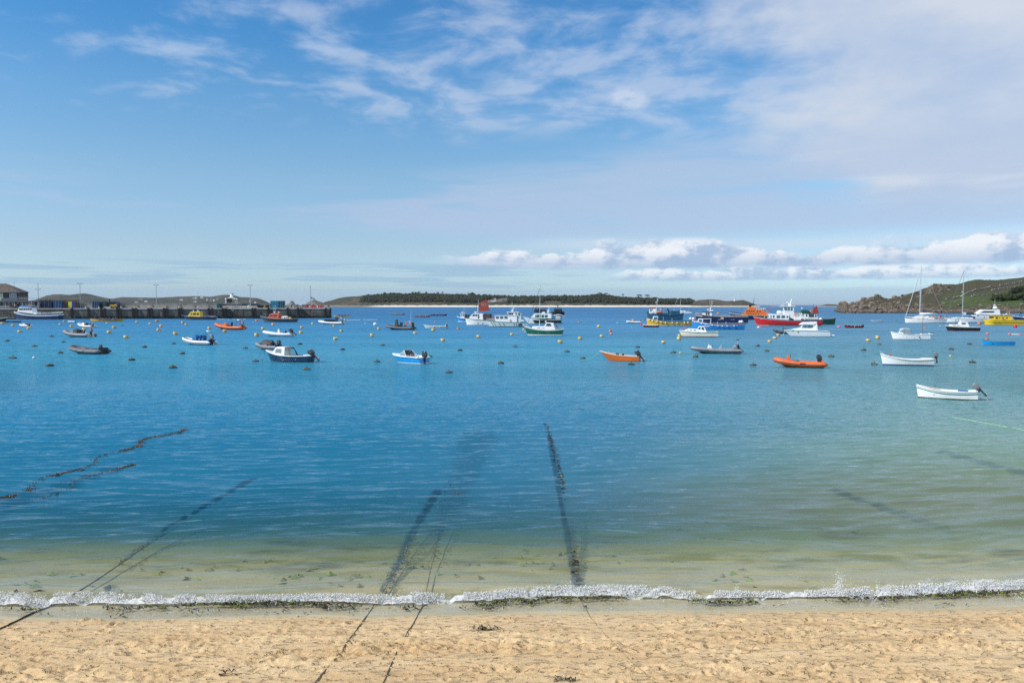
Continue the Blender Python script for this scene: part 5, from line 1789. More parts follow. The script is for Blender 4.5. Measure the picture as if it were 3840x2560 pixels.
def outboard(root, x, z, s, tilt=0.0, y=0.0, m=None, yaw=0.0):
    """outboard motor on the transom; tilt > 0 kicks the leg up and aft"""
    mb = MB()
    mb.prism([(0.02, -0.05), (0.14, -0.05), (0.11, -0.55), (0.16, -0.60), (0.10, -0.80), (0.0, -0.80), (0.03, -0.60), (0.0, -0.40)], 0.05)
    mb.box((-0.06, 0, -0.15), (0.14, 0.22, 0.30))
    mb.lathe([(0.02, -0.10), (0.055, -0.06), (0.06, 0.12), (0.03, 0.17)], 8, (0.06, 0, -0.66), axis='x')
    leg = mb.build('outboard_motor', PCOWL, root)
    leg.location = (x, y, z)
    s *= 0.86
    leg.scale = (s,) * 3
    leg.rotation_euler = (0, -math.radians(tilt), yaw)
    mb = MB()
    mb.prism([(-0.14, -0.02), (0.16, -0.12), (0.24, -0.04), (0.25, 0.20), (0.16, 0.36), (-0.08, 0.42), (-0.17, 0.30)], 0.15, 0.10)
    mb.build('cowl', m or PCOWL, leg, smooth=True, angle=40, bevel=0.03)
    mb = MB()
    for k in range(3):
        a = 2 * math.pi * k / 3
        mb.prism([(0.16, -0.02), (0.19, -0.02), (0.20, 0.16), (0.17, 0.16)], 0.045)
        vs = mb.v[-8:]
        for i in range(8):
            xx, yy, zz = vs[i]
            mb.v[len(mb.v) - 8 + i] = (xx, yy * math.cos(a) - zz * math.sin(a), yy * math.sin(a) + zz * math.cos(a) - 0.66)
    mb.build('propeller', PALU, leg)
    return leg

def pole(root, a, b2, r, m, name='pole', r2=None):
    mb = MB()
    mb.tube([a, b2], [r, r2 if r2 else r], 6)
    return mb.build(name, m, root, smooth=True, angle=60)
def rope(root, pts, r, m, name='mooring_line', sag=0.0):
    mb = MB()
    mb.tube(pts, r, 5)
    return mb.build(name, m, root, smooth=True)
def catenary(a, b2, sag, n=10):
    a, b2 = Vector(a), Vector(b2)
    return [a.lerp(b2, i / n) - Vector((0, 0, sag * 4 * (i / n) * (1 - i / n))) for i in range(n + 1)]
def ring(root, c, R, r, m, axis='y', name='lifebuoy'):
    mb = MB()
    pts = []
    for k in range(13):
        a = 2 * math.pi * k / 12
        pts.append((c[0] + R * math.cos(a), c[1], c[2] + R * math.sin(a)) if axis == 'y' else (c[0], c[1] + R * math.cos(a), c[2] + R * math.sin(a)))
    mb.tube(pts, r, 6, cap=False)
    return mb.build(name, m, root, smooth=True)
def railings(root, H, u0, u1, h, m=None, n=6, r=0.0022, sides=(-1, 1), inset=0.008, name='guard_rail', mid=True):
    mb = MB()
    for side in sides:
        us = [u0 + (u1 - u0) * i / n for i in range(n + 1)]
        base = []
        for u in us:
            q = H.pt(u, H.sheer(u), side)
            q.y = side * max(0.0, abs(q.y) - inset)
            base.append(q)
        mb.tube([q + Vector((0, 0, h)) for q in base], r, 5)
        if mid:
            mb.tube([q + Vector((0, 0, h * 0.55)) for q in base], r * 0.8, 4)
        for q in base:
            mb.tube([q, q + Vector((0, 0, h))], r, 4)
    if u0 == 0.0:
        q = H.pt(0.02, H.sheer(0), 1)
    return mb.build(name, m or PSTEEL, root)
def radar(root, x, z, r, m=None, mast=None, name='radar_dome'):
    mb = MB()
    mb.lathe([(r * 0.6, -r * 0.35), (r, -r * 0.25), (r, r * 0.2), (r * 0.8, r * 0.38), (r * 0.1, r * 0.42)], 12, (x, 0, z))
    o = mb.build(name, m or PW, root, smooth=True, angle=50)
    if mast:
        mb = MB()
        mb.tube([(x, 0, mast), (x, 0, z - r * 0.3)], r * 0.3, 6)
        mb.build('radar_post', PW, o)
    return o
def sail_mast(root, x, base, top, r=0.0042, boom=None, fore=None, back=None, shroud=0.0, m=None, spreader=(), furl=None):
    m = m or PALU
    ms = pole(root, (x, 0, base), (x + 0.012, 0, top), r, m, 'mast', r * 0.7)
    if boom:
        (x1, z, rr, cm_) = boom
        mb = MB()
        mb.tube([(x, 0, z), ((x + x1) / 2, 0, z + rr * 0.3), (x1, 0, z)], [rr * 1.2, rr, rr * 0.45], 8)
        mb.build('boom_cover', cm_, root, smooth=True)
    mb = MB()
    if fore:
        mb.tube([fore, (x + 0.01, 0, top * 0.97)], 0.0016 if not furl else 0.0045, 5)
    if back:
        mb.tube([back, (x + 0.012, 0, top)], 0.0011, 4)
    if shroud:
        for side in (-1, 1):
            mid_ = (x + 0.008, side * shroud * 0.45, base + (top - base) * 0.55)
            mb.tube([(x + 0.02, side * shroud, base * 0.8), mid_, (x + 0.01, 0, top * 0.97)], 0.0011, 4)
    mb.build('rigging', furl or PSTEEL, root)
    for f in spreader:
        z = base + (top - base) * f
        mb = MB()
        mb.tube([(x + 0.007, -shroud * 0.45, z), (x + 0.007, shroud * 0.45, z)], r * 0.4, 5)
        mb.build('spreader', m, ms)
    return ms
def text_on(root, s, x, y, z, size, m, flip=False, rx=math.pi / 2, name='lettering', shear=0.0, rz=0.0):
    cu = bpy.data.curves.new(name, 'FONT')
    cu.body = s
    cu.size = size
    cu.align_x = 'CENTER'
    cu.align_y = 'CENTER'
    cu.extrude = size * 0.01
    cu.materials.append(m)
    tmp = bpy.data.objects.new('tmp', cu)
    COL.objects.link(tmp)
    me = bpy.data.meshes.new_from_object(tmp.evaluated_get(bpy.context.evaluated_depsgraph_get()))
    bpy.data.objects.remove(tmp)
    o = bpy.data.objects.new(name, me)
    COL.objects.link(o)
    o.parent = root
    o.location = (x, y, z)
    o.rotation_euler = (rx, 0, rz)
    return o

def rib(root, B, r, zb, tube_m, hull_m, floor_m=None, strake=None, top_m=None, cone=True):
    """inflatable: a U-shaped tube round a small vee hull"""
    b_ = B / 2 - r
    z0 = r * 0.95 + 0.012
    def path(k, n=15):
        out = []
        for i in range(n + 1):
            f = i / n
            # straight side then a rounded bow
            if f < 0.55:
                x = 0.5 - r * 1.2 - f / 0.55 * 0.55
                y = b_
            else:
                a = (f - 0.55) / 0.45 * math.pi / 2
                x = -0.05 - (0.45 - r) * math.sin(a) + r * 1.2 * 0 - 0.0
                y = b_ * math.cos(a) ** 0.75
            zt = z0 + (zb - z0 - r) * max(0, (0.15 - x) / 0.63) ** 2
            out.append(Vector((x, k * y, zt)))
        return out
    side = path(-1) + [q for q in reversed(path(1))][1:]
    rs = [r] * len(side)
    full = [side[0] + Vector((r * 1.6, 0, 0))] + side + [side[-1] + Vector((r * 1.6, 0, 0))]
    mb = MB()
    mb.tube(full, [r * 0.25] + rs + [r * 0.25], 12)
    tb = mb.build('tube', tube_m, root, smooth=True)
    mb = MB()
    for kz, rr in ((-0.05, r * 0.16),):
        pts = []
        for i, q in enumerate(side):
            t_ = (side[min(i + 1, len(side) - 1)] - side[max(i - 1, 0)])
            nrm = Vector((t_.y, -t_.x, 0)).normalized() * -1
            if nrm.y * q.y < 0 and abs(q.y) > 0.01:
                nrm = -nrm
            if abs(q.y) <= 0.01:
                nrm = Vector((-1, 0, 0))
            pts.append(q + nrm * r * 0.98 + Vector((0, 0, kz * r)))
        mb.tube(pts, rr, 6)
    mb.build('rub_strake', strake or PRUB, tb, smooth=True)
    # hull below
    mb = MB()
    n = 14
    prev = None
    for i in range(n + 1):
        f = i / n
        x = 0.5 - r * 1.0 - f * (0.93 - r)
        w = b_ * (1 if f < 0.5 else math.cos((f - 0.5) / 0.5 * math.pi / 2) ** 0.8)
        zt = z0 + (zb - z0 - r) * max(0, (0.15 - x) / 0.63) ** 2
        zk = -0.03 + max(0, (f - 0.62) / 0.38) ** 2 * (zt + 0.03)
        cur = [Vector((x, -w, zt - r * 0.55)), Vector((x, -w * 0.8, (zt - r * 0.55) * 0.5 + zk * 0.5 - 0.006)), Vector((x, 0, zk)), Vector((x, w * 0.8, (zt - r * 0.55) * 0.5 + zk * 0.5 - 0.006)), Vector((x, w, zt - r * 0.55))]
        if prev:
            for j in range(4):
                mb.face([prev[j], cur[j], cur[j + 1], prev[j + 1]])
        else:
            mb.face(cur)
        prev = cur
    mb.build('hull', hull_m, root, smooth=True, angle=60)
    mb = MB()
    prev = None
    for i in range(n + 1):
        f = i / n
        x = 0.5 - r * 1.3 - f * (0.90 - r)
        w = b_ * (1 if f < 0.5 else math.cos((f - 0.5) / 0.5 * math.pi / 2) ** 0.8)
        zt = z0 + (zb - z0 - r) * max(0, (0.15 - x) / 0.63) ** 2 - r * 0.25
        cur = [Vector((x, -w, zt)), Vector((x, w, zt))]
        if prev:
            mb.face([prev[0], cur[0], cur[1], prev[1]])
        prev = cur
    mb.build('floor', floor_m or PDECK, root)
    mb = MB()
    mb.box((0.5 - r * 1.35, 0, z0 + r * 0.3), (0.02, b_ * 1.9, r * 2.4))
    mb.build('transom', hull_m, root)
    if top_m:
        mb = MB()
        pts = [q + Vector((0, 0, r * 0.93)) for q in side[3:-3]]
        mb.tube(pts, r * 0.28, 6)
        mb.build('tube_band', top_m, tb, smooth=True)
    return z0 + r
def console(root, x, z, w, l, h, m, wheel=True, screen=None, name='console'):
    mb = MB()
    mb.prism([(x - l / 2, z), (x + l / 2, z), (x + l / 2 * 0.8, z + h * 0.8), (x, z + h), (x - l / 2 * 0.5, z + h)], w / 2, w / 2 * 0.85)
    o = mb.build(name, m, root, bevel=min(l, h) * 0.08)
    if wheel:
        mb = MB()
        R = h * 0.22
        mb.tube([(x + l * 0.55, R * math.cos(a), z + h * 0.85 + R * math.sin(a)) for a in np.linspace(0, 2 * math.pi, 13)], R * 0.12, 5, cap=False)
        mb.build('steering_wheel', PBLACK, o)
    if screen:
        mb = MB()
        mb.prism([(x - l * 0.35, z + h), (x - l * 0.30, z + h), (x - l * 0.05, z + h * 1.4), (x - l * 0.10, z + h * 1.4)], w * 0.38, w * 0.33)
        mb.build('windshield', screen, o)
    return o
def seat(root, x, z, w, l, h, m, back=True, name='seat', y=0.0):
    mb = MB()
    mb.box((x, y, z + h * 0.4), (l, w, h * 0.8))
    o = mb.build(name, m, root, bevel=l * 0.12)
    if back:
        mb = MB()
        mb.box((x + l * 0.5, y, z + h * 1.1), (l * 0.25, w, h * 1.0))
        mb.build('backrest', m, o, bevel=l * 0.06)
    return o
def aframe(root, x, z, w, h, m, r=0.004, lean=0.03, name='a_frame'):
    mb = MB()
    mb.tube([(x, -w, z), (x + lean, -w * 0.9, z + h), (x + lean, w * 0.9, z + h), (x, w, z)], r, 6)
    mb.tube([(x - 0.05, -w, z), (x + lean * 0.8, -w * 0.92, z + h * 0.75)], r * 0.8, 5)
    mb.tube([(x - 0.05, w, z), (x + lean * 0.8, w * 0.92, z + h * 0.75)], r * 0.8, 5)
    return mb.build(name, m, root, smooth=True)
def fenders(root, H, us, r, drop, sides=(-1, 1), m=None, cyl=False, name='fender'):
    for u in us:
        for side in sides:
            q = H.pt(u, H.sheer(u) - drop, side, r * 0.9)
            mb = MB()
            if cyl:
                mb.lathe([(r * 0.3, -r * 1.6), (r, -r * 1.2), (r, r * 1.2), (r * 0.3, r * 1.6)], 8, q)
            else:
                mb.ball(q, r, 8, 6)
            f_ = mb.build(name, m or PFEND, root, smooth=True)

# ------------------------------------------------------------------ the boats
R_ = lambda u0, u1, h0, h1, sl=0.0: rect(u0, u1, h0, h1, sl)
G_RIB = 'rigid inflatables on moorings'
G_LAUNCH = 'passenger and work launches on moorings'
G_YACHT = 'sailing yachts on moorings'
G_SMALL = 'small open boats on moorings'
G_GIG = 'rowing gigs out training'
G_CRUISE = 'small motor cruisers on moorings'

# --- 1 launch alongside the quay
b = boat('motor_launch', 'navy and white launch with blue wheelhouse canopy moored against the stone quay', 'boat', 46, 236, 1198, -4, 0.22, G_LAUNCH)
H = Hull(0.22, 0.165, 0.098, 0.115, um=0.42, tr=0.8, rb=0.06)
std_hull(b, H, PNAVY, rail=PRUB, rail_r=0.005, deck=PDECK, stripe=(0.034, PW), bottom=PBLACK)
c = cab(b, [(0.125, 0.15), (0.46, 0.11), (0.435, 0.235), (0.17, 0.245)], 0.075, 0.068, PW,
        [R_(u, u + 0.035, 0.185, 0.228) for u in (0.17, 0.215, 0.26, 0.305, 0.35, 0.395)], front=((0.138, 0.18), (0.165, 0.235)))
cab(b, [(0.16, 0.246), (0.44, 0.238), (0.42, 0.255), (0.26, 0.275), (0.19, 0.275)], 0.075, 0.06, PCANB, name='canopy')
cab(b, [(0.46, 0.10), (0.53, 0.10), (0.53, 0.145), (0.46, 0.145)], 0.07, 0.07, PW, name='coaming')
pole(b, (-0.12, 0, 0.25), (-0.12, 0, 0.42), 0.003, PSTEEL, 'mast'); radar(b, -0.15, 0.38, 0.022)
railings(b, H, 0.55, 0.98, 0.035, n=7)
for x in (-0.16, -0.12): ring(b, (x, -0.03, 0.275), 0.012, 0.005, PLIFE)
# --- 2 bow of a boat at the left edge
b = boat('tender', 'white bow of a small dark boat cut by the left edge below the quay', 'boat', -70, 27, 1207, 180 + 4, 0.3, G_SMALL)
H = Hull(0.3, 0.18, 0.11, 0.12)
std_hull(b, H, PBLACK, rail=PW, rail_r=0.008, stripe=(0.03, PCREAM), open_from=0.12, deck=PDECK)
seat(b, 0.0, 0.06, 0.2, 0.08, 0.04, PWOOD, back=False, name='thwart'); seat(b, 0.28, 0.06, 0.2, 0.08, 0.04, PWOOD, back=False, name='thwart')
# --- 3,5 white RIBs
b = boat('inflatable_boat', 'small white inflatable with grey seat and outboard nearest the moored launch', 'boat', 62, 127, 1226, -32, 0.42, G_RIB)
t_ = rib(b, 0.42, 0.055, 0.19, PW, PW)
console(b, -0.02, 0.07, 0.14, 0.12, 0.14, PW, screen=PGLASSL); seat(b, 0.16, 0.07, 0.16, 0.1, 0.08, PDGREY); outboard(b, 0.47, 0.15, 0.24, 8)
aframe(b, 0.36, 0.1, 0.14, 0.14, PSTEEL)
b = boat('inflatable_boat', 'white inflatable with dark jockey seats and screen in front of the yellow gig', 'boat', 280, 366, 1229, -26, 0.38, G_RIB)
rib(b, 0.38, 0.05, 0.22, PW, PW)
console(b, -0.12, 0.07, 0.15, 0.14, 0.16, PW, screen=PGLASSL)
for x in (0.02, 0.11, 0.2): seat(b, x, 0.07, 0.12, 0.06, 0.08, PBLACK)
outboard(b, 0.46, 0.15, 0.24, 10, m=PCOWLG); aframe(b, 0.36, 0.1, 0.13, 0.16, PSTEEL)
# --- 4 dinghy
b = boat('dinghy', 'tiny white rubber dinghy afloat beside the white inflatable near the quay', 'boat', 253, 286, 1209, -6, 0.4, G_SMALL)
rib(b, 0.4, 0.075, 0.19, PW, PGREY); outboard(b, 0.45, 0.14, 0.3, 20); seat(b, 0.05, 0.1, 0.24, 0.08, 0.03, PDECK, back=False, name='thwart')
# --- 6 grey RIB with black console cover
b = boat('inflatable_boat', 'grey inflatable with black covered console and big grey outboard', 'boat', 218, 370, 1265, -24, 0.36, G_RIB)
rib(b, 0.36, 0.045, 0.185, PGREY, PW, strake=PRUB)
console(b, -0.05, 0.07, 0.15, 0.19, 0.135, PTARP, wheel=False, name='covered_console')
for x in (0.08, 0.16): seat(b, x, 0.07, 0.10, 0.05, 0.07, PBLACK)
outboard(b, 0.45, 0.15, 0.25, 14, m=PCOWLG); aframe(b, 0.33, 0.09, 0.12, 0.16, PSTEEL)
pole(b, (-0.36, 0, 0.16), (-0.36, 0, 0.20), 0.003, PSTEEL, 'bow_post')
# --- 7 black inflatable
b = boat('inflatable_boat', 'plain grey and black inflatable without console, nearest on the left', 'boat', 240, 420, 1329, -20, 0.36, G_RIB)
rib(b, 0.36, 0.052, 0.19, PDGREY, PBLACK, floor_m=PDGREY, strake=PGREY, top_m=None)
outboard(b, 0.36, 0.14, 0.2, 4, y=0.0)
for x in (-0.1, 0.12): seat(b, x, 0.09, 0.22, 0.05, 0.03, PDGREY, back=False, name='thwart')
for x in (-0.14, 0.06):
    mb = MB(); mb.box((x, -0.185, 0.075), (0.03, 0.01, 0.012)); mb.build('grab_handle', PRUB, b)

# --- rowing gigs with their crews
ORD = ['first', 'second', 'third', 'fourth', 'fifth', 'sixth', 'seventh', 'eighth', 'ninth', 'tenth']
def gig(px0, px1, py, rz, hullm, railm, label, crew, who, oars_out=1, cox_dir=1):
    b = boat('rowing_gig', label, 'gig', px0, px1, py, rz, 0.16, G_GIG)
    H = Hull(0.16, 0.085, 0.052, 0.085, um=0.5, p=0.8, tr=0.14, rb=0.03, rs=0.03, wl=0.7, um2=0.5, draft=0.02)
    std_hull(b, H, hullm, rail=railm, rail_r=0.004, stripe=(0.012, railm), open_from=0.06, deck=PWOOD, inner=PWOOD, floor=0.3, bottom=hullm)
    for k in range(6):
        mb = MB(); mb.box((-0.26 + k * 0.095, 0, 0.033), (0.022, 0.125, 0.006)); mb.build('thwart', PWOOD, b)
    L = b.scale[0]
    M = Matrix.LocRotScale(b.location, b.rotation_euler, Vector((1, 1, 1)))
    for k in range(6):
        x = -0.26 + k * 0.095
        p = M @ Vector((x * L, (-1) ** k * 0.012 * L, 0.024 * L))
        person(p, b.rotation_euler.z - cox_dir * math.pi / 2, crew[k % len(crew)], 'sit', ORD[k] + ' rower from the bow in ' + who, 'rowing crews')
        side = (-1) ** k
        a = M @ Vector((x * L - 0.3 * cox_dir, -side * 0.3, 0.024 * L + 0.42))
        e = M @ Vector((x * L + 0.9 * cox_dir, side * 3.2, 0.05))
        mb = MB()
        d = (e - a)
        mb.tube([(0, 0, 0), d * 0.82], 0.035, 5)
        mb.tube([d * 0.82, d], [0.05, 0.09], 5)
        o = mb.build('oar', PTEAK); o.location = a
        tag(o, ORD[k] + ' oar from the bow in ' + who, 'oar', 'oars of the gigs')
    p = M @ Vector(((0.385 if cox_dir > 0 else -0.40) * L, 0, 0.035 * L))
    person(p, b.rotation_euler.z + cox_dir * math.pi / 2, crew[0], 'sit', 'cox sitting in the stern of ' + who, 'rowing crews', 1.05)
    return b, M, L
blues = [(0.05, 0.12, 0.30), (0.35, 0.38, 0.42), (0.06, 0.14, 0.32)]
darks = [(0.02, 0.02, 0.025), (0.03, 0.03, 0.05), (0.02, 0.025, 0.02)]
mixed = [(0.55, 0.12, 0.03), (0.5, 0.5, 0.5), (0.05, 0.3, 0.1), (0.1, 0.1, 0.12)]
g, M, L = gig(337, 468, 1205, 180 - 3, PYEL, PWOOD, 'long yellow rowing gig with crew in blue below the quay wall', blues, 'the yellow gig below the quay wall')
person(M @ Vector((0.34 * L, 0, 0.04 * L)), 1.0, (0.05, 0.12, 0.35), 'stand', 'person in blue standing in the yellow gig below the quay wall', 'rowing crews')
gig(1248, 1318, 1187, -14, PYEL, PBLACK, 'yellow and black rowing gig just past the quay head', darks, 'the yellow and black gig past the quay head')
gig(1464, 1521, 1180, -20, PBLACK, PPALE, 'dark rowing gig with pale rail, first of three in open water', mixed, 'the dark gig with pale rail')
gig(1551, 1616, 1189, -12, PDRED, PWOOD, 'reddish wooden rowing gig in front of the dark blue gig', mixed, 'the reddish gig')
gig(1612, 1678, 1184, -8, PNAVY, PNAVY, 'dark blue rowing gig with crew in black, furthest right of the gigs', darks, 'the dark blue gig')

# --- 9 yellow cabin workboat
b = boat('pilot_boat', 'dark grey workboat with yellow cabin running along the quay wall', 'boat', 681, 811, 1199, -3, 0.27, G_LAUNCH)
H = Hull(0.27, 0.125, 0.075, 0.062, um=0.4, tr=0.85, rb=0.12)
std_hull(b, H, PDGREY, rail=PNAVY, rail_r=0.018, deck=PDECK, boot=PGREY, boot_h=0.022)
c = cab(b, [(0.195, 0.10), (0.58, 0.075), (0.575, 0.235), (0.31, 0.235)], 0.095, 0.085, PYEL2,
        [[(0.285, 0.145), (0.335, 0.145), (0.345, 0.20), (0.31, 0.20)], R_(0.37, 0.455, 0.14, 0.20, 0.01), R_(0.475, 0.545, 0.14, 0.20)], front=((0.215, 0.125), (0.295, 0.215)))
radar(b, -0.15, 0.262, 0.028, mast=0.235); radar(b, -0.02, 0.262, 0.03, mast=0.235)
pole(b, (-0.1, 0, 0.235), (-0.1, 0, 0.345), 0.004, PBLACK, 'aerial'); mb = MB(); mb.box((-0.11, 0, 0.29), (0.07, 0.05, 0.05)); mb.build('light_box', PBLACK, b)
railings(b, H, 0.62, 0.97, 0.04, n=6)
# --- 10 orange RIB
b = boat('inflatable_boat', 'bright orange inflatable rescue boat with black A-frame near the quay', 'boat', 796, 926, 1237, -14, 0.34, G_RIB)
rib(b, 0.34, 0.047, 0.215, PRORG, PRORG, strake=PRUB)
console(b, -0.12, 0.08, 0.13, 0.13, 0.12, PRORG); seat(b, 0.04, 0.08, 0.1, 0.08, 0.09, PBLACK)
aframe(b, 0.28, 0.09, 0.11, 0.17, PBLACK, r=0.006); radar(b, 0.31, 0.29, 0.04); outboard(b, 0.43, 0.17, 0.24, 6, m=PCOWLG)
pole(b, (0.36, 0, 0.25), (0.44, 0, 0.45), 0.003, PBLACK, 'aerial'); mb = MB(); mb.ball((0.42, 0, 0.245), 0.024, 8, 6, sz=1.5); mb.build('red_fender', PRED, b, smooth=True)
# --- 11 orange cabin RIB
b = boat('pilot_boat', 'black inflatable-sided workboat with orange-red cabin off the quay head', 'boat', 970, 1117, 1208, -12, 0.28, G_LAUNCH)
H = Hull(0.28, 0.145, 0.08, 0.075, um=0.4, tr=0.85, rb=0.10)
std_hull(b, H, PDGREY, rail=PDGREY, rail_r=0.02, deck=PDECK)
cab(b, [(0.235, 0.11), (0.56, 0.08), (0.565, 0.225), (0.345, 0.225)], 0.09, 0.08, PORED,
    [[(0.30, 0.145), (0.375, 0.145), (0.39, 0.20), (0.345, 0.20)], R_(0.405, 0.50, 0.145, 0.20)], front=((0.26, 0.14), (0.325, 0.21)))
radar(b, -0.10, 0.26, 0.028, mast=0.225); radar(b, 0.02, 0.26, 0.03, mast=0.225)
for x in (-0.12, -0.08): pole(b, (x, 0, 0.22), (x, 0, 0.44), 0.0018, PW, 'aerial')
mb = MB(); mb.box((0.0, 0, 0.30), (0.05, 0.05, 0.10)); mb.build('light_box', PBLACK, b)
mb = MB(); mb.tube([(-0.44, 0, 0.13), (-0.44, 0, 0.21), (-0.36, 0, 0.21), (-0.36, 0, 0.12)], 0.003, 5); mb.tube([(-0.28, 0, 0.11), (-0.28, 0, 0.20), (-0.1, 0, 0.20)], 0.003, 5); mb.build('guard_frame', PSTEEL, b)
mb = MB(); mb.lathe([(0.01, 0), (0.045, 0.01), (0.05, 0.09), (0.045, 0.17), (0.01, 0.18)], 10, (0.10, 0, 0.115), axis='x'); mb.build('liferaft', PFEND, b, smooth=True)
ring(b, (0.2, -0.08, 0.12), 0.03, 0.008, PRUB)
mb = MB(); mb.ball((0.34, 0, 0.10), 0.035, 8, 5); mb.build('coiled_rope', PYEL, b, smooth=True)
# --- 12 white RIB
b = boat('inflatable_boat', 'all white inflatable with tilted grey outboard behind the tarp covered boat', 'boat', 975, 1107, 1262, -8, 0.34, G_RIB, extra=0.10)
rib(b, 0.34, 0.05, 0.20, PW, PW, strake=PGREY)
console(b, 0.05, 0.08, 0.09, 0.09, 0.15, PW); pole(b, (0.02, 0, 0.2), (0.02, 0, 0.27), 0.004, PW, 'light_post'); seat(b, 0.25, 0.08, 0.1, 0.06, 0.07, PBLACK)
outboard(b, 0.47, 0.17, 0.30, 48)
# --- 13 blue-seat RIB
b = boat('inflatable_boat', 'navy and white inflatable with bright blue covered seats and radar', 'boat', 667, 820, 1294, -24, 0.36, G_RIB)
rib(b, 0.36, 0.048, 0.20, PW, PNAVY, strake=PNAVY, top_m=PNAVY)
console(b, -0.06, 0.08, 0.17, 0.17, 0.17, PCANB, wheel=False, name='covered_console')
for x in (0.09, 0.19): seat(b, x, 0.08, 0.12, 0.06, 0.10, PCANB)
aframe(b, 0.31, 0.09, 0.12, 0.20, PNAVY, r=0.005); radar(b, 0.34, 0.345, 0.045, mast=0.29); outboard(b, 0.44, 0.17, 0.30, 12, m=PCOWLG)
# --- 14 tarp RIB
b = boat('inflatable_boat', 'grey inflatable draped with a dark tarpaulin beside the blue cabin boat', 'boat', 943, 1070, 1313, -30, 0.42, G_RIB)
rib(b, 0.42, 0.062, 0.23, PGREY, PDGREY, strake=PRUB)
mb = MB()
rt = np.random.default_rng(5)
nx_, ny_ = 16, 12
V_ = []
for i in range(nx_ + 1):
    for j in range(ny_ + 1):
        fx, fy = i / nx_, j / ny_ * 2 - 1
        h = 0.30 - 0.05 * (fx - 0.3) ** 2 - 0.14 * abs(fy) ** 2.2 - 0.05 * max(0, fx - 0.75) + 0.012 * math.sin(9 * fx + 5 * fy) + 0.010 * math.sin(17 * fy)
        if i == 0: h -= 0.12
        if i == nx_: h -= 0.08
        V_.append((-0.22 + fx * 0.44 + (0.02 if i == 0 else 0), fy * 0.15, h))
mb.add(V_, [(i * (ny_ + 1) + j, (i + 1) * (ny_ + 1) + j, (i + 1) * (ny_ + 1) + j + 1, i * (ny_ + 1) + j + 1) for i in range(nx_) for j in range(ny_)])
mb.build('tarpaulin', PTARP, b, smooth=True)
outboard(b, 0.44, 0.20, 0.34, 8); mb = MB(); mb.tube([(-0.35 + 0.06 * k, -0.205, 0.13 + 0.018 * (-1) ** k) for k in range(13)], 0.004, 4); mb.build('lacing', PRUB, b)
mb = MB(); mb.box((0.40, -0.02, 0.05), (0.06, 0.3, 0.10)); mb.build('jetty_step', PGREY, b)
# --- 15 dark blue cabin boat
b = boat('fishing_dory', 'dark blue clinker motor boat with white cabin, rope over its bow', 'boat', 981, 1186, 1360, -17, 0.36, G_CRUISE)
H = Hull(0.36, 0.215, 0.118, 0.125, um=0.5, tr=0.78, rb=0.11, rs=0.03, wl=0.72, um2=0.62)
std_hull(b, H, PDBLUE, rail=PW, rail_r=0.009, deck=PW, open_from=0.56, inner=PGREY, bottom=PBLACK, floor=0.4, boot=PBLACK, boot_h=0.01)
for f in (0.35, 0.58, 0.8):
    mb = MB()
    for side in (-1, 1):
        mb.tube([H.pt(u, H.sheer(u) * f, side, 0.001) for u in [i / 20 for i in range(21)]], 0.0022, 4)
    mb.build('clinker_land', PDBLUE, b)
cab(b, [(0.19, 0.15), (0.47, 0.125), (0.47, 0.28), (0.30, 0.285), (0.262, 0.268)], 0.115, 0.088, PW,
    [[(0.262, 0.175), (0.405, 0.17), (0.395, 0.25), (0.30, 0.252), (0.285, 0.245)]], gm=PGLASSL, front=((0.215, 0.18), (0.255, 0.255)), nfront=2, bev=0.012)
mb = MB(); mb.tube([(-0.03, -0.115, 0.13), (-0.03, -0.09, 0.27), (-0.03, 0, 0.285), (-0.03, 0.09, 0.27), (-0.03, 0.115, 0.13)], 0.010, 6)
mb.build('cabin_arch', PW, b, smooth=True)
mb = MB()
for side in (-1, 1):
    mb.face([(-0.03, side * 0.09, 0.275), (0.06, side * 0.085, 0.27), (0.125, side * 0.125, 0.13), (0.085, side * 0.12, 0.13), (0.05, side * 0.10, 0.24), (-0.02, side * 0.10, 0.25)])
mb.face([(-0.03, -0.09, 0.282), (0.06, -0.085, 0.272), (0.06, 0.085, 0.272), (-0.03, 0.09, 0.282)])
mb.build('canvas_hood', mat('brown_canvas', (0.12, 0.10, 0.08), 0.85), b)
outboard(b, 0.50, 0.16, 0.29, 46); mb = MB(); mb.box((0.40, -0.135, 0.13), (0.10, 0.02, 0.006)); mb.build('dark_rail', PBLACK, b)
rope(b, [(-0.49, 0, 0.215), (-0.53, -0.01, 0.19), (-0.565, -0.02, 0.10), (-0.57, -0.02, -0.02)], 0.006, PGREY, 'bow_hose')
mb = MB(); mb.ball((0.25, -0.172, 0.06), 0.007, 8, 5); mb.build('skin_fitting', PW, b)
# --- 16 RIB with seat rows
b = boat('inflatable_boat', 'white and grey trip inflatable with rows of dark seats past the quay head', 'boat', 1188, 1294, 1217, -14, 0.32, G_RIB)
rib(b, 0.32, 0.042, 0.16, PW, PW, strake=PDGREY)
for k in range(6): seat(b, -0.24 + k * 0.07, 0.07, 0.14, 0.04, 0.07, PBLACK)
console(b, 0.23, 0.07, 0.14, 0.11, 0.22, PNAVY, wheel=False); outboard(b, 0.45, 0.15, 0.22, 8, m=PCOWLG); aframe(b, 0.36, 0.09, 0.11, 0.14, PSTEEL); radar(b, 0.39, 0.25, 0.025)
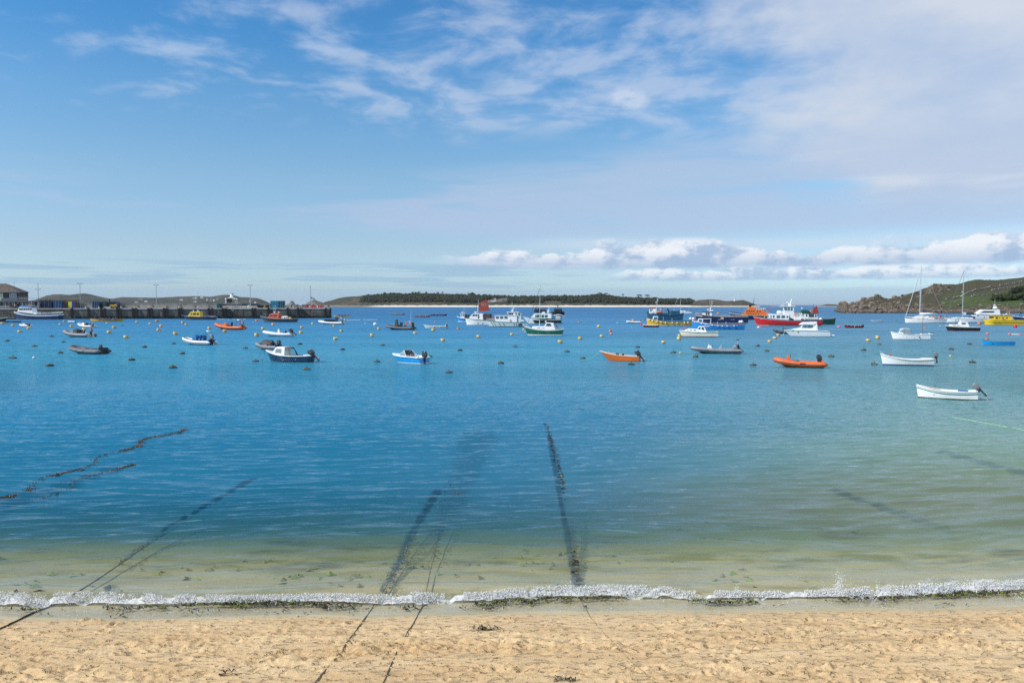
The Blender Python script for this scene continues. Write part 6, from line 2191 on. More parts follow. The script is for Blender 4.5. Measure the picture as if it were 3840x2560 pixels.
# --- 21 black RIB with tall screen
b = boat('inflatable_boat', 'black inflatable with tall black covered console and orange lifebuoys', 'boat', 1439, 1560, 1237, -12, 0.34, G_RIB)
rib(b, 0.34, 0.045, 0.18, PDGREY, PBLACK, strake=PGREY)
cab(b, [(0.335, 0.08), (0.46, 0.08), (0.43, 0.22), (0.42, 0.33), (0.36, 0.33)], 0.06, 0.045, PTARP, name='covered_console')
for x in (0.0, 0.05): seat(b, x, 0.08, 0.1, 0.05, 0.10, PBLACK)
seat(b, 0.19, 0.08, 0.12, 0.05, 0.09, PBLACK)
aframe(b, 0.26, 0.09, 0.11, 0.13, PALU); radar(b, 0.32, 0.27, 0.02, mast=0.2); outboard(b, 0.44, 0.16, 0.24, 8)
ring(b, (0.27, -0.08, 0.205), 0.035, 0.013, PLIFE); ring(b, (0.38, -0.06, 0.205), 0.035, 0.013, PLIFE); pole(b, (0.36, 0, 0.2), (0.38, 0, 0.60), 0.003, PW, 'aerial')
# --- 22 white skiff
b = boat('skiff', 'pale open skiff with black outboard and leaning white pole', 'boat', 1587, 1678, 1231, -6, 0.3, G_SMALL)
H = Hull(0.3, 0.135, 0.085, 0.09, um=0.5, tr=0.8, rb=0.08)
std_hull(b, H, PPALE, rail=PW, rail_r=0.008, open_from=0.10, deck=PW, bottom=PPALE)
for x in (-0.15, 0.1, 0.3): seat(b, x, 0.05, 0.24, 0.06, 0.03, PW, back=False, name='thwart')
fenders(b, H, (0.45, 0.72), 0.014, 0.02, sides=(-1,), cyl=True); outboard(b, 0.49, 0.11, 0.20, 0); pole(b, (0.42, 0, 0.1), (0.49, 0, 0.26), 0.006, PW, 'pole')
# --- 23 blue speedboat
b = boat('speedboat', 'bright blue and white speedboat with wraparound windscreen and black outboard', 'boat', 1452, 1612, 1366, -36, 0.42, G_CRUISE)
H = Hull(0.42, 0.205, 0.165, 0.150, um=0.55, p=0.7, tr=0.92, rb=0.16, rs=-0.02, wl=0.78)
std_hull(b, H, PCYAN, rail=PW, rail_r=0.016, deck=PW, open_from=0.42, inner=PW, boot=PW, boot_h=0.028, bottom=PW, floor=0.45, stripe=(0.02, PW))
for f in (0.4, 0.55, 0.7):
    mb = MB()
    for side in (-1, 1):
        mb.tube([H.pt(u, H.sheer(u) * f, side, 0.001) for u in [i / 20 for i in range(21)]], 0.002, 4)
    mb.build('moulded_rib', PCYAN, b)
# windscreen: front panes between white struts, side wings
fz = 0.18
A0, A1 = Vector((-0.16, -0.15, fz)), Vector((-0.02, -0.13, fz + 0.125))
B0, B1 = Vector((-0.27, 0, fz + 0.012)), Vector((-0.04, 0, fz + 0.14))
S0 = Vector((0.10, -0.19, fz - 0.01))
def mirror(v): return Vector((v.x, -v.y, v.z))
ws = empty('windscreen'); ws.parent = b
for f_, k in ((lambda v: v, 0), (mirror, 1)):
    for quad in ([A0, B0, B1, A1], [A0, S0, A1]):
        mb = MB(); q = [f_(v) for v in quad]; n = Vector((0, 0, 0.003))
        mb.add([v for v in q] + [v + n for v in q], [tuple(range(len(q))), tuple(range(2 * len(q) - 1, len(q) - 1, -1))] + [(i, (i + 1) % len(q), len(q) + (i + 1) % len(q), len(q) + i) for i in range(len(q))])
        mb.build('pane', PGLASSL, ws)
    mb = MB(); mb.tube([f_(S0), f_(A1), f_(B1)], 0.007, 5); mb.tube([f_(A0), f_(A1)], 0.007, 5); mb.tube([f_(S0), f_(A0), f_(B0)], 0.006, 5); mb.build('frame', PW, ws)
pole(ws, B0, B1, 0.005, PDGREY, 'centre_post')
console(b, 0.02, 0.08, 0.12, 0.10, 0.10, PBLACK); seat(b, 0.06, 0.08, 0.12, 0.10, 0.08, PW, y=0.10); seat(b, 0.16, 0.08, 0.13, 0.10, 0.09, PGREY, y=-0.09); seat(b, 0.30, 0.08, 0.30, 0.08, 0.07, PW, back=False, name='bench')
outboard(b, 0.50, 0.19, 0.34, 0)
mb = MB()
for y in (-0.14, -0.10): mb.tube([(0.505, y, 0.02), (0.505, y, 0.12)], 0.003, 4)
for z in (0.03, 0.07, 0.11): mb.tube([(0.505, -0.14, z), (0.505, -0.10, z)], 0.003, 4)
mb.build('ladder', PSTEEL, b)
mb = MB(); mb.lathe([(0.008, 0), (0.008, 0.025), (0.003, 0.03)], 6, (-0.40, 0, 0.205)); mb.build('bow_cleat', PSTEEL, b)
rope(b, catenary((-0.45, -0.02, 0.17), (-0.70, -0.05, 0.0), 0.03), 0.003, PROPE)

# --- 24 small blue fishing boat
b = boat('fishing_boat', 'small bright blue fishing boat with white wheelhouse behind the red sail', 'boat', 1712, 1772, 1207, -8, 0.34, G_LAUNCH)
H = Hull(0.34, 0.36, 0.22, 0.24, um=0.45, tr=0.8, rb=0.08)
std_hull(b, H, PBLUE, rail=PW, rail_r=0.012, deck=PDECK, boot=PW, boot_h=0.05)
cab(b, [(0.26, 0.26), (0.52, 0.22), (0.52, 0.53), (0.27, 0.53)], 0.11, 0.10, PW, [R_(0.31, 0.38, 0.36, 0.48), R_(0.42, 0.49, 0.36, 0.48)], front=((0.262, 0.36), (0.266, 0.49)), roof=(0.22, 0.56, 0.545, 0.13, 0.03, PW))
pole(b, (-0.05, 0, 0.55), (-0.05, 0, 0.95), 0.008, PALU, 'mast'); pole(b, (0.02, 0, 0.5), (0.02, 0, 1.05), 0.004, PW, 'aerial'); radar(b, -0.12, 0.63, 0.05)
mb = MB(); mb.tube([(0.06, -0.14, 0.2), (0.06, -0.14, 0.5), (0.06, 0.14, 0.5), (0.06, 0.14, 0.2)], 0.02, 6); mb.tube([(0.28, -0.14, 0.2), (0.28, -0.14, 0.46), (0.28, 0.14, 0.46), (0.28, 0.14, 0.2)], 0.02, 6); mb.build('net_gantry', PBLACK, b)
mb = MB(); mb.box((0.17, 0, 0.34), (0.26, 0.2, 0.24)); mb.build('pot_stack', PTARP, b, bevel=0.04)
# --- 25 white catamaran with red sail
b = boat('fishing_boat', 'white workboat with stepped wheelhouse and red-brown mizzen sail with white letters', 'boat', 1743, 1862, 1219, -6, 0.32, G_LAUNCH)
H = Hull(0.32, 0.225, 0.165, 0.155, um=0.4, tr=0.9, rb=0.05)
std_hull(b, H, PW, rail=PGREY, rail_r=0.008, deck=PDECK, boot=PW, boot_h=0.01, bottom=PANTI, stripe=(0.035, PCREAM))
cab(b, [(0.12, 0.20), (0.60, 0.16), (0.58, 0.37), (0.265, 0.37)], 0.12, 0.10, PW,
    [[(0.235, 0.285), (0.32, 0.285), (0.33, 0.35), (0.275, 0.35)], R_(0.345, 0.41, 0.285, 0.35, 0.01), R_(0.43, 0.47, 0.20, 0.35)], front=((0.16, 0.25), (0.245, 0.355)))
radar(b, -0.16, 0.41, 0.04, mast=0.37); pole(b, (-0.12, 0, 0.37), (-0.08, 0, 0.62), 0.008, PW, 'mast'); pole(b, (-0.16, 0, 0.4), (-0.13, 0, 0.64), 0.006, PBLACK, 'light_pole')
mb = MB()
sq = [(-0.06, 0.43), (0.30, 0.46), (0.205, 0.80), (0.16, 0.815), (-0.07, 0.70)]
mb.prism(sq, 0.004)
sl_ = mb.build('mizzen_sail', PSAIL, b); pole(b, (-0.075, 0, 0.36), (-0.075, 0, 0.82), 0.006, PALU, 'mizzen_mast')
text_on(sl_, 'SCI', 0.10, -0.0055, 0.66, 0.12, PW, rz=0.0)
mb = MB(); mb.box((0.20, 0, 0.27), (0.30, 0.2, 0.2)); mb.build('pot_stack', PTARP, b, bevel=0.03)
mb = MB(); mb.ball((0.10, -0.09, 0.33), 0.035, 8, 6); mb.build('pink_float', mat('float_pink', (0.75, 0.08, 0.16), 0.4), b, smooth=True)
for u in (0.42, 0.58):
    q = H.pt(u, 0.055, -1, 0.001); mb = MB(); mb.box(q, (0.035, 0.006, 0.022)); mb.build('scupper', PBLACK, b)
text_on(b, 'SC 11', -0.37, H.pt(0.13, 0.13, -1).y - 0.004, 0.135, 0.045, PNAVY, rz=math.radians(-16))
b = boat('dinghy', 'dark tender moored behind the white workboat with the red sail', 'boat', 1818, 1850, 1188, -5, 0.35, G_SMALL)
rib(b, 0.35, 0.07, 0.2, PGREY, PPALE); outboard(b, 0.0, 0.24, 0.3, 0)
# --- 26 white passenger ferry boat
b = boat('passenger_boat', 'white passenger launch with long saloon and raised wheelhouse, pale green hull', 'boat', 1819, 1972, 1226, -7, 0.26, G_LAUNCH)
H = Hull(0.26, 0.165, 0.115, 0.105, um=0.4, tr=0.9, rb=0.10)
std_hull(b, H, PPALE, rail=PDGREEN, rail_r=0.006, deck=PDECK, boot=PDGREEN, boot_h=0.016, bottom=PDGREEN, stripe=(0.022, PW))
cab(b, [(0.25, 0.125), (0.80, 0.115), (0.80, 0.275), (0.24, 0.275)], 0.095, 0.09, PW, [R_(0.265, 0.345, 0.205, 0.255, -0.012), R_(0.37, 0.455, 0.205, 0.255, -0.012), R_(0.48, 0.565, 0.205, 0.255, -0.012)], name='saloon', front=((0.245, 0.20), (0.24, 0.26)), roof=(0.235, 0.81, 0.281, 0.10, 0.012, PW))
cab(b, [(0.58, 0.287), (0.82, 0.287), (0.835, 0.36), (0.545, 0.36)], 0.075, 0.08, PW, [[(0.585, 0.30), (0.655, 0.30), (0.655, 0.345), (0.573, 0.345)], R_(0.665, 0.70, 0.30, 0.345), R_(0.76, 0.79, 0.30, 0.345)], name='wheelhouse', front=((0.572, 0.30), (0.552, 0.348)), roof=(0.53, 0.85, 0.366, 0.088, 0.012, PW))
cab(b, [(0.80, 0.115), (0.90, 0.11), (0.90, 0.34), (0.81, 0.345)], 0.07, 0.065, PPALE, [R_(0.845, 0.875, 0.28, 0.335)], name='stair_house')
mb = MB(); mb.box((0.42, 0, 0.155), (0.10, 0.16, 0.05)); mb.build('engine_box', PPALE, b)
radar(b, 0.18, 0.40, 0.03, mast=0.37); radar(b, 0.19, 0.44, 0.02, mast=0.40); ring(b, (0.21, 0, 0.47), 0.014, 0.005, PW)
for x, h in ((0.14, 0.62), (0.17, 0.62), (0.26, 0.54)): pole(b, (x, 0, 0.37), (x + 0.01, 0, h), 0.0016, PW, 'aerial')
ring(b, (0.13, -0.10, 0.165), 0.022, 0.008, PCREAM); railings(b, H, 0.03, 0.24, 0.045, n=5)
for u in (0.10, 0.14, 0.17): ring(b, (u - 0.5 + 0.02, -0.05, 0.195), 0.018, 0.006, PLIFE)
for u in (0.14, 0.21, 0.35, 0.46, 0.73, 0.79):
    mb = MB(); mb.tube([H.pt(u - 0.012, H.sheer(u) - 0.022, -1, 0.002), H.pt(u + 0.008, 0.03, -1, 0.002)], 0.006, 4); mb.build('hull_fender', PBLACK, b)
mb = MB(); mb.box(H.pt(0.88, 0.06, -1, 0.001), (0.10, 0.006, 0.05)); mb.build('name_panel', PBLACK, b)
# --- 27 FALCON
b = boat('motor_launch', 'white launch named FALCON with green windows, behind the green yacht', 'boat', 1957, 2108, 1215, -5, 0.26, G_LAUNCH)
H = Hull(0.26, 0.20, 0.125, 0.115, um=0.4, tr=0.9, rb=0.16)
std_hull(b, H, PW, rail=PRUB, rail_r=0.004, deck=PDECK, boot=PPALE, boot_h=0.02, stripe=(0.055, PW))
mb = H.band(0.022, 0.098, 2, u0=0.22, u1=1.0, out=0.0012, transom=False); mb.build('hull_fender_panel', PBLACK, b)
cab(b, [(0.22, 0.155), (0.74, 0.12), (0.74, 0.255), (0.35, 0.262), (0.31, 0.255)], 0.095, 0.085, PW, [[(0.325, 0.175), (0.36, 0.175), (0.36, 0.24), (0.345, 0.24)], R_(0.375, 0.47, 0.165, 0.235, 0.012), R_(0.49, 0.555, 0.165, 0.23), R_(0.575, 0.645, 0.165, 0.23)], gm=mat('green_glass', (0.01, 0.10, 0.06), 0.08, spec=0.8), front=((0.245, 0.175), (0.315, 0.245)))
mb = MB(); mb.box((0.04, 0, 0.283), (0.085, 0.09, 0.04)); mb.build('liferaft', PW, b, bevel=0.012)
radar(b, 0.16, 0.31, 0.035, mast=0.26); radar(b, 0.165, 0.355, 0.022, mast=0.31)
for x in (0.16, 0.19): pole(b, (x, 0, 0.35), (x + 0.015, 0, 0.47), 0.0018, PW, 'aerial')
cab(b, [(0.84, 0.115), (0.96, 0.115), (0.97, 0.19), (0.85, 0.19)], 0.08, 0.08, PW, name='aft_locker')
railings(b, H, 0.76, 0.99, 0.09, n=6, m=PBLACK)
text_on(b, 'FALCON', 0.09, H.pt(0.6, 0.098, -1).y - 0.006, 0.112, 0.034, PNAVY)
b2_ = boat('dinghy', 'black rubber dinghy hanging off the stern of the launch FALCON', 'boat', 2078, 2107, 1214, -3, 0.4, G_SMALL)
rib(b2_, 0.4, 0.1, 0.22, PBLACK, PBLACK)
# --- 28 green yacht
b = boat('motor_sailer', 'green hulled motor sailer with white wheelhouse and single tall mast', 'boat', 1964, 2116, 1259, -9, 0.32, G_YACHT)
H = Hull(0.32, 0.235, 0.135, 0.165, um=0.5, tr=0.72, rb=0.085, rs=0.03)
std_hull(b, H, PGREEN, rail=PCREAM, rail_r=0.008, deck=PTEAK, boot=PW, boot_h=0.033, bottom=PANTI, stripe=(0.022, PCREAM))
cab(b, [(0.20, 0.165), (0.56, 0.135), (0.56, 0.235), (0.225, 0.235), (0.205, 0.22)], 0.10, 0.09, PW, [R_(0.335, 0.365, 0.19, 0.20), R_(0.37, 0.40, 0.19, 0.20), R_(0.48, 0.51, 0.19, 0.20), R_(0.515, 0.545, 0.19, 0.20)], name='coach_roof', bev=0.012)
cab(b, [(0.51, 0.22), (0.565, 0.135), (0.805, 0.15), (0.74, 0.325), (0.565, 0.33)], 0.115, 0.095, PW, [[(0.555, 0.245), (0.70, 0.24), (0.68, 0.305), (0.58, 0.308)]], name='wheelhouse', front=((0.53, 0.25), (0.56, 0.315)), bev=0.008)
mb = MB()
for side in (-1, 1): mb.face([(0.25, side * 0.096, 0.31), (0.275, side * 0.094, 0.31), (0.36, side * 0.11, 0.175), (0.30, side * 0.112, 0.165)])
mb.build('spray_dodger', PGLASSL, b)
sail_mast(b, -0.115, 0.225, 1.24, r=0.0075, m=PW, boom=(0.31, 0.415, 0.018, PCANG), fore=(-0.42, 0, 0.30), back=(0.46, 0, 0.17), shroud=0.13, spreader=(0.55,), furl=PCANG)
mb = MB(); mb.lathe([(0.004, 0), (0.01, 0.01), (0.004, 0.02)], 6, (-0.10, 0, 1.24)); mb.build('masthead_light', PBLACK, b)
mb = MB(); mb.tube([(-0.36, -0.07, 0.20), (-0.45, -0.035, 0.29), (-0.49, 0, 0.31), (-0.45, 0.035, 0.29), (-0.36, 0.07, 0.20)], 0.0035, 5); mb.tube([(-0.45, -0.04, 0.22), (-0.45, -0.035, 0.29)], 0.003, 4); mb.tube([(-0.45, 0.04, 0.22), (-0.45, 0.035, 0.29)], 0.003, 4); mb.build('pulpit', PSTEEL, b)
radar(b, 0.05, 0.355, 0.028, mast=0.33); railings(b, H, 0.80, 0.98, 0.05, n=3)
for q in ((-0.34, 0.05), (-0.15, 0.03), (0.08, 0.05), (0.13, 0.035)):
    mb = MB(); mb.ball(H.pt(q[0] + 0.5, q[1] + 0.03, -1, 0.0), 0.006, 6, 4); mb.build('skin_fitting', PW, b)
rope(b, catenary((-0.5, -0.02, 0.20), (-0.85, -0.06, 0.03), 0.05), 0.0028, PROPE)
# --- 29, 30 dark workboats
b = boat('cargo_barge', 'black flat cargo barge with deckhouse and dark hold boxes, far behind the green yacht', 'boat', 2001, 2050, 1172, -10, 0.30, G_LAUNCH)
H = Hull(0.30, 0.20, 0.15, 0.16, um=0.3, tr=0.95, rb=0.03)
std_hull(b, H, PBLACK, rail=PRUB, rail_r=0.012, deck=PDGREY)
cab(b, [(0.08, 0.2), (0.42, 0.16), (0.42, 0.36), (0.10, 0.38)], 0.11, 0.10, PBLACK, [R_(0.15, 0.22, 0.27, 0.34), R_(0.27, 0.34, 0.27, 0.34)], gm=PGLASSL)
cab(b, [(0.66, 0.15), (0.97, 0.15), (0.97, 0.36), (0.66, 0.36)], 0.12, 0.12, PDGREY, name='cargo_box')
cab(b, [(0.44, 0.15), (0.65, 0.15), (0.65, 0.26), (0.44, 0.26)], 0.12, 0.12, PBLACK, name='cargo_hatch')
mb = MB(); mb.tube([(-0.40, -0.1, 0.37), (-0.24, 0, 0.48), (-0.08, -0.1, 0.37)], 0.008, 5); mb.tube([(-0.24, 0, 0.38), (-0.24, 0, 0.75)], 0.007, 5); mb.build('derrick', PBLACK, b)
b = boat('landing_craft', 'black landing craft seen bow-on with mast, making a white bow wave', 'boat', 2073, 2108, 1183, 90, 0.42, G_LAUNCH)
b.scale = tuple(k * 1.0 for k in b.scale)
H = Hull(0.42, 0.135, 0.10, 0.10, um=0.12, p=0.5, tr=0.95, rb=0.06, wl=0.95)
std_hull(b, H, PBLACK, rail=PRUB, rail_r=0.015, deck=PDGREY)
cab(b, [(0.12, 0.11), (0.40, 0.10), (0.40, 0.235), (0.12, 0.235)], 0.15, 0.14, PBLACK, [R_(0.2, 0.3, 0.16, 0.21)], name='wheelhouse', front=((0.12, 0.165), (0.12, 0.215)), nfront=4)
mb = MB(); mb.tube([(-0.2, -0.14, 0.235), (-0.2, 0, 0.31), (-0.2, 0.14, 0.235)], 0.007, 5); mb.tube([(-0.2, 0, 0.235), (-0.2, 0, 0.43)], 0.008, 5); mb.tube([(-0.2, -0.04, 0.34), (-0.2, 0.04, 0.34)], 0.006, 5); mb.build('mast', PBLACK, b)
for y in (-0.19, 0.19):
    mb = MB(); mb.ball((-0.40, y, 0.06), 0.05, 8, 6); mb.build('tyre_fender', PRUB, b, smooth=True)
mb = MB(); mb.tube([(-0.46, -0.23, 0.01), (-0.47, -0.10, 0.02), (-0.48, 0.0, 0.03), (-0.47, 0.10, 0.02), (-0.46, 0.23, 0.01), (-0.44, 0.36, 0.0)], [0.006, 0.016, 0.02, 0.016, 0.01, 0.004], 6); mb.build('bow_wave', PW, b, smooth=True)

# --- 31 yellow wooden boat
b = boat('passenger_launch', 'long yellow open launch with white fenders and small white wheelhouse', 'boat', 2423, 2596, 1222, -5, 0.25, G_LAUNCH)
H = Hull(0.25, 0.175, 0.095, 0.115, um=0.45, tr=0.55, rb=0.03, rs=0.02)
std_hull(b, H, PYEL, rail=PNAVY, rail_r=0.005, deck=PDBLUE, open_from=0.30, inner=PDBLUE, boot=PCREAM, boot_h=0.022, stripe=(0.012, PW), floor=0.5)
cab(b, [(0.13, 0.13), (0.245, 0.115), (0.255, 0.21), (0.155, 0.21)], 0.075, 0.07, PW, [[(0.155, 0.145), (0.23, 0.145), (0.238, 0.195), (0.168, 0.195)]], gm=PGLASSB, front=((0.135, 0.145), (0.152, 0.20)), nfront=2)
fenders(b, H, (0.06, 0.13, 0.225, 0.31, 0.41, 0.555, 0.66), 0.016, 0.03); fenders(b, H, (0.82, 0.90), 0.017, 0.03, sides=(-1,), cyl=False)
for u in (0.42, 0.55, 0.68, 0.8): seat(b, u - 0.5, 0.06, 0.19, 0.04, 0.035, PWOOD, back=False, name='thwart')
for p_ in ((0.46, 0, 0.155), (0.47, 0.03, 0.15)):
    mb = MB(); mb.ball(p_, 0.032, 10, 7); mb.build('stern_float', PFEND, b, smooth=True)
pole(b, (-0.13, 0, 0.1), (-0.13, 0, 0.20), 0.003, PW, 'post'); pole(b, (0.06, 0, 0.1), (0.06, 0, 0.17), 0.003, PW, 'post')
mb = MB(); mb.tube([(-0.50, 0, 0.16), (-0.54, -0.01, 0.13), (-0.55, -0.01, 0.12)], 0.005, 5); mb.build('anchor', PBLACK, b)
mb = H.band(0.035, 0.040, 1, out=0.002, u0=0.18); mb.build('bilge_rail', PWOOD, b)
# --- 32 teal cargo boat behind
b = boat('cargo_boat', 'dark teal cargo boat with white wheelhouse, mast and crane behind the yellow launch', 'boat', 2424, 2562, 1201, -6, 0.27, G_LAUNCH)
H = Hull(0.27, 0.245, 0.13, 0.20, um=0.4, tr=0.9, rb=0.05)
std_hull(b, H, PTEAL, rail=PRUB, rail_r=0.006, deck=PDGREY)
cab(b, [(0.07, 0.19), (0.27, 0.15), (0.275, 0.335), (0.075, 0.335)], 0.085, 0.08, PW, [R_(0.095, 0.125, 0.24, 0.315), R_(0.14, 0.17, 0.24, 0.315)], name='wheelhouse', front=((0.072, 0.24), (0.076, 0.315)), roof=(0.05, 0.24, 0.345, 0.095, 0.015, PRED))
cab(b, [(0.15, 0.2), (0.265, 0.2), (0.265, 0.29), (0.15, 0.29)], 0.09, 0.09, PW, name='locker')
pole(b, (-0.22, 0, 0.3), (-0.20, 0, 0.73), 0.010, PALU, 'mast', 0.006); radar(b, -0.235, 0.49, 0.022); radar(b, -0.19, 0.55, 0.02)
mb = MB(); mb.tube([(-0.24, -0.02, 0.52), (-0.21, 0, 0.52)], 0.004, 4); mb.tube([(-0.21, 0, 0.60), (-0.16, 0, 0.60)], 0.004, 4); mb.build('mast_arm', PALU, b)
mb = MB(); mb.box((-0.11, 0, 0.22), (0.05, 0.06, 0.24)); mb.tube([(-0.15, 0.03, 0.2), (-0.15, 0.03, 0.34)], 0.006, 5); mb.build('winch_gantry', PALU, b); mb = MB(); mb.box((-0.09, 0, 0.33), (0.04, 0.05, 0.05)); mb.box((-0.09, 0, 0.24), (0.05, 0.09, 0.06)); mb.build('winch', PBLACK, b)
cab(b, [(0.26, 0.13), (0.62, 0.13), (0.62, 0.20), (0.26, 0.20)], 0.115, 0.115, PTEAL, name='cargo_hold')
mb = MB(); mb.tube([(0.12, 0, 0.18), (0.10, 0, 0.27), (0.07, 0, 0.31), (0.06, 0, 0.28)], 0.022, 6); mb.build('deck_crane', PBLACK, b, smooth=True)
cab(b, [(0.655, 0.14), (0.90, 0.14), (0.90, 0.265), (0.655, 0.265)], 0.11, 0.11, PTEAL, name='cargo_box')
ring(b, (-0.06, -0.1, 0.22), 0.03, 0.008, PLIFE); mb = MB(); mb.lathe([(0.01, 0), (0.022, 0.01), (0.022, 0.16), (0.01, 0.17)], 8, (-0.24, -0.1, 0.225), axis='x'); mb.build('orange_float', PLIFE, b, smooth=True)
# --- 33, 34 tenders
b = boat('tender', 'white and grey rubber tender beside the rusty buoy', 'boat', 2347, 2405, 1212, -6, 0.34, G_SMALL)
rib(b, 0.34, 0.055, 0.17, PW, PDGREY, strake=PDGREY); outboard(b, 0.45, 0.12, 0.18, 20); seat(b, 0.0, 0.07, 0.2, 0.05, 0.03, PDECK, back=False, name='thwart')
b = boat('tender', 'dark maroon tender with white fenders along its rail by the yellow launch', 'boat', 2410, 2471, 1227, -5, 0.32, G_SMALL)
H = Hull(0.32, 0.17, 0.125, 0.14, um=0.5, tr=0.8, rb=0.05)
std_hull(b, H, PDRED, rail=PW, rail_r=0.018, open_from=0.08, deck=PW, boot=PBLACK, boot_h=0.03)
fenders(b, H, (0.25, 0.42, 0.6, 0.78), 0.02, 0.01); outboard(b, 0.47, 0.13, 0.16, 0); seat(b, 0.0, 0.06, 0.24, 0.06, 0.03, PWOOD, back=False, name='thwart')
# --- 35 far yacht
b = boat('sailing_yacht', 'white sloop with teal boom cover far behind the yellow launch', 'boat', 2525, 2593, 1176, -10, 0.30, G_YACHT)
H = Hull(0.30, 0.16, 0.125, 0.10, um=0.55, tr=0.55, rb=0.09, rs=-0.05)
std_hull(b, H, PW, rail=PCREAM, rail_r=0.004, deck=PW, boot=PPALE, boot_h=0.012, stripe=(0.012, PW))
cab(b, [(0.33, 0.135), (0.68, 0.12), (0.66, 0.165), (0.42, 0.175)], 0.08, 0.07, PW, [R_(0.46, 0.56, 0.14, 0.155)], name='coach_roof')
cab(b, [(0.64, 0.12), (0.74, 0.12), (0.73, 0.19), (0.66, 0.20)], 0.07, 0.06, PCANB, name='spray_hood')
sail_mast(b, -0.11, 0.15, 1.52, r=0.007, boom=(0.26, 0.245, 0.02, mat('teal_cover', (0.01, 0.16, 0.25), 0.7)), fore=(-0.49, 0, 0.17), back=(0.49, 0, 0.11), shroud=0.11, spreader=(0.33, 0.62), furl=PW)
railings(b, H, 0.72, 0.99, 0.07, n=4); railings(b, H, 0.0, 0.2, 0.06, n=3)
outboard(b, 0.46, 0.16, 0.12, 0); mb = MB(); mb.box((0.42, 0, 0.20), (0.04, 0.1, 0.05)); mb.build('stern_locker', PDGREY, b)
# --- 36 navy workboat
b = boat('passenger_launch', 'navy passenger launch with white wheelhouse and tall aerials behind the blue boat', 'boat', 2606, 2804, 1213, -9, 0.24, G_LAUNCH)
H = Hull(0.24, 0.185, 0.125, 0.125, um=0.4, tr=0.85, rb=0.05)
std_hull(b, H, PNAVY, rail=PTEAK, rail_r=0.006, deck=PDECK, boot=PW, boot_h=0.012, open_from=0.40, inner=PDECK, floor=0.5)
mb = H.band(('s', -0.035), ('s', -0.022), 1, out=0.0015, u0=0.0, u1=0.13, transom=False); mb.build('bow_flash', PCREAM, b)
cab(b, [(0.145, 0.145), (0.315, 0.13), (0.32, 0.215), (0.13, 0.215)], 0.075, 0.075, PW, [R_(0.20, 0.228, 0.16, 0.205), R_(0.24, 0.27, 0.16, 0.205)], name='wheelhouse', front=((0.143, 0.16), (0.133, 0.205)), roof=(0.125, 0.34, 0.221, 0.085, 0.012, PNAVY))
pole(b, (-0.21, 0, 0.22), (-0.205, 0, 0.30), 0.016, PW, 'mast', 0.008)
for dx_, dz_ in ((-0.02, 0.17), (0.02, 0.17), (0.05, 0.16)): pole(b, (-0.205, 0, 0.28), (-0.205 + dx_, 0, 0.28 + dz_), 0.002, PW, 'aerial')
radar(b, -0.25, 0.265, 0.02, mast=0.225); radar(b, -0.17, 0.245, 0.022)
railings(b, H, 0.36, 0.98, 0.03, n=9); railings(b, H, 0.02, 0.13, 0.025, n=4)
mb = MB(); mb.box(H.pt(0.50, 0.10, -1, 0.003), (0.055, 0.006, 0.045)); mb.build('notice_panel', mat('buff_panel', (0.55, 0.34, 0.22), 0.6), b)
for u in (0.43, 0.455, 0.68, 0.72):
    mb = MB(); mb.box(H.pt(u, 0.075, -1, 0.002), (0.02, 0.004, 0.005)); mb.build('side_marking', PW, b)
for u in (0.45, 0.55, 0.65, 0.75, 0.85): seat(b, u - 0.5, 0.085, 0.18, 0.03, 0.03, PWOOD, back=False, name='thwart')
# --- 37 bright blue launch
b = boat('passenger_launch', 'bright blue open launch with white rail, fenders and stern floats', 'boat', 2594, 2794, 1236, -12, 0.27, G_LAUNCH)
H = Hull(0.27, 0.185, 0.095, 0.115, um=0.45, tr=0.6, rb=0.03, rs=0.03)
std_hull(b, H, PBLUE, rail=PDRED, rail_r=0.005, deck=PW, open_from=0.30, inner=PBLUE, boot=PDRED, boot_h=0.006, stripe=(0.022, PW), floor=0.5)
cab(b, [(0.10, 0.135), (0.205, 0.115), (0.215, 0.205), (0.125, 0.205)], 0.08, 0.075, PW, [[(0.125, 0.145), (0.185, 0.145), (0.192, 0.19), (0.135, 0.19)]], gm=PGLASSB, front=((0.107, 0.145), (0.124, 0.196)), nfront=2)
mb = MB(); mb.tube([(-0.28, -0.085, 0.20), (-0.14, -0.085, 0.205), (-0.15, -0.09, 0.10)], 0.004, 5); mb.tube([(-0.28, 0.085, 0.20), (-0.14, 0.085, 0.205), (-0.15, 0.09, 0.10)], 0.004, 5); mb.build('awning_frame', PW, b)
fenders(b, H, (0.06, 0.18, 0.26, 0.38, 0.49, 0.57, 0.66, 0.79), 0.012, 0.028)
for p_ in ((-0.47, -0.03, 0.20), (0.40, 0.02, 0.145), (0.43, -0.02, 0.15)):
    mb = MB(); mb.ball(p_, 0.028, 10, 7); mb.build('float', PFEND, b, smooth=True)
mb = MB(); mb.ball((-0.44, -0.05, 0.185), 0.018, 8, 6); mb.build('red_float', PRED, b, smooth=True)
for u in (0.4, 0.52, 0.64, 0.76): seat(b, u - 0.5, 0.06, 0.2, 0.04, 0.03, PW, back=False, name='thwart')
pole(b, (-0.02, 0, 0.07), (-0.02, 0, 0.15), 0.003, PW, 'post'); pole(b, (0.14, 0, 0.07), (0.14, 0, 0.15), 0.003, PW, 'post')
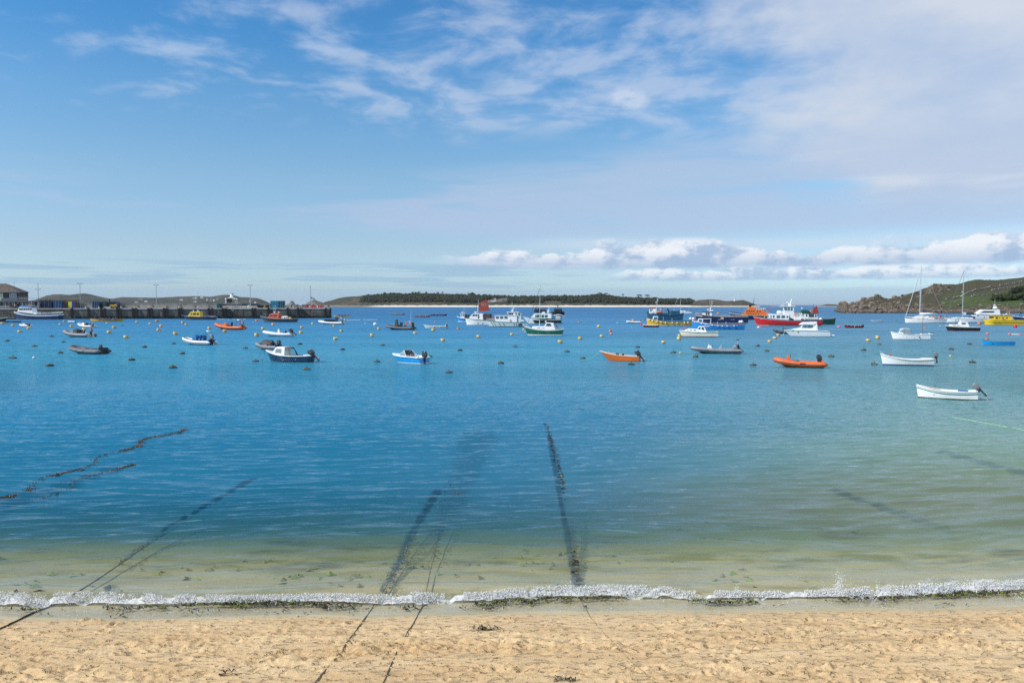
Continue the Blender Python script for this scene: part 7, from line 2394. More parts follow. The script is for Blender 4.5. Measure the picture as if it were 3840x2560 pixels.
# --- 38 cream cruiser
b = boat('motor_cruiser', 'cream motor cruiser with low coach roof and red waterline', 'boat', 2545, 2693, 1264, -14, 0.30, G_CRUISE)
H = Hull(0.30, 0.165, 0.125, 0.13, um=0.45, tr=0.85, rb=0.08, rs=0.0)
std_hull(b, H, PCREAM, rail=PW, rail_r=0.006, deck=PW, boot=PANTI, boot_h=0.02, bottom=PANTI, open_from=0.72, inner=PTEAK, floor=0.5)
mb = MB()
for side in (-1, 1): mb.tube([H.pt(u, H.sheer(u) * 0.83, side, 0.001) for u in [i / 20 for i in range(21)]], 0.003, 4)
mb.build('rubbing_band', PBLACK, b)
cab(b, [(0.14, 0.14), (0.50, 0.125), (0.50, 0.205), (0.25, 0.215), (0.17, 0.19)], 0.10, 0.085, PW, [R_(0.21, 0.25, 0.165, 0.178), R_(0.285, 0.34, 0.163, 0.18), R_(0.385, 0.44, 0.163, 0.182)], name='coach_roof', bev=0.012)
cab(b, [(0.47, 0.19), (0.52, 0.125), (0.72, 0.125), (0.645, 0.27), (0.50, 0.275)], 0.105, 0.085, PW, [[(0.495, 0.20), (0.555, 0.20), (0.55, 0.25), (0.51, 0.25)], [(0.575, 0.20), (0.655, 0.17), (0.63, 0.25), (0.58, 0.25)]], name='wheelhouse', front=((0.478, 0.205), (0.498, 0.262)))
mb = MB(); mb.box((0.16, 0, 0.278), (0.24, 0.19, 0.012)); mb.build('cabin_top', PW, b, bevel=0.004)
mb = MB(); mb.tube([(-0.36, -0.07, 0.155), (-0.44, -0.03, 0.20), (-0.47, 0, 0.205), (-0.44, 0.03, 0.20), (-0.36, 0.07, 0.155)], 0.0035, 5); mb.build('pulpit', PSTEEL, b)
for y in (-1, 1): pole(b, (0.22, y * 0.12, 0.13), (0.15, y * 0.09, 0.27), 0.004, PGREY, 'awning_strut')
# --- 39 orange speedboat
b = boat('speedboat', 'small orange speedboat with black outboard, bow rising to the left', 'boat', 2244, 2402, 1356, -20, 0.36, G_CRUISE)
H = Hull(0.36, 0.235, 0.125, 0.12, um=0.62, p=0.75, tr=0.9, rb=0.24, rs=0.0, wl=0.8, um2=0.9)
std_hull(b, H, PORG, rail=PCREAM, rail_r=0.008, deck=PORG, open_from=0.42, inner=PORG, bottom=PORG, floor=0.35)
H2 = H
mb = MB(); mb.box((0.32, 0, 0.122), (0.26, 0.27, 0.014)); mb.build('aft_deck', PORG, b, bevel=0.006)
console(b, -0.06, 0.10, 0.11, 0.08, 0.085, PBLACK); seat(b, 0.06, 0.08, 0.10, 0.05, 0.06, PBLACK, y=-0.05); seat(b, 0.06, 0.08, 0.10, 0.05, 0.06, PBLACK, y=0.07)
outboard(b, 0.47, 0.17, 0.34, 38)
rope(b, catenary((-0.5, 0, 0.20), (-0.98, 0.02, 0.005), 0.05), 0.004, PROPEG)
# --- 40 grey RIB right
b = boat('inflatable_boat', 'long grey inflatable with white console and stern mast, right of the orange speedboat', 'boat', 2589, 2782, 1327, -6, 0.30, G_RIB)
rib(b, 0.30, 0.042, 0.145, PGREY, PBLACK, strake=PRUB)
console(b, -0.13, 0.08, 0.09, 0.09, 0.09, PW, screen=PGLASSL); seat(b, 0.08, 0.08, 0.07, 0.03, 0.06, PALU); aframe(b, 0.37, 0.09, 0.08, 0.17, PALU, lean=0.04)
mb = MB(); mb.box((0.41, 0, 0.27), (0.05, 0.10, 0.012)); mb.build('light_bar', PBLACK, b); outboard(b, 0.42, 0.14, 0.16, 40); mb = MB(); mb.box((0.36, 0, 0.12), (0.08, 0.12, 0.06)); mb.build('engine_box', PGREY, b, bevel=0.015)
pole(b, (-0.12, 0, 0.17), (-0.12, 0, 0.205), 0.003, PBLACK, 'light_post')

# --- 41 lifeboat
b = boat('lifeboat', 'big orange and navy lifeboat with crowded mast and rear derrick', 'boat', 2735, 2890, 1199, -6, 0.28, G_LAUNCH)
H = Hull(0.28, 0.165, 0.105, 0.10, um=0.4, tr=0.85, rb=0.11)
std_hull(b, H, PNAVY, rail=PCREAM, rail_r=0.005, deck=PDECK, boot=PANTI, boot_h=0.008)
cab(b, [(0.31, 0.12), (0.96, 0.10), (0.94, 0.165), (0.31, 0.165)], 0.115, 0.11, PORG, [R_(0.42 + 0.06 * k, 0.45 + 0.06 * k, 0.135, 0.153) for k in range(5)], gm=mat('dark_panel', (0.16, 0.05, 0.01), 0.5), name='trunk')
cab(b, [(0.36, 0.166), (0.86, 0.166), (0.80, 0.245), (0.38, 0.245)], 0.10, 0.085, PORG, [R_(0.39 + 0.055 * k, 0.425 + 0.055 * k, 0.195, 0.23) for k in range(4)] + [R_(0.64, 0.675, 0.19, 0.225), R_(0.70, 0.735, 0.19, 0.225)], name='wheelhouse', front=((0.364, 0.19), (0.376, 0.235)))
cab(b, [(0.44, 0.246), (0.68, 0.246), (0.66, 0.275), (0.53, 0.315), (0.46, 0.315)], 0.06, 0.05, PORG, name='flying_bridge')
mb = MB(); mb.tube([(0.0, 0, 0.31), (0.0, 0, 0.36)], 0.03, 8); mb.tube([(-0.02, -0.03, 0.36), (0.06, 0.03, 0.365)], 0.012, 5); mb.tube([(0.07, 0, 0.30), (0.09, 0, 0.53)], 0.005, 5); mb.tube([(0.06, -0.02, 0.41), (0.10, 0.02, 0.42)], 0.004, 4); mb.tube([(0.08, -0.03, 0.46), (0.09, 0.03, 0.46)], 0.003, 4); mb.build('mast', PBLACK, b)
mb = MB()
for k in range(6): mb.tube([(0.14 + 0.04 * k, -0.08, 0.245), (0.14 + 0.04 * k, -0.08, 0.285)], 0.003, 4)
mb.tube([(0.13, -0.08, 0.285), (0.36, -0.08, 0.285)], 0.004, 5); mb.tube([(0.13, -0.08, 0.265), (0.36, -0.08, 0.265)], 0.003, 5); mb.build('guard_rail', PW, b)
mb = MB(); mb.tube([(0.34, 0, 0.15), (0.36, 0, 0.285), (0.43, 0, 0.285), (0.49, 0, 0.215)], 0.008, 5); mb.build('derrick', PORED, b)
railings(b, H, 0.03, 0.31, 0.045, n=7, m=PBLACK); ring(b, (0.40, -0.08, 0.20), 0.02, 0.006, PLIFE); railings(b, H, 0.88, 0.99, 0.06, n=3, m=PW)
# --- 42 red passenger boat
b = boat('passenger_boat', 'large red hulled passenger boat with white saloon and tall wheelhouse', 'boat', 2826, 3078, 1223, -9, 0.24, G_LAUNCH)
H = Hull(0.24, 0.145, 0.088, 0.10, um=0.42, tr=0.75, rb=0.06, rs=0.02)
std_hull(b, H, PRED, rail=PRUB, rail_r=0.004, deck=PDECK, boot=PW, boot_h=0.012, stripe=(0.013, PW), bottom=PANTI)
cab(b, [(0.215, 0.095), (0.51, 0.085), (0.515, 0.175), (0.225, 0.18)], 0.085, 0.08, PW, [R_(0.24, 0.255, 0.125, 0.16), R_(0.275, 0.30, 0.125, 0.16), R_(0.33, 0.38, 0.12, 0.16), R_(0.40, 0.45, 0.12, 0.16), R_(0.475, 0.495, 0.12, 0.155)], gm=PGLASSB, name='saloon', front=((0.217, 0.125), (0.224, 0.165)))
cab(b, [(0.43, 0.18), (0.585, 0.10), (0.585, 0.29), (0.415, 0.29), (0.44, 0.22)], 0.07, 0.068, PW, [[(0.448, 0.235), (0.478, 0.235), (0.478, 0.28), (0.438, 0.28)], R_(0.49, 0.52, 0.232, 0.278), R_(0.535, 0.56, 0.232, 0.278)], gm=PGLASSB, name='wheelhouse', front=((0.438, 0.235), (0.42, 0.282)), roof=(0.40, 0.60, 0.296, 0.08, 0.012, PW))
cab(b, [(0.585, 0.09), (0.69, 0.085), (0.69, 0.125), (0.585, 0.135)], 0.075, 0.075, PW, name='aft_coaming')
mb = MB(); mb.lathe([(0.008, 0), (0.026, 0.008), (0.027, 0.065), (0.02, 0.075)], 10, (-0.155, 0, 0.205), axis='x'); mb.build('liferaft', PW, b, smooth=True)
mb = MB(); mb.box((0.03, 0, 0.315), (0.035, 0.06, 0.03)); mb.build('mast_base', PW, b); pole(b, (0.03, 0, 0.31), (0.065, 0, 0.41), 0.010, PW, 'mast', 0.007); pole(b, (0.02, 0, 0.32), (0.0, 0, 0.36), 0.010, PW, 'horn_post'); radar(b, -0.005, 0.355, 0.014)
for y in (-0.07, 0.07): pole(b, (-0.085, y, 0.29), (-0.055, y, 0.345), 0.0015, PW, 'aerial')
mb = MB()
for k in range(6): mb.tube([(0.085 + 0.02 * k, -0.07, 0.13), (0.085 + 0.02 * k, -0.07, 0.20)], 0.0025, 4)
for z in (0.15, 0.175, 0.20): mb.tube([(0.085, -0.07, z), (0.19, -0.07, z)], 0.0025, 4)
mb.tube([(0.19, -0.07, 0.20), (0.24, -0.07, 0.09)], 0.004, 4); mb.build('stair_rail', PW, b)
ring(b, (0.11, -0.078, 0.165), 0.018, 0.006, PLIFE); mb = MB(); mb.ball((-0.33, 0, 0.135), 0.012, 8, 5); mb.build('deck_float', PYEL, b, smooth=True)
mb = H.band(('s', -0.008), ('s', 0.004), 1, out=0.004, u0=0.68, u1=0.99, transom=False); mb.build('blue_capping', PCANB, b)
mb = H.band(0.012, 0.03, 1, out=0.0012, u0=0.18, u1=1.0); mb.build('lower_wale', PDRED, b)
for p_ in ((0.475, -0.05, 0.105), (0.485, 0.03, 0.105)):
    mb = MB(); mb.ball(p_, 0.02, 8, 6); mb.build('stern_float', PFEND, b, smooth=True)
for k in range(3):
    mb = MB(); mb.box(H.pt(0.09 + 0.02 * k, H.sheer(0.1) - 0.022, -1, 0.001), (0.012, 0.003, 0.006)); mb.build('bow_lettering', PCREAM, b)
# --- 43 green boat with tan sail
b = boat('passenger_boat', 'dark green passenger boat with white cabin and tan mizzen sail behind the red boat', 'boat', 2960, 3127, 1217, -7, 0.26, G_LAUNCH)
H = Hull(0.26, 0.15, 0.115, 0.14, um=0.4, tr=0.85, rb=0.05)
std_hull(b, H, PDGREEN, rail=PDGREEN, rail_r=0.007, deck=PDECK)
cab(b, [(0.10, 0.13), (0.42, 0.12), (0.42, 0.255), (0.10, 0.255)], 0.095, 0.085, PW, [R_(0.18, 0.22, 0.195, 0.235), R_(0.26, 0.30, 0.195, 0.235), R_(0.35, 0.38, 0.18, 0.235)], name='saloon', roof=(0.05, 0.46, 0.268, 0.10, 0.03, PDGREEN))
cab(b, [(0.42, 0.125), (0.63, 0.125), (0.57, 0.245), (0.39, 0.245)], 0.09, 0.085, PW, [[(0.425, 0.165), (0.53, 0.165), (0.53, 0.235), (0.405, 0.235)], [(0.55, 0.165), (0.59, 0.165), (0.565, 0.23), (0.55, 0.23)]], name='rear_cabin', roof=(0.37, 0.60, 0.252, 0.095, 0.012, PDGREEN))
cab(b, [(0.26, 0.28), (0.45, 0.28), (0.44, 0.315), (0.36, 0.335), (0.27, 0.335)], 0.05, 0.045, PCANG, name='covered_engine')
pole(b, (0.03, 0, 0.27), (0.03, 0, 0.46), 0.004, PDGREY, 'mast'); radar(b, -0.215, 0.37, 0.022, mast=0.27)
ring(b, (-0.03, -0.09, 0.30), 0.026, 0.010, PLIFE)
mb = MB(); mb.prism([(0.03, 0.26), (0.16, 0.245), (0.11, 0.43), (0.035, 0.37)], 0.004); mb.build('mizzen_sail', PSAIL, b)
mb = MB()
for side in (-1, 1): mb.tube([H.pt(u, H.sheer(u) * 0.5, side, 0.001) for u in [i / 20 for i in range(21)]], 0.003, 4)
mb.build('rubbing_band', PBLACK, b)
# --- 44 white cruiser
b = boat('motor_cruiser', 'sleek white motor cruiser with rounded blue windows in front of the red boat', 'boat', 2940, 3106, 1263, -10, 0.30, G_CRUISE)
H = Hull(0.30, 0.155, 0.145, 0.125, um=0.5, p=0.8, tr=0.9, rb=0.16, rs=-0.01)
std_hull(b, H, PW, rail=PW, rail_r=0.006, deck=PW, boot=mat('teal_boot', (0.02, 0.16, 0.12), 0.5), boot_h=0.006, open_from=0.78, inner=PW, floor=0.6)
mb = MB()
for side in (-1, 1): mb.tube([H.pt(u, H.sheer(u) * 0.86, side, 0.001) for u in [i / 20 for i in range(21)]], 0.0025, 4)
mb.build('styling_line', PGREY, b)
cab(b, [(0.14, 0.15), (0.72, 0.14), (0.70, 0.19), (0.36, 0.20), (0.25, 0.185)], 0.12, 0.10, PW, name='coach_roof', bev=0.012)
cab(b, [(0.34, 0.19), (0.73, 0.15), (0.70, 0.23), (0.66, 0.275), (0.40, 0.275)], 0.105, 0.088, PW, [[(0.385, 0.205), (0.425, 0.205), (0.425, 0.265), (0.41, 0.265)], R_(0.432, 0.495, 0.203, 0.267), [(0.502, 0.202), (0.58, 0.202), (0.625, 0.215), (0.645, 0.245), (0.62, 0.268), (0.502, 0.268)]], gm=PGLASSB, name='wheelhouse', front=((0.35, 0.205), (0.395, 0.265)), bev=0.01)
cab(b, [(0.335, 0.275), (0.66, 0.275), (0.73, 0.325), (0.72, 0.345), (0.42, 0.335)], 0.10, 0.085, PW, name='flying_bridge', bev=0.01)
mb = MB(); mb.prism([(0.18, 0.15), (0.24, 0.14), (0.225, 0.30), (0.19, 0.31)], 0.11, 0.09); mb.build('radar_arch', PW, b, bevel=0.01)
mb = MB(); mb.box((0.55, 0, 0.035), (0.12, 0.2, 0.025)); mb.build('swim_platform', PW, b, bevel=0.006)
mb = MB(); mb.lathe([(0.002, -0.02), (0.008, -0.012), (0.008, 0.012), (0.002, 0.02)], 8, H.pt(0.27, 0.105, -1, 0.001), axis='x'); mb.build('porthole', PGLASS, b, smooth=True)
rope(b, catenary((-0.48, -0.02, 0.13), (-0.56, -0.05, 0.04), 0.06), 0.004, PW)
# --- 45 grey dinghies
b = boat('dinghy', 'dark grey rubber dinghy lying bow up beside the sleek white cruiser', 'boat', 2898, 2966, 1252, -14, 0.42, G_SMALL)
rib(b, 0.42, 0.085, 0.34, PDGREY, PW, strake=PRUB); seat(b, 0.1, 0.12, 0.24, 0.07, 0.03, PDECK, back=False, name='thwart')
b = boat('dinghy', 'black rubber dinghy half hidden behind the bow of the sleek white cruiser', 'boat', 2934, 2990, 1246, -10, 0.4, G_SMALL)
rib(b, 0.4, 0.09, 0.34, PBLACK, PBLACK)
# --- 46 orange RIB right
b = boat('inflatable_boat', 'orange inflatable with grey rubbing strake and black outboard in the right foreground', 'boat', 2899, 3096, 1381, -17, 0.36, G_RIB)
rib(b, 0.36, 0.056, 0.205, PRORG, PRORG, strake=PDGREY, floor_m=PRORG)
console(b, -0.21, 0.10, 0.09, 0.07, 0.145, PRORG); seat(b, -0.06, 0.10, 0.09, 0.13, 0.045, PBLACK, back=False); ring(b, (0.02, 0, 0.18), 0.02, 0.003, PSTEEL)
outboard(b, 0.36, 0.165, 0.29, 10); mb = MB(); mb.box((0.05, -0.185, 0.09), (0.10, 0.006, 0.012)); mb.build('tube_lettering', PDRED, b)
for x in (-0.42,): mb = MB(); mb.box((x, -0.1, 0.155), (0.03, 0.02, 0.012)); mb.build('tow_patch', PDGREY, b)
# --- 47 maroon tender
b = boat('tender', 'dark red clinker tender with white fenders near the red boat', 'boat', 3166, 3237, 1229, -6, 0.30, G_SMALL)
H = Hull(0.30, 0.17, 0.10, 0.15, um=0.5, tr=0.7, rb=0.04)
std_hull(b, H, PDRED, rail=PDRED, rail_r=0.012, open_from=0.10, deck=PW)
fenders(b, H, (0.03, 0.15, 0.33, 0.5, 0.68, 0.8), 0.018, 0.0); outboard(b, 0.47, 0.14, 0.14, 0); seat(b, 0.0, 0.05, 0.22, 0.06, 0.03, PWOOD, back=False, name='thwart')
mb = MB(); mb.ball(H.pt(0.5, 0.05, -1, 0.01), 0.025, 8, 6); mb.build('yellow_float', PYEL, b, smooth=True)
# --- 48 small tender
b = boat('tender', 'tiny pale tender with dark outboard left of the tall white yacht', 'boat', 3265, 3309, 1206, -4, 0.30, G_SMALL)
H = Hull(0.30, 0.12, 0.10, 0.10); std_hull(b, H, PPALE, rail=PW, rail_r=0.012, open_from=0.1, deck=PW); outboard(b, 0.48, 0.1, 0.16, 0); seat(b, 0.0, 0.05, 0.22, 0.06, 0.03, PWOOD, back=False, name='thwart')
# --- 49 yachts
b = boat('sailing_yacht', 'large white sloop with tall mast and white boom sail before the headland', 'boat', 3395, 3545, 1212, -7, 0.27, G_YACHT)
H = Hull(0.27, 0.125, 0.105, 0.105, um=0.6, p=0.8, tr=0.7, rb=0.02, rs=0.05)
std_hull(b, H, PW, rail=PCREAM, rail_r=0.003, deck=PTEAK, boot=PNAVY, boot_h=0.006)
cab(b, [(0.17, 0.115), (0.70, 0.105), (0.68, 0.135), (0.25, 0.14)], 0.075, 0.06, PW, [R_(0.30, 0.325, 0.121, 0.127), R_(0.42, 0.455, 0.12, 0.127), R_(0.51, 0.54, 0.12, 0.127), R_(0.62, 0.64, 0.12, 0.127)], name='coach_roof')
cab(b, [(0.62, 0.105), (0.72, 0.105), (0.715, 0.175), (0.64, 0.18)], 0.06, 0.05, mat('sand_canvas', (0.40, 0.28, 0.18), 0.8), name='spray_hood')
sail_mast(b, -0.135, 0.13, 1.47, r=0.0075, boom=(0.30, 0.235, 0.022, PW), fore=(-0.485, 0, 0.14), back=(0.49, 0, 0.11), shroud=0.11, spreader=(0.25, 0.47, 0.68, 0.85), furl=PW)
railings(b, H, 0.70, 0.99, 0.045, n=6, m=PTEAK); railings(b, H, 0.0, 0.2, 0.045, n=4)
mb = MB(); mb.prism([(0.345, 0.16), (0.385, 0.15), (0.385, 0.205), (0.355, 0.21)], 0.003); mb.build('ensign', mat('red_ensign', (0.5, 0.03, 0.06), 0.7), b); mb = MB(); mb.ball((0.31, -0.04, 0.145), 0.02, 8, 6); mb.build('orange_float', PYEL, b, smooth=True)
b = boat('sailing_yacht', 'second white yacht moored directly behind the large white sloop', 'boat', 3404, 3510, 1203, -6, 0.27, G_YACHT)
H = Hull(0.27, 0.15, 0.12, 0.12, um=0.6, p=0.8, tr=0.7, rb=0.03, rs=0.05)
std_hull(b, H, PNAVY, rail=PW, rail_r=0.004, deck=PW, stripe=(0.03, PW))
cab(b, [(0.2, 0.13), (0.72, 0.12), (0.70, 0.165), (0.45, 0.19), (0.28, 0.165)], 0.075, 0.06, PW, [R_(0.5, 0.6, 0.145, 0.16)], name='coach_roof')
sail_mast(b, -0.08, 0.15, 1.95, r=0.008, boom=(0.36, 0.36, 0.02, PNAVY), fore=(-0.49, 0, 0.16), back=(0.49, 0, 0.12), shroud=0.11, spreader=(0.3, 0.55, 0.78), furl=PNAVY)
railings(b, H, 0.7, 0.99, 0.06, n=4)
b = boat('sailing_yacht', 'white sloop with dark boom cover just left of the yellow catamaran', 'boat', 3544, 3692, 1210, -6, 0.27, G_YACHT)
H = Hull(0.27, 0.12, 0.10, 0.105, um=0.6, p=0.8, tr=0.75, rb=0.03, rs=0.06)
std_hull(b, H, PW, rail=PW, rail_r=0.003, deck=PTEAK, boot=PNAVY, boot_h=0.012)
cab(b, [(0.16, 0.11), (0.68, 0.10), (0.66, 0.13), (0.30, 0.14)], 0.075, 0.06, PW, [R_(0.33, 0.35, 0.118, 0.124), R_(0.45, 0.47, 0.118, 0.124), R_(0.56, 0.58, 0.118, 0.124)], name='coach_roof')
cab(b, [(0.60, 0.10), (0.74, 0.10), (0.73, 0.155), (0.62, 0.165)], 0.06, 0.05, mat('navy_canvas', (0.015, 0.02, 0.08), 0.8), name='spray_hood')
sail_mast(b, -0.065, 0.13, 1.36, r=0.0075, boom=(0.28, 0.225, 0.018, PNAVY), fore=(-0.485, 0, 0.13), back=(0.49, 0, 0.11), shroud=0.11, spreader=(0.24, 0.47, 0.68, 0.86), furl=PDGREY)
mb = MB(); mb.prism([(-0.06, 0.20), (0.02, 0.20), (0.02, 0.255), (-0.06, 0.27)], 0.02); mb.build('reefed_sail', PW, b); radar(b, -0.085, 0.79, 0.014); radar(b, -0.10, 0.68, 0.018)
railings(b, H, 0.72, 0.99, 0.04, n=5); railings(b, H, 0.0, 0.2, 0.045, n=4)
for x in (-0.47, 0.46):
    mb = MB(); mb.prism([(x, 0.12), (x + 0.025, 0.10), (x + 0.03, 0.15), (x + 0.005, 0.16)], 0.003); mb.build('ensign', mat('red_ensign', (0.5, 0.03, 0.06), 0.7), b)
# --- 51 flybridge cruiser
b = boat('motor_cruiser', 'white flybridge motor cruiser with black side windows behind the yellow catamaran', 'boat', 3640, 3770, 1200, -5, 0.28, G_CRUISE)
H = Hull(0.28, 0.17, 0.15, 0.13, um=0.5, tr=0.9, rb=0.12)
std_hull(b, H, PW, rail=PDGREY, rail_r=0.005, deck=PW, stripe=(0.012, PNAVY), boot=PNAVY, boot_h=0.02)
cab(b, [(0.12, 0.15), (0.80, 0.14), (0.78, 0.30), (0.30, 0.305), (0.14, 0.19)], 0.11, 0.095, PW, [[(0.235, 0.215), (0.60, 0.215), (0.63, 0.24), (0.60, 0.262), (0.33, 0.262)]], name='deckhouse', bev=0.012)
cab(b, [(0.33, 0.30), (0.72, 0.30), (0.70, 0.33), (0.36, 0.32)], 0.085, 0.08, PBLACK, name='flybridge_cover')
mb = MB(); mb.prism([(0.14, 0.30), (0.24, 0.28), (0.21, 0.40), (0.17, 0.41)], 0.08, 0.06); mb.build('radar_arch', PW, b, bevel=0.008); radar(b, 0.19, 0.45, 0.02, mast=0.40); radar(b, 0.16, 0.435, 0.02); pole(b, (0.18, 0, 0.42), (0.18, 0, 0.62), 0.002, PW, 'aerial')
# --- 52 yellow catamaran
b = boat('catamaran', 'bright yellow workboat catamaran with yellow cabin at the right edge', 'boat', 3690, 3836, 1219, -4, 0.34, G_LAUNCH)
H = Hull(0.34, 0.145, 0.128, 0.125, um=0.18, p=0.5, tr=0.95, rb=0.04, wl=0.92)
std_hull(b, H, PYEL2, rail=PYEL2, rail_r=0.006, deck=PDECK, boot=PCREAM, boot_h=0.008, bottom=PYEL2)
mb = MB()
for side in (-1, 1): mb.tube([H.pt(u, H.sheer(u) * 0.52, side, 0.002) for u in [i / 20 for i in range(21)]], 0.006, 5)
mb.build('rubbing_band', PBLACK, b)
for uu in (0.15, 0.26):
    mb = MB(); mb.tube([H.pt(uu, 0.062, -1, 0.002), H.pt(uu + 0.10, 0.02, -1, 0.002)], 0.004, 4); mb.build('hull_marking', PBLACK, b)
cab(b, [(0.20, 0.135), (0.66, 0.125), (0.66, 0.235), (0.185, 0.24), (0.20, 0.20)], 0.13, 0.12, PYEL2, [[(0.235, 0.16), (0.29, 0.16), (0.285, 0.215), (0.24, 0.21)], R_(0.32, 0.345, 0.175, 0.20), R_(0.40, 0.44, 0.165, 0.20), R_(0.495, 0.535, 0.165, 0.20)], front=((0.203, 0.165), (0.19, 0.22)), roof=(0.17, 0.70, 0.247, 0.135, 0.012, PYEL2))
mb = MB(); mb.box((0.12, 0, 0.27), (0.12, 0.1, 0.03)); mb.build('roof_frame', PGREY, b); radar(b, 0.0, 0.27, 0.02); radar(b, 0.07, 0.29, 0.025, mast=0.25); pole(b, (0.14, 0, 0.25), (0.14, 0, 0.36), 0.004, PW, 'flag_staff')
mb = MB(); mb.prism([(0.115, 0.325), (0.14, 0.325), (0.14, 0.355), (0.12, 0.355)], 0.004); mb.build('flag', PORED, b); outboard(b, 0.49, 0.10, 0.14, 0)
mb = MB(); mb.box((-0.06, -0.135, 0.148), (0.09, 0.004, 0.008)); mb.build('side_lettering', PORED, b)
b = boat('sailing_yacht', 'dark hulled yacht partly cut off by the right picture edge', 'boat', 3798, 3930, 1207, -5, 0.27, G_YACHT)
H = Hull(0.27, 0.16, 0.11, 0.12, um=0.6, tr=0.7, rb=0.10); std_hull(b, H, PNAVY, rail=PW, rail_r=0.005, deck=PTEAK, boot=PW, boot_h=0.02)
cab(b, [(0.3, 0.12), (0.7, 0.11), (0.68, 0.16), (0.38, 0.17)], 0.07, 0.06, PW, [R_(0.45, 0.55, 0.13, 0.145)], name='coach_roof')
sail_mast(b, -0.05, 0.15, 1.5, r=0.007, fore=(-0.26, 0, 0.13), shroud=0.11, boom=(0.3, 0.25, 0.02, PNAVY), furl=PBLACK)
mb = MB(); mb.tube([(-0.30, 0, 0.14), (-0.07, 0, 1.40)], 0.006, 5); mb.build('furled_genoa', PBLACK, b)
# --- 53 white fishing boat with mast
b = boat('fishing_boat', 'white open fishing boat with small cuddy, blue inside and thin dark mast', 'boat', 3342, 3480, 1274, -14, 0.34, G_LAUNCH)
H = Hull(0.34, 0.215, 0.135, 0.155, um=0.5, tr=0.78, rb=0.07, rs=-0.01)
std_hull(b, H, PW, rail=PW, rail_r=0.008, deck=PW, open_from=0.40, inner=PCANB, boot=PANTI, boot_h=0.010, bottom=PANTI, floor=0.55)
cab(b, [(0.195, 0.17), (0.32, 0.15), (0.325, 0.30), (0.25, 0.30)], 0.09, 0.075, PW, [[(0.225, 0.20), (0.255, 0.20), (0.265, 0.28), (0.25, 0.28)], [(0.265, 0.20), (0.31, 0.195), (0.31, 0.285), (0.275, 0.285)]], gm=PGLASSL, front=((0.205, 0.19), (0.245, 0.285)), nfront=2)
mb = MB(); mb.box((-0.11, 0, 0.305), (0.19, 0.17, 0.012)); mb.build('cuddy_roof', PW, b, bevel=0.004)
mb = MB()
for side in (-1, 1): mb.face([(-0.17, side * 0.082, 0.295), (-0.03, side * 0.08, 0.298), (0.01, side * 0.12, 0.15), (-0.17, side * 0.10, 0.165)])
mb.build('side_screen', PGLASSL, b)
pole(b, (0.33, 0, 0.10), (0.33, 0, 0.62), 0.005, PDRED, 'mizzen_mast'); outboard(b, 0.50, 0.12, 0.17, 0, m=PW)
fenders(b, H, (0.36, 0.56), 0.009, 0.075, sides=(-1,), m=PGREY); fenders(b, H, (0.70,), 0.012, 0.06, sides=(-1,), m=PNAVY, cyl=True)
mb = MB(); mb.ball((0.30, 0, 0.15), 0.04, 8, 5, sz=0.6); mb.build('net_heap', PCREAM, b, smooth=True)
b = boat('dinghy', 'small pale dinghy with black outboard behind the white fishing boat stern', 'boat', 3476, 3502, 1258, -4, 0.40, G_SMALL)
rib(b, 0.4, 0.11, 0.25, PPALE, PPALE); outboard(b, 0.36, 0.3, 0.42, 0)
# --- 54 black hulled cruiser
b = boat('motor_cruiser', 'black hulled cruiser with white cabin and cream deck line', 'boat', 3547, 3669, 1241, -8, 0.30, G_CRUISE)
H = Hull(0.30, 0.165, 0.12, 0.115, um=0.45, tr=0.85, rb=0.07, rs=0.02)
std_hull(b, H, PBLACK, rail=PCREAM, rail_r=0.007, deck=PCREAM, boot=PANTI, boot_h=0.014, stripe=(0.02, PCREAM), open_from=0.70, inner=PCREAM, floor=0.6)
cab(b, [(0.12, 0.15), (0.46, 0.13), (0.45, 0.20), (0.15, 0.20)], 0.095, 0.085, PW, [R_(0.20, 0.28, 0.168, 0.180), R_(0.315, 0.405, 0.166, 0.180)], name='coach_roof')
cab(b, [(0.40, 0.19), (0.44, 0.13), (0.68, 0.12), (0.63, 0.275), (0.42, 0.28)], 0.10, 0.085, PW, [[(0.445, 0.21), (0.57, 0.21), (0.565, 0.255), (0.45, 0.258)]], name='wheelhouse', front=((0.408, 0.21), (0.42, 0.265)))
radar(b, -0.05, 0.31, 0.03, mast=0.28); pole(b, (0.04, 0, 0.28), (0.04, 0, 0.33), 0.003, PW, 'light_post'); mb = MB(); mb.lathe([(0.012, 0), (0.01, 0.04), (0.014, 0.05)], 8, (-0.33, 0, 0.155)); mb.build('vent', PW, b)
# --- 55 blue rowing boat
b = boat('rowing_boat', 'sky blue open rowing boat at the right, orange buoy behind its bow', 'boat', 3683, 3801, 1295, -5, 0.28, G_SMALL)
H = Hull(0.28, 0.175, 0.105, 0.115, um=0.5, tr=0.7, rb=0.05)
std_hull(b, H, PCYAN, rail=PBLUE, rail_r=0.006, open_from=0.06, deck=PBLUE, inner=PNAVY, bottom=PBLUE, floor=0.3)
for u in (0.3, 0.55, 0.8): seat(b, u - 0.5, 0.04, 0.22, 0.05, 0.03, PNAVY, back=False, name='thwart')
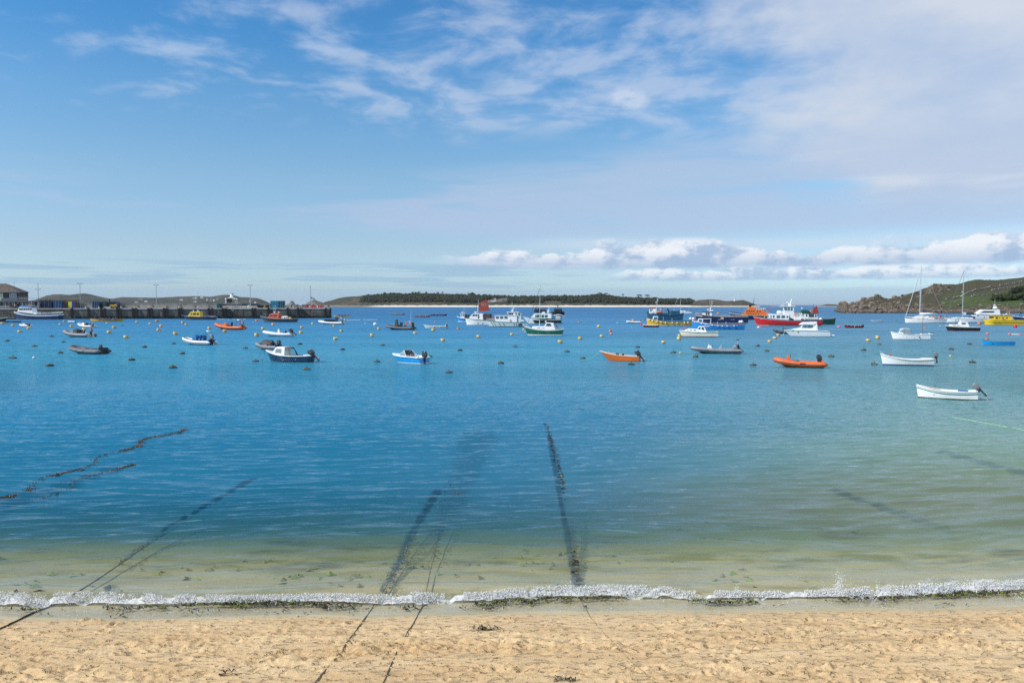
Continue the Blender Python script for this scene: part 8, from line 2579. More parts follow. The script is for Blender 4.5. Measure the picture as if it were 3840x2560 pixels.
# --- 56 far white punt
b = boat('open_boat', 'white clinker open boat with blue waterline and kicked-up grey outboard', 'boat', 3306, 3492, 1373, -14, 0.28, G_SMALL)
H = Hull(0.28, 0.235, 0.125, 0.145, um=0.5, p=0.8, tr=0.75, rb=0.05, rs=0.0, wl=0.72)
std_hull(b, H, PW, rail=PW, rail_r=0.010, open_from=0.10, deck=PW, inner=PCREAM, boot=PANTB, boot_h=0.028, bottom=PANTB, floor=0.45)
mb = MB()
for side in (-1, 1): mb.tube([H.pt(u, H.sheer(u) - 0.032, side, 0.001) for u in [i / 20 for i in range(21)]], 0.0045, 5)
mb.build('rubbing_band', PDECK, b)
for f in (0.35, 0.55):
    mb = MB()
    for side in (-1, 1): mb.tube([H.pt(u, H.sheer(u) * f, side, 0.0005) for u in [i / 20 for i in range(21)]], 0.0018, 4)
    mb.build('clinker_land', PCREAM, b)
for u in (0.35, 0.6): seat(b, u - 0.5, 0.06, 0.22, 0.05, 0.03, PW, back=False, name='thwart')
mb = MB(); mb.box((0.36, -0.05, 0.16), (0.20, 0.10, 0.012)); mb.build('stern_board', PW, b)
pole(b, (-0.40, 0.02, 0.20), (-0.52, 0.0, 0.30), 0.004, PW, 'boat_hook'); mb = MB(); mb.ball((-0.32, 0, 0.205), 0.026, 8, 6); mb.build('red_float', PRED, b, smooth=True)
outboard(b, 0.55, 0.21, 0.22, 4, m=PCOWLG); rope(b, catenary((-0.48, 0, 0.22), (-0.60, -0.05, 0.02), 0.01), 0.003, PROPE)
# --- 57 near white punt
b = boat('open_boat', 'nearest white open boat with teal rail line and tilted grey outboard', 'boat', 3445, 3650, 1502, -27, 0.34, G_SMALL)
H = Hull(0.34, 0.24, 0.145, 0.165, um=0.5, p=0.75, tr=0.85, rb=0.035, rs=-0.01, wl=0.76)
std_hull(b, H, PW, rail=PW, rail_r=0.010, open_from=0.07, deck=PW, inner=PCREAM, boot=PBLACK, boot_h=0.018, bottom=PBLACK, floor=0.4)
mb = MB()
for side in (-1, 1): mb.tube([H.pt(u, H.sheer(u) - 0.045, side, 0.002) for u in [i / 20 for i in range(21)]], 0.009, 6)
mb.build('rail_line', mat('teal_paint', (0.02, 0.16, 0.19), 0.4), b, smooth=True)
mb = MB(); mb.tube([H.pt(1.0, H.sheer(1) - 0.045, -1) + Vector((0.004, 0, 0)), H.pt(1.0, H.sheer(1) - 0.045, 1) + Vector((0.004, 0, 0))], 0.006, 6); mb.build('transom_rail', PWOOD, b)
for u in (0.30, 0.55, 0.75): seat(b, u - 0.5, 0.08, 0.27, 0.055, 0.035, PW, back=False, name='thwart')
mb = MB(); mb.box((0.27, -0.06, 0.165), (0.17, 0.06, 0.025)); mb.build('blue_cushion', PCANB, b, bevel=0.008)
for k in range(3):
    mb = MB(); mb.tube([(-0.36 + k * 0.015, -0.02 + k * 0.03, 0.20), (-0.13 + k * 0.02, -0.06 + k * 0.03, 0.165)], 0.007, 5); mb.build('oar', PTEAK, b)
outboard(b, 0.50, 0.22, 0.30, 42, m=PCOWLG)
mb = MB(); mb.tube([(0.45, 0.03, 0.24), (0.53, 0.06, 0.30)], 0.004, 5); mb.build('tiller', PBLACK, b)
mb = MB(); mb.ball((-0.475, -0.015, 0.20), 0.022, 8, 6, sz=1.4); mb.build('bow_rope_coil', PPALE, b, smooth=True)
rope(b, catenary((0.49, 0.0, 0.10), (0.78, -0.25, 0.0), 0.015), 0.0022, PROPE)

# ------------------------------------------------------------------ mooring buoys
def buoy_mat(name, c0, c1, weed, wz=0.16):
    m = bpy.data.materials.new(name)
    m.use_nodes = True
    t = NT(m.node_tree)
    b = m.node_tree.nodes['Principled BSDF']
    p = t.n('ShaderNodeTexCoord').outputs['Object']
    oi = t.n('ShaderNodeObjectInfo').outputs['Random']
    q = t.vadd(p, t.xyz(t.mul(oi, 31.0), t.mul(oi, 17.0), 0.0))
    n = t.noise(q, 5.0, 4, 0.6)
    c = t.mix(t.sstep(n, 0.35, 0.65), c0, c1)
    z = t.sep(p)[2]
    c = t.mix(t.sub(1.0, t.sstep(t.add(z, t.mul(t.sub(n, 0.5), 0.35)), wz - 0.08, wz + 0.06)), c, weed)
    c = t.mix(t.mul(t.sstep(t.noise(q, 2.2, 3), 0.52, 0.66), t.sstep(oi, 0.2, 0.9, 0.1, 0.75)), c, weed)
    t.link(c, b.inputs['Base Color'])
    b.inputs['Roughness'].default_value = 0.7
    return m
bm_y = buoy_mat('yellow_buoy', (0.56, 0.38, 0.11), (0.66, 0.50, 0.24), (0.12, 0.085, 0.03), 0.14)
bm_d = buoy_mat('weedy_buoy', (0.075, 0.078, 0.05), (0.13, 0.13, 0.085), (0.016, 0.018, 0.012), 0.13)
bm_o = buoy_mat('orange_buoy', (0.55, 0.15, 0.03), (0.62, 0.24, 0.08), (0.10, 0.03, 0.015), 0.08)
bm_g = buoy_mat('green_buoy', (0.01, 0.22, 0.09), (0.02, 0.28, 0.12), (0.01, 0.06, 0.03), 0.06)
bm_r = mat('red_float', (0.62, 0.02, 0.035), 0.4, var=0.1)
bm_p = mat('pink_float', (0.72, 0.16, 0.20), 0.5, var=0.1)
bm_w = mat('white_float', (0.74, 0.72, 0.62), 0.5, var=0.1)
bm_yb = mat('yellow_float', (0.74, 0.46, 0.04), 0.5, var=0.1)
bm_iron = mat('rusty_iron', (0.07, 0.04, 0.025), 0.8, var=0.3)
def drum_mesh(w, h, n=16):
    mb = MB()
    mb.lathe([(w * 0.42, -h * 0.5), (w * 0.48, -h * 0.4), (w * 0.5, 0), (w * 0.5, h * 0.86), (w * 0.46, h * 0.97), (w * 0.15, h), (w * 0.02, h)], n)
    return mb
def proto(mb, m):
    o = mb.build('tmp', m, smooth=True, angle=40)
    me = o.data
    bpy.data.objects.remove(o)
    return me
P_DRUM = proto(drum_mesh(1.0, 0.72), bm_y)
mbx = MB(); mbx.lathe([(0.40, -0.2), (0.47, -0.1), (0.5, 0.10), (0.48, 0.22), (0.40, 0.28), (0.12, 0.30), (0.02, 0.30)], 16)
P_FLAT = proto(mbx, bm_d)
mbx = MB(); mbx.ball((0, 0, 0.28), 0.5, 14, 10)
P_BALL = proto(mbx, bm_w)
mbx = MB(); mbx.lathe([(0.5, -0.15), (0.5, 0.08), (0.42, 0.24), (0.25, 0.40), (0.05, 0.46)], 14)
P_DOME = proto(mbx, bm_o)
mbx = MB(); mbx.tube([(0.075 * math.cos(a), 0, 0.07 + 0.075 * math.sin(a)) for a in np.linspace(0, 6.28, 9)], 0.028, 5); mbx.tube([(0, 0, -0.03), (0, 0, 0.02)], 0.05, 6)
P_EYE = proto(mbx, bm_iron)
mbx = MB()
rw = np.random.default_rng(2)
for k in range(14):
    a = rw.uniform(0, 6.28); L = rw.uniform(0.1, 0.28)
    c_, s_ = math.cos(a), math.sin(a)
    mbx.face([(0.44 * c_ - 0.04 * s_, 0.44 * s_ + 0.04 * c_, 0.05), (0.44 * c_ + 0.04 * s_, 0.44 * s_ - 0.04 * c_, 0.05), ((0.5 + L) * c_, (0.5 + L) * s_, 0.012), ((0.49 + L) * c_ - 0.03 * s_, (0.49 + L) * s_ + 0.03 * c_, 0.012)])
P_SKIRT = proto(mbx, mat('buoy_weed', (0.022, 0.026, 0.012), 0.5, var=0.4, scale=10))

ZOOMS = {1: (3.675, 0, 1040), 2: (3.459, 600, 1040), 3: (3.564, 1200, 1000), 4: (3.734, 1680, 1020), 5: (3.734, 2200, 1020), 6: (3.734, 2680, 1020), 7: (3.41, 3200, 980)}
BU = [
 (1, 22, 642, 48, 'Y'), (1, 168, 674, 44, 'Y'), (1, 378, 713, 50, 'Y'), (1, 256, 760, 58, 'Y'), (1, 876, 620, 35, 'Y'), (1, 822, 655, 40, 'Y'), (1, 973, 688, 44, 'Y'), (1, 1143, 728, 50, 'Y'),
 (1, 1467, 638, 36, 'Y'), (1, 1561, 706, 52, 'Y'), (1, 1490, 772, 58, 'Y'), (1, 1880, 625, 36, 'Y'), (1, 2155, 612, 42, 'O'), (1, 2060, 645, 40, 'Y'), (1, 2209, 684, 44, 'Y'), (1, 2178, 740, 50, 'Y'),
 (1, 1723, 835, 64, 'Y'), (1, 695, 818, 66, 'D'), (1, 1673, 666, 40, 'G'), (1, 80, 880, 60, 'D'), (1, 454, 952, 76, 'D'), (1, 856, 894, 64, 'D'), (1, 810, 1046, 80, 'D'), (1, 150, 1118, 98, 'D'),
 (1, 660, 1225, 105, 'D'), (1, 1975, 965, 68, 'D'), (1, 1795, 1145, 92, 'D'), (1, 457, 1116, 34, 'w'), (1, 2198, 742, 20, 'p'),
 (2, 290, 597, 36, 'Y'), (2, 333, 622, 38, 'Y'), (2, 632, 670, 42, 'Y'), (2, 190, 746, 56, 'Y'), (2, 830, 714, 50, 'Y'), (2, 1250, 570, 40, 'O'), (2, 1462, 624, 38, 'Y'), (2, 1327, 682, 46, 'Y'), (2, 1245, 764, 56, 'Y'),
 (2, 1834, 658, 42, 'Y'), (2, 1822, 728, 50, 'Y'), (2, 1978, 611, 36, 'Y'), (2, 1210, 588, 18, 'p'), (2, 165, 864, 60, 'D'), (2, 270, 995, 78, 'D'), (2, 1098, 924, 66, 'D'), (2, 1807, 870, 62, 'D'), (2, 1230, 1092, 84, 'D'),
 (2, 148, 1178, 98, 'D'), (2, 1890, 1200, 100, 'D'),
 (3, 182, 800, 36, 'Y'), (3, 282, 866, 46, 'Y'), (3, 199, 980, 58, 'Y'), (3, 328, 716, 28, 'y'), (3, 450, 720, 14, 'y'), (3, 783, 842, 42, 'Y'), (3, 689, 935, 54, 'Y'), (3, 1513, 860, 48, 'Y'), (3, 1268, 897, 50, 'Y'),
 (3, 1846, 836, 40, 'O'), (3, 1640, 994, 60, 'Y'), (3, 732, 782, 50, 'w'), (3, 602, 762, 17, 'w'), (3, 1535, 752, 22, 'p'), (3, 830, 1053, 66, 'D'), (3, 295, 1112, 70, 'D'), (3, 1869, 1123, 72, 'D'), (3, 1462, 1206, 74, 'D'),
 (3, 757, 1275, 88, 'D'), (3, 1720, 1418, 104, 'D'),
 (4, 421, 922, 56, 'Y'), (4, 895, 882, 50, 'Y'), (4, 1063, 815, 36, 'Y'), (4, 1080, 838, 22, 'y'), (4, 1574, 996, 64, 'Y'), (4, 1852, 945, 56, 'Y'), (4, 1838, 708, 34, 'O'), (4, 942, 1048, 68, 'D'), (4, 740, 1282, 94, 'D'),
 (4, 1670, 1120, 76, 'D'), (4, 1892, 1216, 82, 'D'),
 (5, 213, 908, 52, 'Y'), (5, 1079, 1000, 62, 'Y'), (5, 1298, 950, 58, 'Y'), (5, 1303, 906, 50, 'Y'), (5, 335, 838, 44, 'O'), (5, 771, 740, 42, 'r'), (5, 171, 772, 50, 'y'), (5, 346, 874, 44, 'p'), (5, 428, 716, 15, 'w'), (5, 634, 770, 12, 'w'),
 (5, 1390, 790, 34, 'r'), (5, 655, 682, 50, 'U'), (5, 1850, 582, 54, 'U'), (5, 1314, 1136, 32, 'y'), (5, 720, 1058, 66, 'D'), (5, 1222, 1130, 82, 'D'), (5, 1535, 1192, 82, 'D'), (5, 632, 1302, 100, 'D'),
 (6, 897, 895, 50, 'Y'), (6, 850, 935, 54, 'Y'), (6, 775, 985, 58, 'Y'), (6, 618, 780, 36, 'w'), (6, 646, 780, 28, 'p'), (6, 1746, 780, 44, 'p'), (6, 1897, 692, 26, 'G'), (6, 608, 1040, 64, 'D'), (6, 742, 1110, 70, 'D'),
 (6, 552, 1308, 94, 'D'), (6, 1647, 1188, 80, 'D'),
 (7, 202, 1020, 56, 'Y'), (7, 320, 990, 52, 'Y'), (7, 1715, 1006, 48, 'O'), (7, 919, 858, 42, 'U'), (7, 1622, 808, 44, 'O'), (7, 2084, 845, 50, 'r'), (7, 1724, 932, 40, 'p'), (7, 2005, 940, 30, 'p'), (7, 2138, 944, 30, 'p'),
 (7, 1250, 1217, 34, 'y'), (7, 597, 785, 26, 'G'), (7, 560, 760, 24, 'G'), (7, 1115, 828, 14, 'w'), (7, 340, 1066, 58, 'D'), (7, 145, 1140, 68, 'D'), (7, 1503, 1062, 60, 'D'), (7, 1269, 1130, 66, 'D'), (7, 1550, 1296, 86, 'D'),
 (7, 288, 1322, 86, 'D')]
KINDS_ = {'Y': ('yellow drum mooring buoy', 'mooring_buoy', 'buoy'), 'D': ('low dark weedy mooring buoy', 'mooring_buoy', 'buoy'), 'O': ('orange mooring buoy', 'mooring_buoy', 'buoy'), 'G': ('green mooring buoy', 'mooring_buoy', 'buoy'),
          'U': ('rusty orange dome buoy', 'mooring_buoy', 'buoy'), 'w': ('round white float', 'float_ball', 'float'), 'p': ('round pink float', 'float_ball', 'float'), 'r': ('round red float', 'float_ball', 'float'), 'y': ('round yellow float', 'float_ball', 'float')}
def short(label):
    for cut in (' with ', ' moored', ' behind', ' beside', ' in front', ' near', ' off ', ' running', ' past', ' without', ' draped', ' named', ' cut by', ' below', ' by the', ' lying', ' hanging', ' seen', ' far ', ' just ', ' before ', ' directly', ' afloat', ' half', ' at the', ' partly', ', '):
        k = label.find(cut)
        if k > 12:
            label = label[:k]
    return label
seen_short = {}
for r_, lb, bx0, by0, ct in BOATS:
    seen_short.setdefault(short(lb), []).append(r_)
def ref(lb):
    s = short(lb)
    if len(seen_short[s]) > 1:
        s = ' '.join(lb.split()[:8])
    while s.split()[-1] in ('and', 'with', 'of', 'the', 'a', 'its', 'beside', 'in', 'by', 'at', 'behind', 'to'):
        s = ' '.join(s.split()[:-1])
    return s
used_lab = {}
for (zk, zx, zy, zw, kd) in BU:
    s_, ox, oy = ZOOMS[zk]
    px, py, w = ox + zx / s_, oy + zy / s_, zw / s_
    p = onz(px, py)
    Wm = w * p.y / F
    root = empty(KINDS_[kd][1], (p.x, p.y + Wm * 0.45, 0), random.uniform(0, 6.28), Wm)
    me = {'Y': P_DRUM, 'D': P_FLAT, 'O': P_DRUM, 'G': P_FLAT, 'U': P_DOME}.get(kd, P_BALL)
    o = bpy.data.objects.new('body', me)
    COL.objects.link(o)
    o.parent = root
    o.scale = (random.uniform(0.88, 1.08), random.uniform(0.9, 1.05), random.uniform(0.72, 1.12))
    tl = 0.14 if kd in 'D' else 0.08
    o.rotation_euler = (random.gauss(0, tl), random.gauss(0, tl), 0)
    alt = {'O': bm_o, 'G': bm_g, 'w': None, 'p': bm_p, 'r': bm_r, 'y': bm_yb}.get(kd)
    if alt:
        o.material_slots[0].link = 'OBJECT'
        o.material_slots[0].material = alt
    if kd in 'YDOUG':
        e = bpy.data.objects.new('mooring_eye', P_EYE)
        COL.objects.link(e)
        e.parent = root
        e.location = (0, 0, {'Y': 0.72, 'O': 0.72, 'D': 0.30, 'G': 0.30, 'U': 0.46}[kd])
    if kd == 'D':
        e = bpy.data.objects.new('weed_skirt', P_SKIRT)
        e['kind'] = 'stuff'
        COL.objects.link(e)
        e.parent = root
        e.rotation_euler = (0, 0, random.uniform(0, 6))
    best = min(BOATS, key=lambda b_: math.hypot(b_[2] - px, (b_[3] - py) * 3.0))
    ddx, ddy = px - best[2], py - best[3]
    rel = ('left of' if ddx < 0 else 'right of') if abs(ddx) > abs(ddy) * 2.2 else ('in front of' if ddy > 0 else 'behind')
    lb = '%s %s the %s' % (KINDS_[kd][0], rel, ref(best[1]))
    n = used_lab.get(lb, 0)
    used_lab[lb] = n + 1
    if n:
        lb = ['second', 'third', 'fourth', 'fifth', 'sixth', 'seventh'][n - 1] + ' ' + lb
    tag(root, ' '.join(lb.split()[:16]), KINDS_[kd][2], {'Y': 'yellow drum buoys', 'D': 'dark weedy buoys'}.get(kd, 'coloured buoys and floats'))
# bar joining two pink floats at the right edge
a_, b_ = onz(3788, 1255.5), onz(3827, 1256.5)
mb = MB(); mb.tube([(a_.x, a_.y + 0.3, 0.12), (b_.x, b_.y + 0.3, 0.12)], 0.07, 6)
tag(mb.build('floating_pole', PCREAM), 'pale pole floating between two pink floats at the right edge', 'pole')
# wash of the passing boats, thin lines of foam lying on the water
wash_m = mat('wash_foam', (0.75, 0.80, 0.84), 0.9, var=0.1, scale=3)
def wash(pts, w, label, seed):
    rr = np.random.default_rng(seed)
    c, s = [], []
    P = [onz(*q) for q in pts]
    for a2, b2 in zip(P[:-1], P[1:]):
        n = int((b2 - a2).length / 0.12)
        for k in range(n):
            f = k / n
            if fbm(np.array([k * 0.05 + seed]), np.array([seed * 1.0]), 3, seed)[0] < 0.42: continue
            q = a2.lerp(b2, f)
            c.append((q.x + rr.normal(0, 0.1), q.y + rr.normal(0, w), 0.02)); s.append(rr.uniform(0.06, 0.22))
    co, qq = lumps(c, s, 0.45, seed)
    tag(quads_mesh('wash_foam', co, qq, wash_m), label, 'foam', kind='stuff')
wash([(812, 1197.5), (870, 1198.5), (940, 1196.5)], 0.35, 'thin white wake behind the workboat with yellow cabin', 3)
wash([(1290, 1201), (1352, 1199.5), (1415, 1198.5)], 0.22, 'thin white wake line on open water past the quay head', 4)
wash([(2062, 1184), (2092, 1185), (2122, 1183.5)], 0.25, 'white bow wave of the black landing craft', 5)

# ------------------------------------------------------------------ breaking ripple, weed and ropes on the beach
def sand_pt(px, py, lift=0.0):
    z = 0.0
    for k in range(6):
        p = onz(px, py, z + lift)
        z = ground_z(p.x, p.y)
    return Vector((p.x, p.y, z + lift))
rf = np.random.default_rng(31)
foam_m = bpy.data.materials.new('sea_foam')
foam_m.use_nodes = True
t = NT(foam_m.node_tree)
b = foam_m.node_tree.nodes['Principled BSDF']
p = t.n('ShaderNodeNewGeometry').outputs['Position']
n = t.noise(p, 9.0, 4, 0.6)
fc = t.mix(t.sstep(n, 0.35, 0.7), (0.90, 0.89, 0.86), (0.97, 0.97, 0.97))
n_ = t.noise(t.vscale(p, (1.0, 1.0, 0.6)), 22.0, 4, 0.65)
n_b = t.noise(t.vscale(p, (0.6, 1.0, 1.0)), 4.0, 3, 0.6)
al = t.sstep(t.add(n_, t.mul(n_b, 0.6)), 0.54, 0.74)
fd, ft, fm_, fa, fo = t.n('ShaderNodeBsdfDiffuse'), t.n('ShaderNodeBsdfTranslucent'), t.n('ShaderNodeMixShader'), t.n('ShaderNodeMixShader'), foam_m.node_tree.nodes['Material Output']
t.link(fc, fd.inputs[0]); t.link(fc, ft.inputs[0])
fm_.inputs[0].default_value = 0.45
t.link(fd.outputs[0], fm_.inputs[1]); t.link(ft.outputs[0], fm_.inputs[2])
t.link(al, fa.inputs[0]); t.link(t.n('ShaderNodeBsdfTransparent').outputs[0], fa.inputs[1]); t.link(fm_.outputs[0], fa.inputs[2])
t.link(fa.outputs[0], fo.inputs['Surface'])
cen, rad = [], []
N = 42000
fx = rf.uniform(-13.5, 13.5, N)
amp = 0.55 + 0.9 * fbm(fx * 0.55, fx * 0.0 + 2.0, 3, 88)
front = 0.57 + 0.05 * np.sin(fx * 0.8) + 0.16 * (fbm(fx * 1.4, fx * 0 + 5.0, 3, 89) - 0.5)
wid = 0.24 * amp
u = rf.beta(1.3, 1.9, N)
sy = shore_y(fx)
y = sy + front + u * wid
top = 0.14 * amp * np.sin(np.clip(u * 1.15 + 0.12, 0, 1) * math.pi) ** 0.8
gap = fbm(fx * 3.0, y * 4.0, 3, 90)
keep = (gap + 0.22 * (1 - u)) > 0.56
z = 0.01 + top * rf.uniform(0.25, 1.15, N)
rr = rf.uniform(0.003, 0.011, N) * (0.7 + 0.9 * rf.random(N) ** 3)
cen += np.stack([fx, y, z], -1)[keep].tolist(); rad += rr[keep].tolist()
# rolling foam body under the droplets
fxs = np.arange(-13.5, 13.5, 0.022)
fus = np.linspace(0, 1, 16)
FX, FU = np.meshgrid(fxs, fus)
amp2 = 0.55 + 0.9 * fbm(FX * 0.55, FX * 0.0 + 2.0, 3, 88)
fr2 = 0.57 + 0.05 * np.sin(FX * 0.8) + 0.16 * (fbm(FX * 1.4, FX * 0 + 5.0, 3, 89) - 0.5)
FY = shore_y(FX) + fr2 + FU * 0.24 * amp2
FZ = 0.004 + 0.085 * amp2 * np.sin(np.clip(FU * 1.1 + 0.05, 0, 1) * math.pi) ** 0.7 * (0.35 + 1.25 * fbm(FX * 9, FY * 14, 4, 93, 0.65))
FZ -= 0.10 * np.clip(0.64 - fbm(FX * 2.4, FY * 4.0, 3, 90) - 0.18 * (1 - FU), 0, 1) * 4
foam_body = (FX, FY, FZ)
# lace on the thin sheet of swash and behind the crest
N2 = 5200
fx = rf.uniform(-13.5, 13.5, N2)
s = rf.uniform(-0.12, 1.6, N2)
y = shore_y(fx) + s
g = fbm(fx * 2.2, y * 5.0, 4, 91)
k = (g > 0.60) | ((np.abs(s + 0.03 - 0.10 * np.sin(fx * 1.7)) < 0.03) & (g > 0.42))
k &= ~((s > 0.9) & (g < 0.66))
zz = np.where(s < 0.1, np.maximum(0, -s) * 0.062 + 0.008, 0.02)
cen += np.stack([fx, y, zz], -1)[k].tolist(); rad += rf.uniform(0.003, 0.009, N2)[k].tolist()
# splashes thrown up where the ripple trips
for (px, py, hgt_, wd, n_) in ((3148, 2228, 0.42, 0.07, 380), (3120, 2232, 0.2, 0.25, 200), (3470, 2212, 0.2, 0.2, 160), (3590, 2205, 0.22, 0.22, 200), (2765, 2232, 0.22, 0.03, 40), (3330, 2222, 0.18, 0.2, 120), (2135, 2225, 0.22, 0.06, 60), (1560, 2232, 0.15, 0.2, 80)):
    q = onz(px, py)
    for i in range(n_):
        h = hgt_ * rf.random() ** 1.8
        cen.append((q.x + rf.normal(0, wd * (0.35 + 0.5 * h / hgt_)), q.y + rf.normal(0, 0.08), 0.05 + h)); rad.append(rf.uniform(0.003, 0.010) * (1.1 - 0.5 * h / hgt_))
co, q = lumps(cen, rad, 1.0, 6, jitter=0.35)
fny, fnx = FX.shape
fidx = np.arange(fnx * fny).reshape(fny, fnx) + len(co)
fq = np.stack([fidx[:-1, :-1], fidx[:-1, 1:], fidx[1:, 1:], fidx[1:, :-1]], -1).reshape(-1, 4)
co = np.concatenate([co, np.stack([FX, FY, FZ], -1).reshape(-1, 3)])
q = np.concatenate([q, fq[:, [0, 1, 2]], fq[:, [0, 2, 3]]])
tag(quads_mesh('breaking_foam', co, q, foam_m, smooth=True), 'line of white foam where the small wave breaks along the sand', 'foam', kind='stuff')

# seaweed
weed_b = mat('brown_weed', (0.030, 0.017, 0.010), 0.35, var=0.5, scale=20)
weed_g = mat('green_weed', (0.13, 0.17, 0.015), 0.4, var=0.4, scale=20)
weed_o = mat('olive_weed', (0.070, 0.062, 0.018), 0.4, var=0.4, scale=20)
def blades(pts, n_each, spread, length, width, lift, seed, mats_p=(0.55, 0.2, 0.25), flat=1.0):
    """ribbons of weed scattered about the given points"""
    rr = np.random.default_rng(seed)
    mb = MB()
    for (P, k_) in pts:
        for i in range(max(1, int(n_each * k_))):
            a = rr.uniform(0, 6.28)
            c = Vector(P) + Vector((rr.normal(0, spread[0]), rr.normal(0, spread[1]), 0))
            L, w = rr.uniform(*length), rr.uniform(*width)
            d = Vector((math.cos(a), math.sin(a) * 0.6, 0)) * L
            s_ = Vector((-d.y, d.x, 0)).normalized() * w
            z0 = rr.uniform(0, lift)
            m1 = c + d * 0.5 + Vector((rr.normal(0, L * 0.15), rr.normal(0, L * 0.15), z0 + rr.uniform(0, lift)))
            e = c + d + Vector((0, 0, z0 * 0.3))
            c = c + Vector((0, 0, z0 * 0.5 + 0.004))
            mi = int(rr.choice(3, p=mats_p))
            up = Vector((0, 0, w * 0.6))
            mb.face([c - s_ * 0.4, c + s_ * 0.4, m1 + s_ + up, m1 - s_ - up], mi)
            mb.face([m1 - s_ - up, m1 + s_ + up, e + s_ * 0.3, e - s_ * 0.3], mi)
    return mb
line_pts = []
x = -13.0
rw = np.random.default_rng(14)
while x < 13:
    dens = float(fbm(np.array([x * 0.8]), np.array([3.0]), 3, 70)[0])
    if dens > 0.44:
        s = 0.46 + 0.14 * math.sin(x * 0.9) + rw.normal(0, 0.05)
        line_pts.append(((x, float(shore_y(np.array(x))) + s - 0.08, 0.02), (dens - 0.38) * 6))
    if rw.random() < 0.18:
        line_pts.append(((x, float(shore_y(np.array(x))) + rw.uniform(0.0, 0.45), 0.012), 0.4))
    x += 0.11
mb = blades(line_pts, 9, (0.10, 0.022), (0.05, 0.16), (0.006, 0.018), 0.035, 5, (0.42, 0.28, 0.30))
tag(mb.build('strandline_seaweed', [weed_b, weed_g, weed_o]), 'broken line of brown and green seaweed along the edge of the swash', 'seaweed', kind='stuff')
for (px, py, kk, lb) in ((1815, 2362, 1.8, 'dark clump of dried seaweed alone on the middle of the sand'), (2110, 2552, 0.8, 'small dark seaweed clump at the bottom edge of the sand'), (860, 2530, 0.35, 'small seaweed scrap low on the sand left of the ropes')):
    P = sand_pt(px, py)
    mb = blades([((0, 0, 0), kk)], 30, (0.11, 0.03), (0.05, 0.14), (0.006, 0.014), 0.05, int(px), (0.85, 0.05, 0.10))
    o = mb.build('seaweed_clump', [weed_b, weed_g, weed_o]); o.location = P + Vector((0, 0, 0.005))
    tag(o, lb, 'seaweed', 'seaweed clumps on the sand')
# scraps of weed and shell over the sand
scr = []
for i in range(170):
    px, py = rw.uniform(0, 3840), rw.uniform(2300, 2555)
    P = sand_pt(px, py)
    scr.append(((P.x, P.y, P.z), 0.1))
mb = blades(scr, 14, (0.02, 0.012), (0.02, 0.07), (0.003, 0.008), 0.012, 9, (0.6, 0.15, 0.25))
tag(mb.build('weed_scraps', [weed_b, weed_g, weed_o]), 'tiny scraps of weed strewn over the dry sand', 'seaweed', kind='stuff')
# weed patches growing on the bed in the shallows
bedp = []
for i in range(260):
    X, s = rw.uniform(-22, 24), rw.gamma(2.0, 1.9)
    if s > 11 or s < 0.7: continue
    if fbm(np.array([X * 0.35]), np.array([s * 0.9]), 3, 66)[0] < 0.50: continue
    Y = float(shore_y(np.array(min(max(X, -60), 60)))) + s
    bedp.append(((X, Y, ground_z(X, Y) + 0.01), 0.5))
mb = blades(bedp, 6, (0.34, 0.10), (0.08, 0.26), (0.02, 0.06), 0.03, 19, (0.10, 0.45, 0.45))
tag(mb.build('shallow_weed', [weed_b, mat('sea_lettuce', (0.26, 0.30, 0.07), 0.6, var=0.3), mat('pale_algae', (0.26, 0.22, 0.10), 0.7, var=0.3)]), 'green and brown weed growing on the bed in the shallows', 'seaweed', kind='stuff')

# ropes
rope_m = mat('weathered_rope', (0.085, 0.078, 0.055), 0.9, var=0.45, scale=14)
rope_d = mat('wet_dark_rope', (0.022, 0.022, 0.018), 0.7, var=0.4, scale=14)
def path_rope(name, dry, wet, r, label, m, strands=2, depth=0.05, seed=1):
    rr = np.random.default_rng(seed)
    root = None
    pts = []
    def dens(L_):
        out = []
        for a, b2 in zip(L_[:-1], L_[1:]):
            n = max(2, int(math.hypot(a[0] - b2[0], a[1] - b2[1]) / 14))
            out += [(a[0] + (b2[0] - a[0]) * k / n, a[1] + (b2[1] - a[1]) * k / n) for k in range(n)]
        return out + [L_[-1]]
    D = [sand_pt(*q, lift=r * 0.8) for q in dens(dry)] if dry else []
    Wt = []
    if wet:
        dw = dens(wet)
        for k, q in enumerate(dw):
            f = k / max(1, len(dw) - 1)
            Wt.append(onz(q[0], q[1], 0.03 * (1 - min(1, f * 5)) - depth * min(1, f * 2)))
    P = D + Wt
    mbs = MB()
    for sidx in range(strands):
        ph = rr.uniform(0, 6.28)
        Q = []
        for k, q in enumerate(P):
            w = 0.008 * math.sin(k * 0.55 + ph) + rr.normal(0, 0.002)
            Q.append(q + Vector((w, w * 0.3, abs(rr.normal(0, 0.004)))))
        mbs.tube(Q, r, 5)
    o = mbs.build(name, m, smooth=True)
    tag(o, label, 'rope', 'mooring ropes run out from the beach')
    return P, Wt
P1, W1 = path_rope('mooring_rope', [(-60, 2385), (0, 2356), (140, 2290), (235, 2255)], [(262, 2238), (400, 2150), (520, 2065), (640, 1990), (800, 1890), (900, 1825), (985, 1775)], 0.013, 'dark taut mooring rope crossing the lower left corner into the sea', rope_d, 2, 0.10, 1)
P2, W2 = path_rope('mooring_rope', [(1150, 2600), (1185, 2555), (1290, 2425), (1395, 2280)], [(1430, 2230), (1500, 2110), (1560, 2000), (1610, 1890), (1650, 1800)], 0.0055, 'weathered mooring rope on the sand, left of the two near the middle', rope_m, 2, 0.12, 2)
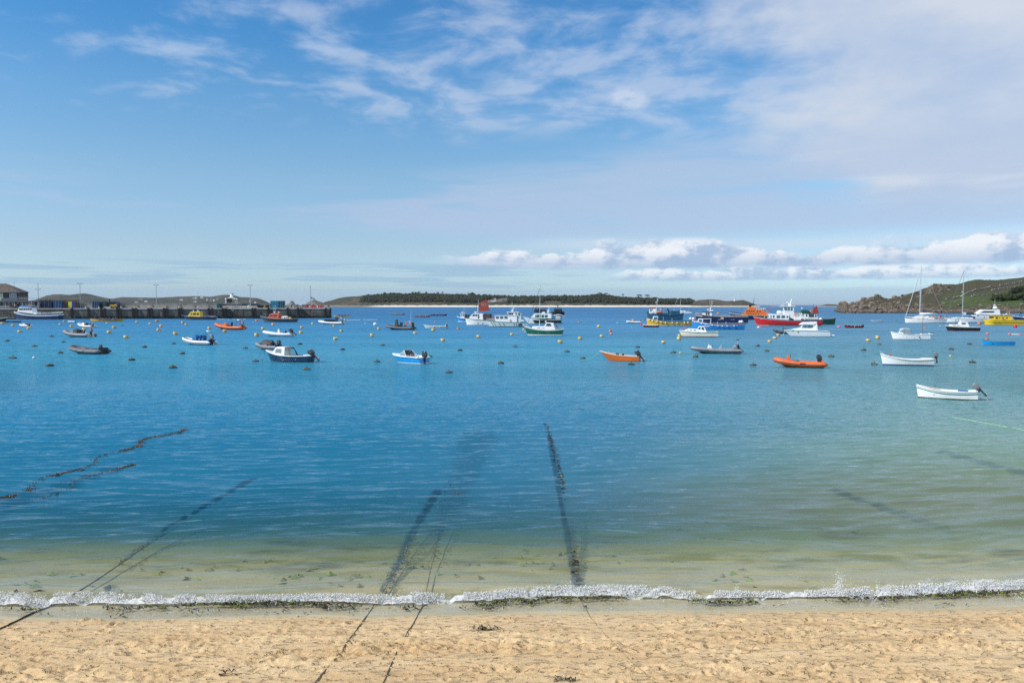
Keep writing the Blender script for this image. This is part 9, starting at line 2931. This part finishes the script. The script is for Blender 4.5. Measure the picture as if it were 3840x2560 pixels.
P3, W3 = path_rope('mooring_rope', [(1415, 2600), (1440, 2550), (1510, 2400), (1555, 2330), (1582, 2275)], [(1592, 2235), (1625, 2100), (1650, 1990), (1680, 1880), (1690, 1830)], 0.0065, 'weathered mooring rope on the sand, right of the two near the middle', rope_m, 2, 0.10, 3)
P4, W4 = path_rope('mooring_rope', [(2460, 2570), (2390, 2500), (2290, 2400), (2210, 2310)], [(2165, 2240), (2160, 2190), (2152, 2090), (2140, 1990), (2120, 1880), (2095, 1760), (2070, 1670), (2045, 1595)], 0.0045, 'thin rope right of centre half buried in sand, weed hung under water', mat('sandy_rope', (0.30, 0.22, 0.12), 0.9, var=0.4, scale=14), 1, 0.08, 4)
def hang(W, n, spread, z, label, seed, mp, length=(0.04, 0.13), width=(0.006, 0.018), lo=0.0, hi=1.0):
    rr = np.random.default_rng(seed)
    pts = []
    for k in range((len(W) - 1) * 5):
        q = W[k // 5].lerp(W[k // 5 + 1], (k % 5) / 5)
        f = k / (5 * max(1, len(W) - 1))
        if f < lo or f > hi: continue
        d = float(fbm(np.array([q.x * 2.0]), np.array([q.y * 2.0]), 3, seed)[0])
        pts.append(((q.x, q.y, z(f) if callable(z) else z), 0.55 + 0.8 * max(0, d - 0.3)))
    mb = blades(pts, n, spread, length, width, 0.02, seed, mp)
    tag(mb.build('rope_weed', [weed_b, weed_g, weed_o]), label, 'seaweed', kind='stuff')
hang(W1, 4, (0.05, 0.05), -0.03, 'dark weed trailing from the lower left mooring rope', 41, (0.7, 0.1, 0.2), lo=0.25)
hang(W2, 6, (0.07, 0.10), -0.03, 'dark weed trailing from the left middle rope under water', 42, (0.7, 0.1, 0.2), lo=0.05)
hang(W3, 4, (0.04, 0.06), -0.03, 'dark weed trailing from the right middle rope under water', 43, (0.7, 0.1, 0.2), lo=0.3)
hang(W4, 11, (0.035, 0.10), lambda f: -0.02 + 0.034 * min(1, max(0, (f - 0.12) * 5)), 'thick dark weed floating along the rope right of centre', 44, (0.75, 0.05, 0.2), lo=0.08)
def floatline(pts, n, spread, label, seed, mp):
    L_ = []
    for a, b2 in zip(pts[:-1], pts[1:]):
        for k in range(60):
            q = onz(a[0] + (b2[0] - a[0]) * k / 60, a[1] + (b2[1] - a[1]) * k / 60)
            d = float(fbm(np.array([q.x * 1.3 + seed]), np.array([q.y * 0.7]), 3, seed)[0])
            if d > 0.30:
                L_.append(((q.x + 0.25 * math.sin(q.y * 1.7), q.y, 0.016), max(0.15, (d - 0.34) * 4)))
    mb = blades(L_, n, spread, (0.02, 0.08), (0.006, 0.018), 0.03, seed, mp)
    tag(mb.build('floating_weed', [mat('rusty_weed', (0.10, 0.045, 0.02), 0.5, var=0.4, scale=12), weed_g, weed_o]), label, 'seaweed', kind='stuff')
floatline([(-40, 1890), (0, 1870), (130, 1820), (260, 1770), (400, 1715), (470, 1685), (560, 1650), (640, 1625), (695, 1608)], 6, (0.06, 0.07), 'long broken line of rust brown weed floating at the left', 51, (0.8, 0.02, 0.18))
floatline([(-30, 1945), (150, 1870), (300, 1810), (400, 1772), (445, 1752), (480, 1745)], 2.2, (0.035, 0.035), 'thin olive weed line floating in front of the longer brown one', 52, (0.4, 0.2, 0.4))
floatline([(1640, 1950), (1660, 1925), (1690, 1905), (1680, 1870), (1695, 1840)], 1.2, (0.25, 0.4), 'few brown weed scraps floating over the middle ropes', 53, (0.9, 0.0, 0.1))
# pale green line floating at the right edge
Pg = [onz(3560 + k * 28, 1562 + k * 4.9 + (0.12 * k) ** 2, 0.012) for k in range(14)]
mb = MB(); mb.tube(Pg, 0.016, 5)
tag(mb.build('floating_line', PROPEG, smooth=True), 'pale green line floating on the water at the right edge', 'rope')

# ------------------------------------------------------------------ thin sea haze
hzm = bpy.data.materials.new('sea_haze')
hzm.use_nodes = True
ht = hzm.node_tree
ht.nodes.clear()
pv = ht.nodes.new('ShaderNodeVolumePrincipled')
pv.inputs['Color'].default_value = (0.86, 0.92, 1.0, 1)
pv.inputs['Density'].default_value = 0.000022
pv.inputs['Anisotropy'].default_value = 0.2
ho = ht.nodes.new('ShaderNodeOutputMaterial')
ht.links.new(pv.outputs[0], ho.inputs['Volume'])
mb = MB()
mb.box((0, 30450, 22), (90000, 61500, 74))
haze = mb.build('haze', hzm)
tag(haze, 'thin pale sea haze over the whole harbour', 'haze', kind='stuff')
